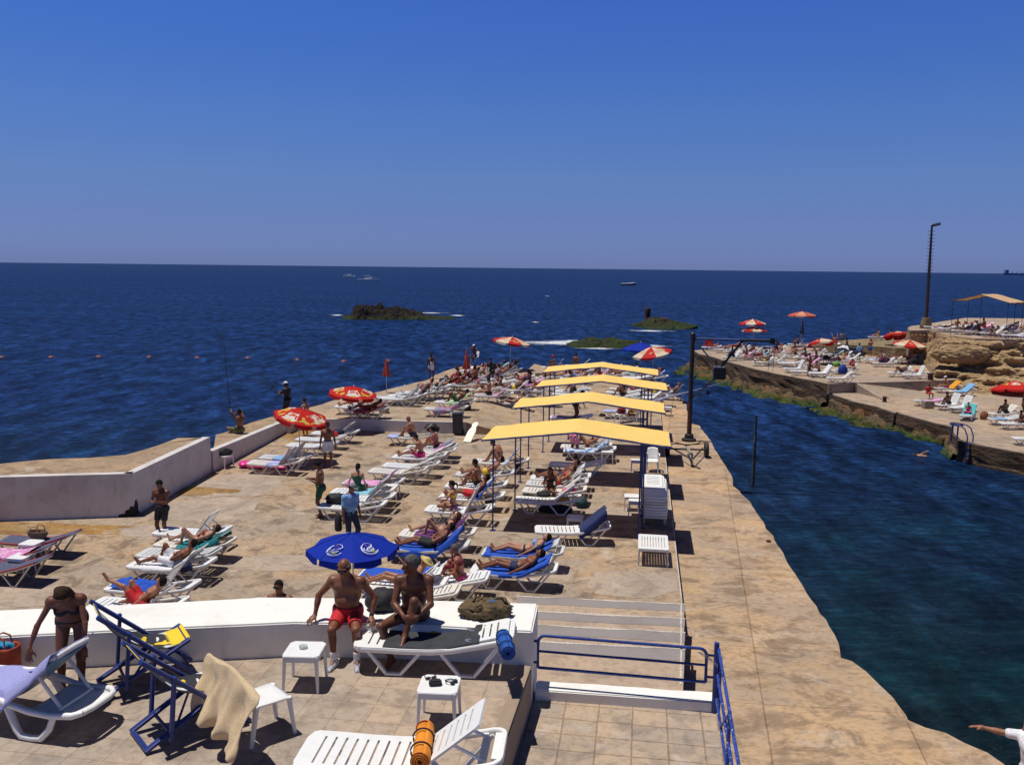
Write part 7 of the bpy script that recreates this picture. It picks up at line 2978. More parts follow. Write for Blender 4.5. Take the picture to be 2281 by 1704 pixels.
plastic_chair((q.x, q.y, ZF_), rad(-120), 'plastic chair under the fisherman in the white cap at the tip', 'white plastic chairs')
a = q + Vector((-.35, -.1, 1.0))
rod(a, a + Vector((-.95, .2, 5.4)), 'thin rod of the fisherman in the white cap at the tip', .014)
q = W('NA', 470, 470, Z_FAR)
person('man wrapped in a long white towel standing at the water\'s edge of the far deck', (q.x - .1, q.y + .1, Z_FAR - .15), rad(-60), p_stand(), 4, [('trunks', 'white'), ('towel_neck', 'white')], SH, vox=.024)
L('NA', 1165, 730, 40, 'white lounger of the bare-backed man in dark trunks, far crowd', z=ZF_, grp=GF, tow=('pink towel at the head of the bare-backed man in the far crowd', 'pink', 1.0, 1.9, .06),
per=('man in dark trunks sitting bolt upright in profile in the far crowd', 0, 'sit', dict(legs='long', arms='lap', lean=.0), 'trunks:black', SH, 'm', dict(off=-.3)))
L('NA', 520, 845, 40, 'farther white lounger of the pair with the green and red towels', z=ZF_, grp=GF, tow=('green and white towel hanging on the far pair of loungers', 'green', .6, 1.9, .06),
per=('man in dark green shorts lying with bent knees, reading, on the green towel', 2, 'lie', dict(legs='bent', arms='read'), 'shorts:green', SH))
L('NA', 350, 955, 40, 'nearer white lounger of the pair, red and purple towel over its side', z=ZF_, grp=GF, tow=('red and purple towel hanging over the nearer lounger of the pair', 'multi', .45, 1.75, .22))
q = W('NA', 1000, 990, ZF_)
heap('bag', 'black rucksack behind the lounger with the red and purple towel', 'bag', (q.x, q.y, ZF_), (.3, .2, .42), M_BLACK, 47, 0, .3)
L('NA', 1470, 880, 40, 'white lounger of the woman in the white bikini by the third canopy', grp=GF, z=Z_DECK,
per=('woman in a white bikini bottom lying on her back by the third canopy', 3, 'lie', dict(legs='flat', arms='side'), 'bottom:white,top:white', ('brown', 'short'), 'f'))
S('NA', 1590, 850, -150, 'woman in a brown bikini standing and bending at the foot of the white-bikini lounger', 0, 'top:darkred,bottom:darkred', ('black', 'bun'), 'f', z=Z_DECK, pose=p_stand(arms='phone', lean=.35, look=(1, 0, -.6)))
L('NA', 1270, 520, 14, 'flat white lounger in the middle of the far crowd', grp=GF, z=ZF_)
L('NA', 1240, 620, 14, 'white lounger stacked low beside the dark cloth, far crowd', grp=GF, z=ZF_)
S('NA', 1440, 600, -120, 'person in black leaning down beside the lilac towel', 4, 'trunks:black,shirt:black', SH, z=ZF_, pose=p_stand(arms='hips', lean=.2))
q = W('NA', 1540, 580, ZF_)
heap('towel', 'lilac towel hanging upright over a chair in the far crowd', 'towel', (q.x, q.y, ZF_ + .1), (.26, .12, .85), mat_cloth('pale_lilac', (.50, .40, .62)), 51, 0, .12)
L('NA', 1720, 700, 52, 'grey-framed lounger with a crimson towel by the second canopy', z=Z_DECK, grp=GF, mat=mat_plastic('grey_plastic', (.45, .45, .45)), tow=('crimson towel on the grey-framed lounger', 'red', .9, 1.9, .05),
per=('person with raised knees on the crimson towel', 1, 'lie', dict(legs='bent', arms='belly'), 'trunks:purple', SH))
L('NA', 1900, 560, 40, 'lounger of the kneeling-up sunbather behind the second canopy row', z=Z_DECK, grp=GF, per=('sunbather with sharply raised knees near the fourth canopy', 2, 'lie', dict(legs='bent', arms='belly'), 'trunks:white', SH))
for (x, y), lb_ in zip(((250, 575), (2130, 800)), ('white side table left of the third canopy post', 'white side table on the walkway right of the third canopy')):
	q = W('NB', x, y, (Z_DECK if x < 1000 else Z_WALK) + .45)
	plastic_table((q.x, q.y, Z_DECK if x < 1000 else Z_WALK), HEAD, lb_, 'white side tables on the deck')
L('NB', 520, 560, 14, 'farther white lounger between the third and fourth canopies', grp=GF)
L('NB', 500, 615, 40, 'nearer white lounger between the third and fourth canopies', grp=GF)
S('NB', 790, 690, 160, 'tanned person bending under the fourth canopy cloth, dark bag beside', 2, 'trunks:lilac', SH, pose=p_stand(lean=.25, arms='down'))
S('NB', 830, 1010, -30, 'tanned man stooping behind the second canopy cloth', 2, 'trunks:black', SH, pose=p_stand(lean=.55, look=(1, -.3, -1)))
L('NB', 1230, 640, 14, 'white lounger nearest in the shaded group between the third and fourth canopies', grp=GF,
per=('bare-backed man sitting in the shaded group between the far canopies', 1, 'sit', dict(legs='up', arms='hug', lean=.3), 'trunks:black', SH))
L('NB', 1270, 590, 14, 'white lounger second in the shaded group between the far canopies', grp=GF, per=('dark-haired woman sitting in the shaded group between the far canopies', 2, 'edge', dict(arms='lap'), 'top:black,bottom:black', ('black', 'long'), 'f', dict(off=.2)))
L('NB', 1320, 540, 14, 'white lounger third in the shaded group between the far canopies', grp=GF)
L('NB', 1620, 660, 40, 'white lounger with towels at the right of the shaded group', grp=GF, tow=('white towel at the right of the shaded group', 'white', .6, 1.9, .06))
L('NB', 1230, 855, 14, 'white lounger with a lilac towel between the second and third canopies', grp=GF, tow=('lilac towel between the second and third canopies', 'lilac', .0, .6, .04))
q = W('NB', 1210, 930, ZD)
heap('bag', 'small dark bag on the floor under the second canopy', 'bag', (q.x, q.y, ZD), (.16, .12, .14), M_BLACK, 61)
q = W('NB', 1480, 900, ZD + .4)
plastic_chair((q.x, q.y, ZD), rad(-150), 'white chair with a red bag under the second canopy', 'white plastic chairs')
heap('bag', 'dark red bag on the chair under the second canopy', 'bag', (q.x, q.y, ZD + .42), (.2, .2, .30), cl('darkred'), 63)
q = W('NB', 1640, 1000, ZD)
plastic_chair((q.x, q.y, ZD), rad(160), 'white chair with a yellow and brown towel under the second canopy', 'white plastic chairs')
heap('towel', 'yellow and brown towel draped on the chair under the second canopy', 'towel', (q.x - .1, q.y, ZD + .25), (.32, .18, .40), mat_cloth('ochre_towel', (.45, .20, .04), (.04, .03, .03), 'print', 5), 65, 0, .3)
q = W('NB', 600, 930, ZD + .4)
L('NB', 480, 940, 14, 'lounger with a purple and red printed towel behind the front canopy', grp=GF, tow=('purple and red printed towel behind the front canopy', 'multi', .1, 1.4, .22))
# beyond the last canopy
L('NB', 330, 235, 52, 'lounger at the water\'s edge left of the farthest canopy', grp=GF, per=('woman with a red headscarf sitting at the water\'s edge left of the farthest canopy', 1, 'sit', dict(legs='up', arms='face'), 'top:black,bottom:black', None, 'f', dict(hat=('cap', 'red'))))
L('NB', 690, 215, 40, 'lounger at the water\'s edge half hidden by the farthest canopy', grp=GF, per=('person with dark hair sitting at the edge above the farthest canopy, back turned', 2, 'edgefar', dict(arms='lap'), 'trunks:black', SH))
L('NB', 330, 370, 14, 'lounger with a sunbather just in front of the farthest canopy', grp=GF, per=('pale sunbather lying just in front of the farthest canopy', 3, 'lie', dict(legs='one', arms='head'), 'trunks:grey', SH))
L('NB', 560, 345, 14, 'lounger with a second sunbather in front of the farthest canopy', grp=GF, per=('sunbather lying face down in front of the farthest canopy', 5, 'lie', dict(legs='flat', arms='fore', prone=True), 'trunks:pink', SH))
L('NB', 620, 395, 14, 'lounger of the man in pale blue shorts near the farthest canopy', grp=GF, per=('man in pale blue shorts lying on his side near the farthest canopy', 0, 'lie', dict(legs='bent', arms='face'), 'shorts:skyblue', SH))
L('NB', 1120, 285, 40, 'farther white lounger beneath the farthest canopy', grp=GF)
L('NB', 1160, 340, 14, 'nearer white lounger beneath the farthest canopy', grp=GF, per=('reddish sunbather lying beneath the farthest canopy', 5, 'lie', dict(legs='one', arms='belly'), 'trunks:darkred', SH))
L('NB', 1480, 385, 14, 'lounger with white towels beneath the farthest canopy, right side', grp=GF, tow=('white towels on the lounger beneath the farthest canopy, right side', 'white', .1, 1.8, .06))
L('NB', 1480, 350, 40, 'lounger of the person in white, right side of the farthest canopy', grp=GF, per=('person in a white top sitting at the right of the farthest canopy', 2, 'sit', dict(legs='up', arms='knees'), 'shirt:white,trunks:white', SH))
q = W('NB', 1905, 420, ZD)
b = MB()
b.box((0, 0, .22), (.62, .4, .44))
root = thing('crate', 'beige box at the right foot of the farthest canopy', 'crate', (q.x, q.y, ZD), HEAD)
b.build('box_body', mat_plain('beige_box', (.36, .29, .24), .7, .2), root, bevel=.02)
b = MB()
b.box((0, 0, .465), (.64, .42, .045))
b.build('lid', mat_plain('beige_box', (.36, .29, .24), .7, .2), root, bevel=.012)
L('NB', 1960, 600, 52, 'grey lounger at the water\'s edge right of the fourth canopy', z=Z_WALK, rz=-20, grp=GF, mat=mat_plastic('grey_plastic', (.45, .45, .45)), per=('sunbather in grey at the right edge of the pier near the fourth canopy', 0, 'lie', dict(legs='bent', arms='belly'), 'trunks:grey', ('grey', 'short')))

# ------------------------------------------------------------------ the rock shelf across the channel
GR = 'white loungers on the rock shelf across the channel'
R1, R2, R3 = Z_RP, Z_RL, Z_CLIFF


def LR(view, x, y, deg, label, rz=0, z=R1, **k):
	return L(view, x, y, deg, label, rz=rz, z=z, grp=GR, **k)


LR('ND', 215, 395, 14, 'lounger with a sunbather in red at the far tip of the rock shelf', per=('sunbather in red at the far tip of the rock shelf', 5, 'lie', dict(legs='one', arms='belly'), 'trunks:red', SH))
q = W('ND', 360, 470, R1)
root = thing('red_sign', 'bright red flag-like panel on two thin legs at the tip of the rock shelf', 'panel', (q.x, q.y, R1), rad(-8))
b = MB()
for x in (-.2, .2):
	b.tube([(x, 0, 0), (x, 0, .8)], .02, 6)
b.build('legs', M_STEEL, root)
b = MB()
b.box((0, 0, .75), (.82, .03, .62))
b.build('panel', mat_plain('red_panel', (.62, .008, .015), .5), root, bevel=.01)
LR('ND', 660, 395, 28, 'lounger with a crimson towel at the back of the rock shelf', tow=('crimson towel on a lounger at the back of the rock shelf', 'red', .1, 1.8, .14), per=('sunbather on the crimson towel at the back of the rock shelf', 5, 'lie', dict(legs='flat', arms='belly'), 'trunks:darkred', SH))
LR('ND', 700, 480, 40, 'white lounger behind the crane arm on the rock shelf')
LR('ND', 640, 600, 52, 'white lounger at the edge of the rock shelf, under the person in navy', rz=20, per=('person in navy sitting near the edge of the rock shelf, behind the crane brace', 2, 'sit', dict(legs='up', arms='knees'), 'shirt:navy,trunks:navy', SH))
LR('ND', 1060, 500, 40, 'lounger under the two stacked red and white parasols', per=('person sitting in the shade of the two stacked parasols', 2, 'sit', dict(legs='up', arms='face'), 'trunks:grey', SH))
LR('ND', 1060, 585, 28, 'lounger with a dark red towel, right of the person in navy', tow=('dark red towel on the lounger right of the person in navy', 'darkred', .1, 1.8, .10), per=('man lying on his front propped on his elbows on the rock shelf', 1, 'lie', dict(legs='flat', arms='fore', prone=True), 'trunks:navy', SH))
LR('ND', 1290, 650, 14, 'low lounger with a dark sunbather along the shelf edge', per=('dark sunbather lying flat along the shelf edge', 4, 'lie', dict(legs='flat', arms='belly'), 'trunks:black', SH))
LR('ND', 1480, 680, 40, 'white lounger along the shelf edge below the standing woman')
LR('ND', 1780, 720, 14, 'empty white lounger along the shelf edge, mid-length')
LR('ND', 1370, 400, 14, 'lounger with a bright blue towel at the back of the shelf', tow=('bright blue towel at the back of the rock shelf', 'blue', .3, 1.9, .16))
S('ND', 1740, 575, -90, 'woman in a dark bikini standing in the middle of the rock shelf', 4, 'top:black,bottom:black', ('black', 'long'), 'f', z=R1)
parasol(W('ND', 1230, 470, R1), 'upper of two stacked red, white and yellow parasols on the rock shelf', M_REDW, R=1.35, h=3.15, drop=.42)
parasol(W('ND', 1270, 480, R1), 'lower of two stacked red and white parasols on the rock shelf', M_REDW, R=1.25, h=2.45, drop=.36, spin=.4)
parasol(W('RC', 1340, 400, R1), 'faded orange parasol at the back of the rock shelf against the sea', M_REDP, R=1.5, h=3.75, drop=.40)
q = W('NE', 395, 395, R1)
closed_parasol(q, 'folded navy parasol at the back of the rock shelf', cl('navy'), 3.0, None)
LR('NE', 130, 320, 52, 'white lounger beside the folded navy parasol', per=('person sitting upright beside the folded navy parasol', 1, 'sit', dict(legs='up', arms='knees'), 'trunks:black', SH))
LR('NE', 60, 455, 28, 'lounger with an orange-red towel at the middle of the shelf', tow=('orange-red towel in the middle of the rock shelf', 'redmix', .1, 1.8, .12), per=('sunburnt woman sitting on the orange-red towel', 5, 'sit', dict(legs='up', arms='lap'), 'top:black,bottom:black', ('black', 'long'), 'f'))
LR('NE', 20, 680, 14, 'empty flat white lounger in front of the sunburnt woman')
LR('NE', 60, 800, 65, 'white lounger with steeply raised back near the shelf edge', rz=12)
LR('NE', 190, 850, 14, 'small white lounger by the couple in the parasol shade', per=('dark-haired woman with raised arm sitting near the shelf edge', 2, 'edge', dict(arms='face'), 'top:black,bottom:navy', ('black', 'long'), 'f', dict(off=.6)))
parasol(W('NE', 790, 720, R1), 'red and white parasol tilted towards the camera, over the couple on the shelf', M_REDW, R=1.35, h=2.25, tilt=(rad(-14), rad(20)), drop=.42)
S('NE', 690, 760, -160, 'tanned woman standing in the shade of the tilted parasol', 2, 'top:brown,bottom:brown', ('auburn', 'long'), 'f', z=R1, pose=p_sit(.42, 'lap'))
q = W('NE', 730, 860, R1)
person('bare-backed person sitting on the ground beside the striped white towel', (q.x, q.y, R1), rad(200), p_sit(.02, 'hug', legs='up', lean=.3), 0, [('trunks', 'purple')], SH, vox=.026)
LR('NE', 560, 890, 52, 'lounger covered by a white striped towel near the shelf edge', rz=16, tow=('white and pale blue towel draped full length over a lounger', 'white', .05, 1.9, .14))
LR('NE', 905, 985, 40, 'nearest white lounger on the corner of the rock shelf', rz=6)
q = W('NE', 1210, 900, R1 + .4)
heap('bag', 'royal blue rucksack on the lounger at the corner of the shelf', 'bag', (q.x, q.y, R1 + .38), (.36, .25, .62), mat_plain('royal_bag', (.008, .03, .24), .7), 71, 0, .25)
LR('NE', 1040, 830, 40, 'white lounger behind the royal blue rucksack', rz=10, per=('sunburnt person sitting behind the royal blue rucksack', 5, 'sit', dict(legs='long', arms='lap'), 'trunks:red', SH, 'm', dict(off=.5)))
q = W('NE', 1100, 770, R1 + .3)
heap('bag', 'bright green bag beside the royal blue rucksack', 'bag', (q.x, q.y, R1 + .3), (.28, .22, .42), mat_plain('green_bag', (.10, .30, .04), .6), 73, 0, .2)
q = W('NE', 1400, 760, R1 + .3)
heap('bag', 'crimson bag behind the royal blue rucksack', 'bag', (q.x, q.y, R1 + .35), (.26, .2, .42), mat_plain('crimson_bag', (.36, .01, .04), .6), 75, 0, .2)
q = W('NE', 880, 720, R1)
plastic_chair((q.x, q.y, R1), rad(-20), 'white chair with black things in the tilted parasol\'s shade', 'white plastic chairs')
heap('bag', 'black bag on the chair in the tilted parasol\'s shade', 'bag', (q.x, q.y, R1 + .4), (.3, .2, .35), M_BLACK, 77)
# jet skis
M_HULL = mat_plain('white_hull', (.72, .73, .75), .25, .08)
M_HULLK = mat_plain('black_hull', (.016, .017, .02), .3, .1)


def jet_ski(view, x, y, label, rz):
	p = W(view, x, y, R1)
	root = thing('jet_ski', label, 'jet ski', (p.x, p.y, R1 + .02), rad(rz), 'jet skis parked on the rock shelf')
	h = MB()
	N1 = 16
	secs = []
	for i in range(N1 + 1):
		t = i / N1
		w_ = .52 * (1 - max(0, t - .55) ** 2 * 4.4)
		z0 = .05 + .38 * max(0, t - .6) ** 1.6 * 3
		z1 = .52 + .22 * t * t
		secs.append((3.0 * t - 1.5, max(.04, w_), z0, z1))
	vs = []
	for X_, w_, z0, z1 in secs:
		vs += [(X_, 0, z0), (X_, w_ * .75, z0 + .12), (X_, w_, z1 * .8), (X_, w_ * .9, z1), (X_, -w_ * .9, z1), (X_, -w_, z1 * .8), (X_, -w_ * .75, z0 + .12)]
	h.add(vs, [(i * 7 + j, i * 7 + (j + 1) % 7, (i + 1) * 7 + (j + 1) % 7, (i + 1) * 7 + j) for i in range(N1) for j in range(7)] + [tuple(range(6, -1, -1)), tuple(N1 * 7 + j for j in range(7))])
	h.build('hull', M_HULLK, root, smooth=True)
	c = MB()
	c.sweep([(-.1, 0, .58), (.3, 0, .78), (.62, 0, .80), (1.0, 0, .68), (1.38, 0, .62)], [.3, .52, .62, .62, .2], [.2, .4, .42, .28, .1], n=10)
	c.build('hood', M_HULL, root, smooth=True)
	s = MB()
	s.sweep([(-1.3, 0, .66), (-.8, 0, .78), (-.35, 0, .76), (.05, 0, .82)], [.32, .38, .32, .2], [.2, .3, .26, .2], n=10)
	s.build('seat', M_RUB, root, smooth=True)
	b_ = MB()
	b_.tube([(.28, -.36, 1.02), (.36, -.12, 1.0), (.36, .12, 1.0), (.28, .36, 1.02)], .025, 6)
	b_.build('handlebar', M_RUB, root)
	return root


jet_ski('NE', 1180, 500, 'farther black and white jet ski parked on the rock shelf', 118)
jet_ski('NE', 1330, 565, 'nearer black and white jet ski parked on the rock shelf', 125)
S('NE', 1050, 470, 90, 'man in dark shorts standing with spread arms by the jet skis, back to the camera', 0, 'shorts:darkred', BR, z=R1, pose=p_stand(arms='up'))
S('NE', 1285, 540, 170, 'dark man standing between the two jet skis', 4, 'shorts:black', SH, z=R1)
S('NE', 1195, 370, -90, 'person in a pale T-shirt standing behind the jet skis', 1, 'shirt:grey,trunks:black', SH, z=R1)
q = W('NE', 1530, 670, R1)
person('man in a light blue shirt and dark trousers on the rock shelf, back turned', (q.x, q.y, R1), rad(100), p_stand(arms='down'), 1, [('shirt', 'skyblue'), ('trousers', 'navy'), ('shoes', cl('white'))], SH, vox=.026)
S('NE', 1750, 565, 80, 'sunburnt man in blue shorts with one arm raised, by the ledge', 5, 'shorts:blue', SH, z=R1, pose=p_stand(arms='one_up'))
q = W('NE', 980, 450, R1)
plastic_chair((q.x, q.y, R1), rad(-100), 'white plastic chair standing by the farther jet ski', 'white plastic chairs')
LR('NE', 1150, 600, 40, 'white lounger in front of the jet skis')
LR('NE', 1630, 620, 40, 'white lounger with a striped towel right of the man in the light blue shirt', rz=10, tow=('striped white towel right of the man in the light blue shirt', 'bstripe', .2, 1.9, .1))
LR('NE', 1800, 690, 40, 'white lounger with dark clothes, left of the two right-hand parasols')
q = W('NE', 2030, 680, R1 + .4)
heap('clothes', 'dark blue and red clothes heaped on a lounger left of the two right-hand parasols', 'clothes', (q.x, q.y, R1 + .37), (.5, .25, .45), mat_cloth('dark_mix', (.02, .02, .06), (.25, .02, .05), 'print', 4), 81)
# ledge people
LR('NE', 1720, 180, 14, 'white lounger up on the rock ledge against the sea', z=2.7, per=('person in yellow trunks sitting on the lounger up on the ledge', 0, 'sit', dict(legs='long', arms='knees'), 'shorts:yellow', SH))
q = W('NE', 2130, 200, 2.7)
person('person lying propped up at the right end of the rock ledge', (q.x, q.y, 2.7), rad(175), p_sit(.02, 'back', legs='one', lean=-.2), 5, [('trunks', 'darkred')], SH, vox=.026)
parasol(W('RB', 452, 690, R1), 'red parasol with white print in front of the ledge, farther of two', M_RED, R=1.42, h=2.3, tilt=(rad(-16), rad(0)), drop=.45)
parasol(W('RB', 560, 780, R1), 'red parasol with pale rim above two reclining people, nearer of two', M_REDW, R=1.42, h=2.1, tilt=(rad(6), rad(20)), drop=.38, spin=.5)
q = W('RB', 700, 790, R1)
root = thing('barrel', 'dark grey barrel bin at the foot of the cliff', 'bin', (q.x, q.y, R1))
b = MB()
b.lathe([(.33, 0), (.36, .3), (.35, .6), (.36, .9), (.34, .95)], 18)
b.build('barrel_body', M_BIN, root, smooth=True)
b = MB()
b.lathe([(.37, .9), (.38, .94), (.37, .98), (.30, 1.0)], 18)
b.build('rim', M_BIN, root)
LR('RB', 440, 740, 40, 'lounger in the shade of the nearer right-hand parasol', rz=10, per=('person lying with bent knees in the shade of the nearer right-hand parasol', 0, 'lie', dict(legs='bent', arms='belly'), 'trunks:brown', SH))
LR('RB', 360, 870, 40, 'white lounger of the dark reclining man below the parasols', rz=12, per=('dark reclining man on the lounger below the parasols', 2, 'lie', dict(legs='bent', arms='belly'), 'trunks:black', SH))
LR('RB', 515, 890, 65, 'empty white lounger with raised back at the top of the ramp', rz=10)
q = W('RB', 650, 860, R1 + .45)
plastic_table((q.x, q.y, R1), 0, 'white side table with a red bag at the top of the ramp', 'white side tables on the rock shelf')
heap('bag', 'red bag on the white table at the top of the ramp', 'bag', (q.x, q.y, R1 + .45), (.2, .15, .16), mat_plain('red_bag', (.55, .015, .02), .6), 83)
q = W('RB', 790, 948, R1)
b = MB()
b.lathe([(.22, 0), (.20, .1), (.18, .40), (.27, .46), (.27, .52), (.1, .55)], 16)
root = thing('bollard', 'rusty iron mooring bollard at the top of the ramp', 'bollard', (q.x, q.y, R1))
b.build('bollard_body', M_RUST, root, smooth=True)
q = W('RB', 322, 1172, R2)
b = MB()
b.lathe([(.16, 0), (.14, .05), (.10, .28), (.17, .32), (.17, .36), (.08, .38)], 14)
b.tube([(-.3, 0, .22), (.35, .05, .24)], .03, 6)
root = thing('bollard', 'small rusty mooring post on the lower shelf beside the ramp', 'bollard', (q.x, q.y, R2))
b.build('bollard_body', M_RUST, root)
# lower shelf, right
LR('NG', 545, 205, 40, 'white lounger with an orange towel at the foot of the cliff', z=R2, rz=14, tow=('orange towel at the foot of the cliff', 'orange', .95, 1.95, .10), per=('pale person in a white cap on the lounger with the orange towel', 0, 'sit', dict(legs='long', arms='lap'), 'trunks:pink', SH, 'm', dict(off=-.2, hat=('cap', 'white'))))
LR('NG', 790, 265, 40, 'white lounger with a long pale blue towel at the foot of the cliff', z=R2, rz=16, tow=('long pale blue towel at the foot of the cliff', 'sky', .4, 1.95, .10))
q = W('NG', 1490, 180, R2)
heap('bag', 'black bag on the rocks beside the pale blue towel', 'bag', (q.x, q.y, R2 + .15), (.5, .3, .5), M_BLACK, 85)
parasol(W('NG', 2010, 330, R2), 'red parasol lying low against the cliff foot at the right edge', M_RED, R=1.6, h=1.0, tilt=(rad(-8), 0), drop=.62)
LR('NG', 140, 440, 14, 'white lounger with a lilac towel at the left of the lower shelf', z=R2, tow=('lilac towel on the left lounger of the lower shelf', 'pink', .5, 1.6, .05))
q = W('NG', 420, 420, R2)
person('child in a red vest sitting at the left of the lower shelf', (q.x, q.y + .2, R2), rad(-80), p_sit(.35, 'lap', s=.8), 1, [('shirt', 'red'), ('trunks', 'red')], SH, vox=.024, s=.8)
q = W('NG', 390, 590, R2)
b = MB()
b.box((0, 0, .24), (.62, .42, .48), taper=1.05)
root = thing('crate', 'pale concrete block beside the lilac towel on the lower shelf', 'block', (q.x, q.y, R2), .1)
b.build('block_body', mat_plain('block', (.30, .25, .19), .9, .4, 6, bmp=.4), root, bevel=.02)
LR('NG', 600, 525, 65, 'farther of two white loungers with steep backs on the lower shelf', z=R2, rz=28, per=('dark woman in a headscarf hugging her knees on the lower shelf', 2, 'sit', dict(legs='up', arms='hug', lean=.25), 'suit:brown', ('black', 'thick'), 'f', dict(off=-.2)))
LR('NG', 850, 575, 65, 'nearer of two white loungers with steep backs on the lower shelf', z=R2, rz=34)
LR('NG', 1100, 730, 40, 'white lounger with a dark blue towel, foot towards the camera, lower shelf', z=R2, rz=62, tow=('turquoise and navy towel on the lounger by the pool ladder', 'turq', .3, 1.9, .08), per=('child in pale pink sitting on the lounger near the pool ladder', 3, 'sit', dict(legs='cross', arms='lap', lean=.2), 'suit:pink', ('brown', 'short'), 'f', dict(s=.78)))
q = W('NG', 1450, 800, R2)
heap('bag', 'brown straw bag beside the lounger near the pool ladder', 'bag', (q.x, q.y, R2), (.24, .2, .48), mat_plain('brown_bag', (.26, .10, .04), .8, .3, 20), 91, 0, .15)
LR('NG', 1560, 690, 40, 'white lounger of the dark woman at the right edge of the photo', z=R2, rz=20, per=('dark woman sitting with knees up at the right of the lower shelf', 4, 'sit', dict(legs='up', arms='knees', lean=.05), 'suit:black', ('black', 'short'), 'f', dict(off=.1)))
LR('NG', 1570, 790, 14, 'white lounger with a pale blue towel at the right of the lower shelf', z=R2, rz=16, tow=('pale blue towel on the right lounger of the lower shelf', 'sky', .3, .9, .03))
LR('NG', 1780, 870, 28, 'white lounger with dark wheels nearest the right edge, middle', z=R2, rz=14, per=('child in black trunks sitting on the lounger at the right edge', 2, 'sit', dict(legs='cross', arms='lap'), 'trunks:black', SH, 'm', dict(s=.8, off=.2)))
LR('NG', 2020, 1150, 28, 'white lounger cut off by the right edge, beyond the pool ladder', z=R2, rz=8)
q = W('NG', 2190, 660, R2)
person('tanned man standing at the right edge of the photo on the lower shelf', (q.x + .1, q.y, R2), rad(170), p_stand(), 2, [('trunks', 'black')], SH, vox=.024)

# on the cliff top
for i, (x, y, dg, lb_, per) in enumerate((
		(330, 570, 14, 'white lounger at the left end of the cliff top', None), (560, 530, 14, 'white lounger behind the first one on the cliff top', None),
		(610, 590, 14, 'second white lounger from the left on the cliff top', None),
		(760, 600, 28, 'white lounger of the tanned man under the beige canopy', ('tanned man sitting sideways under the beige canopy on the cliff top', 0, 'edge', dict(arms='knees'), 'trunks:navy', SH)),
		(930, 560, 28, 'white lounger behind the tanned man on the cliff top', ('woman lying beside the tanned man on the cliff top', 5, 'lie', dict(legs='bent', arms='belly'), 'top:darkred,bottom:darkred', BR, 'f')),
		(1120, 650, 28, 'white lounger loaded with dark bags on the cliff top', ('dark-haired person bending over the bags on the cliff top', 2, 'sit', dict(legs='up', arms='lap', lean=.3), 'trunks:black', SH)),
		(1390, 690, 40, 'white lounger of the person in the white cap, cliff top', ('person in a white cap sitting facing the camera on the cliff top', 0, 'edge', dict(arms='face', lean=.1), 'top:brown,bottom:blue', None, 'f', dict(hat=('cap', 'white')))),
		(1460, 600, 28, 'white lounger behind the person in the white cap, cliff top', None),
		(1780, 640, 65, 'white lounger with steep back and violet towel on the cliff top', ('person in violet lying by the steep white back on the cliff top', 2, 'lie', dict(legs='flat', arms='belly'), 'suit:purple', BR, 'f')),
		(1800, 730, 14, 'white lounger at the front edge of the cliff top, right', None), (2060, 600, 14, 'white lounger at the back right of the cliff top', None), (2110, 750, 14, 'white lounger cut by the right edge on the cliff top', None))):
	L('NF', x, y, dg, lb_, z=R3, grp='white loungers on the cliff top', per=per)
q = WY('NF', 835, 95, 73)
sun_canopy((q.x, q.y, R3), rad(-50), 'beige and orange sun canopy on the cliff top, ridge towards the camera', 'beige sun canopies on the cliff top', w=4.6, d=3.2, he=q.z - R3, hr=q.z - R3 + .62, mat=M_BEIGE, frame=M_STEEL, posts=((.15, .05), (2.4, .05), (4.45, .05), (.15, 3.1), (4.45, 3.1)))
q = WY('NF', 2010, 160, 71)
sun_canopy((q.x, q.y, R3), rad(-50), 'second beige sun canopy, cut by the right edge of the photo', 'beige sun canopies on the cliff top', w=4.6, d=3.2, he=q.z - R3, hr=q.z - R3 + .62, mat=M_BEIGE, frame=M_STEEL, posts=((.15, .05), (2.4, .05), (4.45, .05), (.15, 3.1), (4.45, 3.1)))

# ------------------------------------------------------------------ crane, trailer, mast, rocks, boats
q = W('RG', 225, 1082, Z_WALK)
root = thing('davit_crane', 'rusty davit crane with a blue jib and black winch box at the water\'s edge', 'crane', (q.x, q.y, Z_WALK), HEAD + rad(2))
HC = WY('RG', 262, 105, q.y).z - Z_WALK
lean = (WY('RG', 262, 105, q.y).x - q.x)
b = MB()
b.tube([(0, 0, 0), (lean * .5, 0, HC * .5), (lean, 0, HC)], .098, 14)
b.build('mast', M_STEEL, root, smooth=True)
b = MB()
b.tube([(0, 0, .1), (lean * .33, 0, HC * .36)], .103, 14)
b.build('rusted_lower_mast', M_RUST, root, smooth=True)
b = MB()
b.lathe([(.32, 0), (.32, .10), (.20, .14), (.19, .30), (.16, .32)], 14)
b.build('base', M_STEEL, root)
b = MB()
b.lathe([(.12, -.06), (.12, .05), (.06, .10)], 14, c=(lean, 0, HC))
b.build('mast_cap', M_STEEL, root)
JL = 3.35
zj = HC - .18
b = MB()
b.tube([(lean, 0, zj), (lean + JL * .62, 0, zj - .02)], .052, 10)
b.build('jib', mat_plain('worn_blue', (.03, .07, .22), .5, .5, 6, bmp=.1), root)
b = MB()
b.tube([(lean + JL * .60, 0, zj - .02), (lean + JL, 0, zj - .03)], .06, 10)
b.lathe([(.13, -.05), (.13, .05)], 14, c=(lean + JL + .05, 0, zj - .03), R=Matrix.Rotation(PI / 2, 3, 'X'))
b.build('jib_head', M_STEEL, root)
nx, nz = lean + 1.20, zj - 1.50
M_GALV = mat_plain('grey_tube', (.22, .21, .21), .5, .3, 10, metal=.3)
b = MB()
b.tube([(lean * .4 + .05, 0, HC * .40), (nx - .18, 0, nz - .25)], .055, 8)
b.build('lower_brace', M_GALV, root)
b = MB()
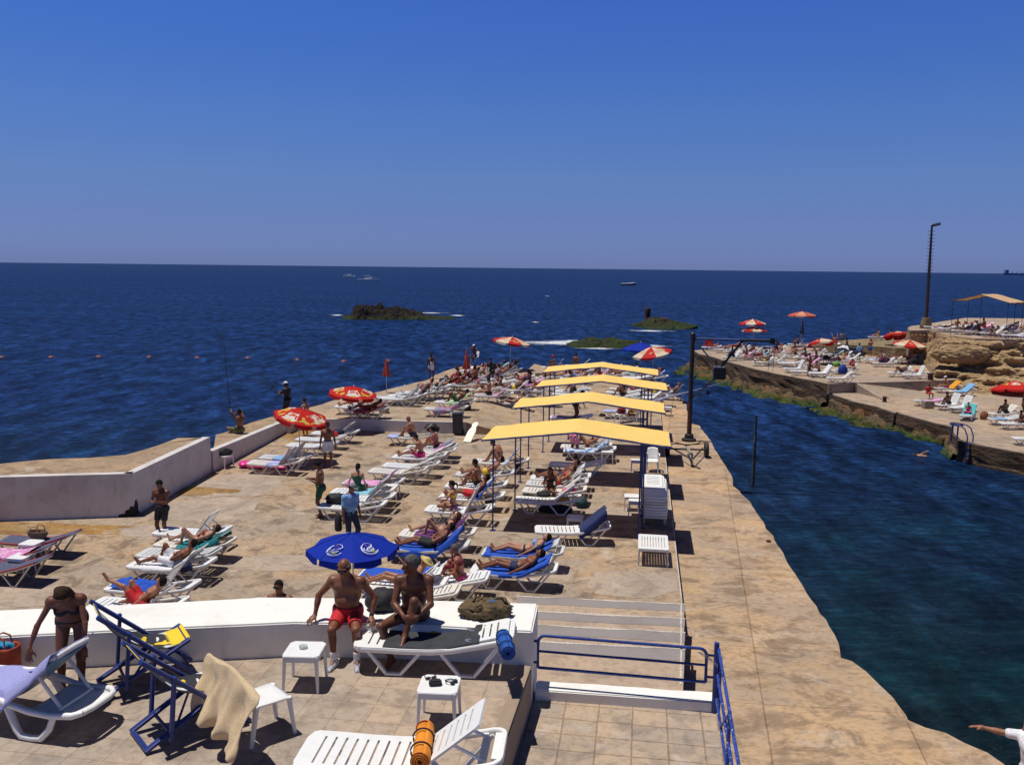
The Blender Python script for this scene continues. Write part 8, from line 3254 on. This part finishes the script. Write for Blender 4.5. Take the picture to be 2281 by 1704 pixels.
b.tube([(nx + .05, 0, nz + .25), (lean + JL * .64, 0, zj - .05)], .05, 8)
b.build('upper_brace', M_STEEL, root)
b = MB()
b.tube([(lean + .1, 0, zj - .08), (nx - .05, 0, nz + .22)], .035, 8)
b.build('tie_rod', M_GALV, root)
b = MB()
b.box((nx, 0, nz), (.54, .44, .50))
b.build('winch_box', M_HULLK, root, bevel=.03)
b = MB()
b.box((nx, 0, nz + .275), (.46, .38, .05))
b.build('winch_lid', mat_plain('grey_lid', (.22, .22, .28), .4), root, bevel=.01)
b = MB()
b.tube([(lean + .75, 0, HC * .40 + .75), (lean + .75, 0, HC * .40 + .35)], .008, 5)
b.ball((lean + .75, 0, HC * .40 + .27), (.09, .06, .10), 10, 8)
b.build('hook', M_STEEL, root)
for dx in (.15, -.05):
	b = MB()
	b.tube([(lean + JL + dx, 0, zj - .05), (lean + JL + dx - .02, -.05, zj - 1.35)], .009, 5)
	b.build('cable', M_STEEL, root)
b = MB()
b.box((-.22, .1, HC * .36), (.22, .12, .10))
b.build('bracket', M_STEEL, root)

# boat trailer
q = W('RG', 205, 1225, Z_WALK)
root = thing('boat_trailer', 'rusty two-wheeled boat trailer parked at the foot of the crane', 'trailer', (q.x, q.y, Z_WALK), HEAD + rad(3))
TRK = .70
b = MB()
b.tube([(-TRK, .0, .30), (TRK, .0, .30)], .035, 8)
b.build('axle', M_STEEL, root)
for s_ in (-1, 1):
	w_ = MB()
	w_.lathe([(.20, -.08), (.29, -.075), (.305, -.04), (.305, .04), (.29, .075), (.20, .08)], 22, c=(0, 0, 0), R=Matrix.Rotation(PI / 2, 3, 'Y'), cap0=False, cap1=False)
	o = w_.build('wheel', M_RUB, root, smooth=True)
	o.location = (s_ * (TRK + .08), 0, .305)
	r_ = MB()
	r_.lathe([(.06, -.09), (.18, -.03), (.20, -.06), (.205, .06), (.18, .03), (.06, .09)], 18, R=Matrix.Rotation(PI / 2, 3, 'Y'))
	r_.build('rim', M_RUST, o)
	b = MB()
	b.tube([(s_ * TRK * .9, .05, .34), (s_ * .30, -1.0, .32), (.02 * s_, -1.95, .30)], .028, 8)
	b.build('side_rail', M_STEEL, root)
b = MB()
b.tube([(0, .5, .36), (0, -1.0, .33), (0, -2.05, .30)], .032, 8)
b.build('drawbar', M_ALU, root)
b = MB()
b.tube([(-.45, .25, .5), (0, .22, .42), (.45, .25, .5), (.62, .25, .62)], .025, 8)
b.tube([(0, .22, .42), (0, .5, .36)], .025, 8)
b.build('cradle', M_STEEL, root)
b = MB()
for y in (-.3, -.6, -.9, -1.2):
	b.lathe([(.05, -.06), (.075, 0), (.05, .06)], 10, c=(0, y, .40), R=Matrix.Rotation(PI / 2, 3, 'Y'))
	rb_ = b.build('keel_roller', mat_plain('pale_roller', (.40, .36, .28), .6), root)
	b = MB()
b = MB()
b.tube([(0, -1.9, .55), (0, -1.92, .06)], .03, 8)
b.tube([(0, -1.95, .10), (.28, -2.25, .03)], .028, 8)
b.lathe([(.08, -.03), (.08, .03)], 12, c=(0, -1.92, .08), R=Matrix.Rotation(PI / 2, 3, 'Y'))
b.build('jockey_wheel', M_STEEL, root)
b = MB()
b.tube([(-.75, .35, .30), (-.5, .30, .46), (.0, .28, .44), (.5, .3, .46), (.75, .35, .52)], .02, 6)
b.build('tail_bar', M_RUST, root)

# pole standing in the water
q = W('RG', 812, 1500, 0)
tp = WY('RG', 845, 850, q.y)
root = thing('mooring_pole', 'weathered leaning pole standing in the channel', 'pole', (q.x, q.y, 0))
d = Vector((tp.x - q.x, 0, tp.z))
b = MB()
b.tube([d * -.6, d * .2, d * .6, d * .97], [.075, .07, .065, .055], 10)
b.build('pole_shaft', mat_rock('weathered_pole', (.16, .17, .15), (.05, .055, .055), strata=.2), root, smooth=True)
b = MB()
b.tube([d * .90, d * 1.0], .04, 8)
b.box(d * .985, (.22, .05, .04))
b.build('pole_head', M_STEEL, root)

# floodlight mast
q = W('RA', 1592, 372, Z_CLIFF)
root = thing('floodlight_mast', 'tall dark floodlight mast on the cliff with rungs and one lamp', 'lamp mast', (q.x, q.y, Z_CLIFF))
tp = WY('S', 2076, 502, q.y)
HM = tp.z - Z_CLIFF
dx = tp.x - q.x
b = MB()
b.tube([(0, 0, 0), (dx * .5, 0, HM * .5), (dx, 0, HM)], [.17, .13, .085], 12)
b.build('mast', mat_plain('dark_brown_mast', (.035, .022, .022), .7, .3), root, smooth=True)
b = MB()
for i in range(14):
	z = HM * (.50 + .034 * i)
	b.tube([(dx * z / HM - .32, 0, z), (dx * z / HM + .32, 0, z)], .022, 5)
	b.build('rung', M_STEEL, root)
	b = MB()
b = MB()
b.box((dx + .42, 0, HM + .06), (.62, .35, .26), R=Matrix.Rotation(rad(-14), 3, 'Y'))
lmp = b.build('floodlight', mat_plain('lamp_grey', (.18, .19, .20), .4), root, bevel=.03)
b = MB()
b.tube([(dx, 0, HM - .02), (dx + .3, 0, HM + .04)], .04, 6)
b.build('lamp_arm', M_STEEL, root)
b = MB()
b.lathe([(.50, -.3), (.55, .15), (.42, .75), (.34, 1.0)], 12, wob=lambda a, z: 1 + .16 * mnoise.noise(Vector((math.cos(a) * 2, math.sin(a) * 2, z * 3))))
b.build('footing', mat_rock('footing_rock', (.36, .25, .15), (.12, .08, .05)), root)

# pool ladder
q = W('RB', 1185, 1590, Z_RL)
root = thing('pool_ladder', 'blue tube bathing ladder at the edge of the lower shelf', 'ladder', (q.x, q.y, Z_RL), rad(-52))
for s_ in (-.32, .32):
	b = MB()
	b.tube([(.05, s_, -1.3), (.05, s_, .35), (-.10, s_, .72), (-.32, s_, .86), (-.62, s_, .88), (-.75, s_, .80), (-.76, s_, 0)], .034, 8)
	b.build('rail', M_BLUEP, root, smooth=True)
for z in (-.95, -.65, -.35, -.05):
	b = MB()
	b.box((.05, 0, z), (.10, .62, .035))
	b.build('rung', M_BLUEP, root)
heap('towel', 'navy cloth hung over the blue bathing ladder', 'towel', (q.x - .45, q.y + .55, Z_RL + .80), (.36, .22, .16), cl('navy'), 95, rad(-50), .3)

# swimmer
q = W('RH', 815, 36, 0)
P = p_lie(0, 'flat', 'fore', base=-.16, prone=True, hipx=.5)
P['wri'] = [(1.55, .30, .16), (1.0, -.42, -.2)]
P['ank'] = [(-.28, .10, -.16), (-.28, -.10, -.2)]
P['look'] = (.5, -.6, -.5)
person('swimmer doing the crawl in the channel, one arm stretched out', (q.x - .7, q.y, 0), rad(12), P, 3, [('trunks', 'black')], SH, vox=.019)

# buoys
M_BUOY = mat_plain('orange_buoy', (.20, .055, .03), .55, .3)
BU = None
for i, (x, y) in enumerate(((4, 772), (110, 772), (213, 771), (322, 772), (426, 773), (535, 774), (642, 778), (742, 781), (838, 780))):
	p = W('D', x, y, 0)
	if BU is None:
		b = MB()
		b.lathe([(.02, -.2), (.25, -.12), (.30, .02), (.24, .12), (.10, .18), (.02, .19)], 14)
		BU = o = b.build('buoy', M_BUOY, smooth=True)
	else:
		o = BU.copy()
		COL.objects.link(o)
	o.location = (p.x, p.y, 0)
	o.rotation_euler = (.1 * math.sin(i * 3), .1 * math.cos(i * 2), i)
	tag(o, 'orange buoy in the line of buoys across the left sea', 'buoy', 'buoys in a line on the sea')

# low rocks in the sea
M_REEF = mat_rock('reef_rock', (.040, .027, .020), (.010, .008, .007), green=(.024, .045, .008), gz=(.35, .7), scale=.35, strata=.5)
M_REEFG = mat_rock('weed_rock', (.07, .06, .03), (.025, .022, .014), green=(.028, .052, .010), gz=(.4, 1.6), scale=.5, strata=.3)
M_FOAM = None


def mat_foam():
	m, nt, b = newmat('foam')
	t = tex(nt, .9, 8, .8, dist=1.0, sc3=(.5, 1, 1))
	g = nd(nt, 'ShaderNodeTexCoord')
	ln = nd(nt, 'ShaderNodeVectorMath', operation='LENGTH')
	mp = nd(nt, 'ShaderNodeMapping')
	mp.inputs['Location'].default_value = (-1, -1, 0)
	mp.inputs['Scale'].default_value = (2, 2, 0)
	nt.links.new(g.outputs['Generated'], mp.inputs[0])
	nt.links.new(mp.outputs[0], ln.inputs[0])
	ad = nd(nt, 'ShaderNodeMath', operation='SUBTRACT')
	nt.links.new(t.outputs[0], ad.inputs[0])
	ml = nd(nt, 'ShaderNodeMath', operation='MULTIPLY')
	ml.inputs[1].default_value = .30
	nt.links.new(ln.outputs['Value'], ml.inputs[0])
	nt.links.new(ml.outputs[0], ad.inputs[1])
	b.inputs['Base Color'].default_value = (.75, .78, .82, 1)
	b.inputs['Roughness'].default_value = .9
	nt.links.new(ramp(nt, ad.outputs[0], [(.30, 0.0), (.44, .85)]), b.inputs['Alpha'])
	return m


M_FOAM = mat_foam()


def foam(view, x, y, rx, ry, rz=0.0):
	p = W(view, x, y, .05)
	m = MB()
	m.grid(lambda u, v: (rx * (2 * u - 1), ry * (2 * v - 1), .02 * math.sin(u * 9) * math.sin(v * 7)), 12, 6)
	o = m.build('foam', M_FOAM)
	o.location = (p.x, p.y, .05)
	o.rotation_euler = (0, 0, rz)
	o['kind'] = 'stuff'


def reef(view, xl, xr, yb, hts, depth, label, mat, seed, name='sea_rock'):
	"""a low rock from picture column xl to xr; hts = (fraction, height) profile"""
	a, c = W(view, xl, yb, 0), W(view, xr, yb, 0)
	mid_ = (a + c) / 2
	Lh = (c - a).length / 2
	m = MB()
	nu, nv = 130, 44

	def hf(t):
		for (t0, h0), (t1, h1) in zip(hts, hts[1:]):
			if t <= t1:
				return h0 + (h1 - h0) * (t - t0) / max(1e-6, t1 - t0)
		return hts[-1][1]

	def fn(u, v):
		x, y = (2 * u - 1), (2 * v - 1)
		ww = 1 - .35 * abs(x) ** 3
		e_ = 1 - abs(y) ** 3
		pn = Vector((x * Lh * .3 + seed, y * depth * .3, seed * 1.7))
		n_ = mnoise.fractal(pn, .9, 2.1, 5)
		r2_ = abs(mnoise.noise(Vector((x * Lh * .8 + seed, y * depth * .8, seed)))) + .6 * abs(mnoise.noise(Vector((x * Lh * 1.9, y * depth * 1.9, seed + 3))))
		h = hf(u) * e_ * (1.12 + .30 * n_ - .55 * r2_) + .25 * n_ * e_ - .02
		ed = min(1, (1 - abs(x)) * 12)
		return (x * Lh, y * depth * ww * (1 + .2 * n_), h * ed - .3 * (1 - ed))
	m.grid(fn, nu, nv)
	o = m.build(name, mat)
	o.location = (mid_.x, mid_.y + depth, 0)
	o.rotation_euler = (0, 0, math.atan2(c.y - a.y, c.x - a.x))
	tag(o, label, 'rock')


reef('RF', 118, 775, 326, [(0, .5), (.09, .6), (.12, 2.1), (.20, 2.6), (.28, 2.2), (.34, 2.5), (.45, 2.0), (.55, 1.9), (.68, 1.3), (.72, .45), (.9, .4), (1, .3)], 4, 'long dark rock with green foot lying in the open sea, left', M_REEF, 3.0)
reef('RF', 1388, 1840, 484, [(0, .3), (.15, .5), (.3, .75), (.5, .8), (.75, .7), (.95, .6), (1, .3)], 4.5, 'flat weed-covered rock washed by white surf, nearest of the three sea rocks', M_REEFG, 9.0)
reef('RF', 1788, 2108, 378, [(0, .5), (.2, 1.2), (.35, 1.7), (.55, 1.5), (.75, 1.0), (1, .4)], 6, 'green rock in the sea carrying a short dark pillar', M_REEFG, 15.0)
p = W('RF', 1870, 350, 0)
m = MB()
m.lathe([(.62, 0), (.55, .9), (.52, 1.4), (.56, 2.5), (.52, 2.85), (.1, 2.9)], 14, wob=lambda a, z: 1 + .16 * mnoise.noise(Vector((math.cos(a) * 1.5, math.sin(a) * 1.5, z * .6))))
pl = m.build('pillar', mat_rock('pillar_rock', (.13, .075, .05), (.05, .032, .025), scale=.5))
pl.parent = [o for o in bpy.data.objects if o.name.startswith('sea_rock')][-1]
par_ = pl.parent
pl.location = Vector((p.x, p.y + 1.5, 0)) - par_.location
m = MB()
m.ball((0, 0, 0), (1.6, 1.1, 1.1), 20, 12, fn=lambda d: 1 + .25 * mnoise.fractal(d * 1.6, 1, 2, 4))
pk = m.build('brown_lump', mat_rock('lump_rock', (.12, .075, .045), (.045, .03, .02), scale=.5))
pk.parent = par_
p = W('RF', 1912, 372, 0)
pk.location = Vector((p.x, p.y + 2.5, .55)) - par_.location
foam('RF', 1340, 452, 9.5, 4.2)
foam('RF', 1440, 444, 5, 3.5)
foam('RF', 1850, 468, 3.6, 2.2)
foam('RF', 1560, 482, 4.0, 1.3)
foam('RF', 640, 288, 5, 2.5)
foam('RF', 785, 302, 2.5, 3)
foam('RF', 1840, 386, 5, 2.2)
foam('RF', 125, 300, 2, 3)
foam('ND', 690, 1010, 1.2, .5)
foam('RA', 740, 805, 1.6, .5)
for (x, y, a_, b_) in ((1275, 196, 1.6, 2), (1210, 338, 1.2, 1.5)):
	foam('RF', x, y, a_, b_)
# boulder in the cliff
p = WY('RA', 1815, 535, 67.6)
m = MB()
m.ball((0, 0, 0), (2.3, 1.1, .85), 60, 40, fn=lambda d: 1 + .16 * mnoise.fractal(d * 1.5 + Vector((3, 3, 3)), .9, 2.1, 5) - .10 * abs(mnoise.noise(d * 4)))
m.v = [(x, y, min(z, .75 + .1 * mnoise.noise(Vector((x, y, 0))))) for x, y, z in m.v]
o = m.build('boulder', M_CLIFF, smooth=False)
o.location = p
tag(o, 'big brown boulder jutting from the middle of the cliff', 'boulder')

# boats
M_BOATW = mat_plain('boat_white', (.82, .82, .80), .4, .1)
M_BOATD = mat_plain('boat_dark', (.05, .06, .09), .5, .2)


def boat(view, x, y, Ln, rz, label, cabin=True, name='motor_boat', people=0):
	p = W(view, x, y, 0)
	root = thing(name, label, 'boat', (p.x, p.y, 0), rad(rz))
	h = MB()
	N1 = 14
	vs = []
	B = Ln * .17
	for i in range(N1 + 1):
		t = i / N1
		w_ = B * min(1, (.75 + .5 * t)) * (1 - max(0, t - .5) ** 2 * 3.9)
		w_ = max(.03, w_)
		zs = Ln * (.085 + .055 * t * t)
		X_ = Ln * (t - .5)
		vs += [(X_, 0, -.3), (X_, w_ * .8, .05), (X_, w_, zs), (X_, w_ * .88, zs), (X_, w_ * .8, zs * .7), (X_, -w_ * .8, zs * .7), (X_, -w_ * .88, zs), (X_, -w_, zs), (X_, -w_ * .8, .05)]
	h.add(vs, [(i * 9 + j, i * 9 + (j + 1) % 9, (i + 1) * 9 + (j + 1) % 9, (i + 1) * 9 + j) for i in range(N1) for j in range(9)] + [tuple(range(8, -1, -1)), tuple(N1 * 9 + j for j in range(9))])
	h.build('hull', M_BOATW if cabin else M_BOATD, root, smooth=True)
	if cabin:
		c = MB()
		c.box((-.02 * Ln, 0, Ln * .15), (Ln * .30, B * 1.2, Ln * .12), taper=.85)
		c.build('cabin', M_BOATW, root, bevel=.05)
		w = MB()
		w.box((-.02 * Ln, 0, Ln * .165), (Ln * .27, B * 1.19, Ln * .03))
		w.build('windows', M_BOATD, root)
		r = MB()
		r.box((-.06 * Ln, 0, Ln * .245), (Ln * .26, B * 1.1, Ln * .015))
		for sx in (-.16, .05):
			for sy in (-1, 1):
				r.tube([(sx * Ln, sy * B * .5, Ln * .2), (sx * Ln, sy * B * .5, Ln * .245)], .04, 5)
		r.build('flybridge_roof', M_BOATW, root)
		l = MB()
		l.tube([(Ln * .18, -B * .5, Ln * .13), (Ln * .2, -B * .5, Ln * .18), (Ln * .46, 0, Ln * .2), (Ln * .2, B * .5, Ln * .18), (Ln * .18, B * .5, Ln * .13)], .03, 5)
		l.build('bow_rail', M_ALU, root)
	else:
		c = MB()
		c.box((-Ln * .46, 0, Ln * .13), (.35, .35, .6), taper=.8)
		c.build('outboard_motor', M_BOATD, root, bevel=.04)
		t_ = MB()
		t_.tube([(-Ln * .48, B * .75, Ln * .10), (0, B * .95, Ln * .11), (Ln * .3, B * .7, Ln * .14), (Ln * .47, 0, Ln * .16), (Ln * .3, -B * .7, Ln * .14), (0, -B * .95, Ln * .11), (-Ln * .48, -B * .75, Ln * .10)], .14, 8)
		t_.build('gunwale', M_BOATW, root, smooth=True)
		t_ = MB()
		t_.box((0, 0, Ln * .10), (.5, B * 1.4, .08))
		t_.build('thwart', M_BOATW, root)
	return root


boat('D', 795, 607, 15, 5, 'white cabin cruiser on the sea towards the horizon')
boat('D', 753, 598, 11, 170, 'tiny boat near the horizon left of the cabin cruiser')
boat('D', 1356, 616, 9.5, 4, 'small open motor boat on the sea, right of the middle', cabin=False)
# cargo ship on the horizon
p = W('D', 2190, 594, 0)
p = Vector((p.x / p.y * 5200, 5200, 0))
root = thing('cargo_ship', 'grey cargo ship on the horizon at the right edge', 'ship', (p.x, p.y, 0), rad(3))
M_SHIP = mat_plain('ship_grey', (.16, .20, .34), .8, .1)
m = MB()
m.prism([(-75, -9), (55, -9), (78, 0), (55, 9), (-75, 9)], -3, 11)
m.build('hull', M_SHIP, root)
m = MB()
m.box((-50, 0, 20), (20, 16, 20))
m.build('bridge', M_SHIP, root)
m = MB()
for x in (-15, 15, 45):
	m.tube([(x, 0, 8), (x, 0, 26)], 1.4, 6)
	m.tube([(x, 0, 12), (x + 14, 0, 23)], .9, 6)
	m.build('deck_crane', M_SHIP, root)
	m = MB()
# slack line and litter near the walkway
q = W('RH', 28, 486, Z_WALK)
m = MB()
m.ball((0, 0, .03), (.07, .05, .04), 10, 6, fn=lambda d: 1 + .3 * mnoise.noise(d * 3))
o = m.build('stone', M_RUST)
o.location = q
tag(o, 'small dark stone lying on the sunny walkway', 'stone')

# ------------------------------------------------------------------ more of the packed crowd
def crowd(view, spots, zone, z, grp, zz=(14, 28, 40)):
	cols = ['black', 'navy', 'red', 'white', 'blue', 'olive', 'green', 'pink', 'yellow', 'brown', 'purple', 'grey', 'teal', 'lilac', 'jean', 'fuchsia']
	leg = ['flat', 'one', 'bent', 'one2']
	for i, (x, y) in enumerate(spots):
		c = cols[i % 16]
		f = i % 3 == 1
		w_ = f'top:{c},bottom:{c}' if f else f'trunks:{c}'
		who = 'woman in a %s bikini' % c if f else 'man in %s trunks' % c
		sit = i % 4 == 2
		per = (f'{who} {"sitting" if sit else "lying"} {zone}', i * 7 % 6, 'sit' if sit else 'lie', dict(legs='up', arms=('hug', 'knees', 'lap')[i % 3]) if sit else dict(legs=leg[i % 4], arms=('belly', 'side', 'head', 'face')[i * 3 % 4]), w_, (('black', 'long') if f else SH), 'f' if f else 'm')
		tw = ['white', 'royal', 'pink', 'orange', 'aqua', 'red', 'grey', 'green'][i % 8]
		L(view, x, y, zz[i % 3], f'white lounger under the {who} {zone}', z=z, rz=RND.uniform(-6, 10), grp=grp, per=per,
		tow=((f'{tw} towel under the {who} {zone}', tw, .5, 1.85, .05) if i % 2 == 0 else None))


crowd('NA', [(250, 600), (700, 560), (900, 500), (860, 330), (1250, 300), (1330, 390), (1300, 470), (1620, 500), (1500, 640), (1000, 640), (1760, 560), (1920, 650)], 'in the packed far crowd', Z_FAR, GF)
crowd('NB', [(700, 300), (880, 300), (950, 350), (1300, 300), (1400, 320), (1700, 380), (560, 580), (1400, 560), (1700, 600)], 'around the far canopies', Z_DECK, GF)
crowd('ND', [(480, 440), (820, 430), (900, 560), (800, 540), (1180, 560), (1560, 460), (1900, 560), (1500, 540), (1250, 700), (1950, 480), (2100, 600)], 'on the rock shelf, left half', R1, GR)
crowd('NE', [(300, 560), (480, 480), (330, 700), (620, 620), (820, 520), (930, 650), (1750, 640), (1950, 640), (1000, 560)], 'in the middle of the rock shelf', R1, GR)
crowd('NF', [(480, 600), (860, 640), (1240, 600), (1560, 660), (1680, 590), (1900, 620), (2000, 690)], 'on the cliff top', R3, 'white loungers on the cliff top')
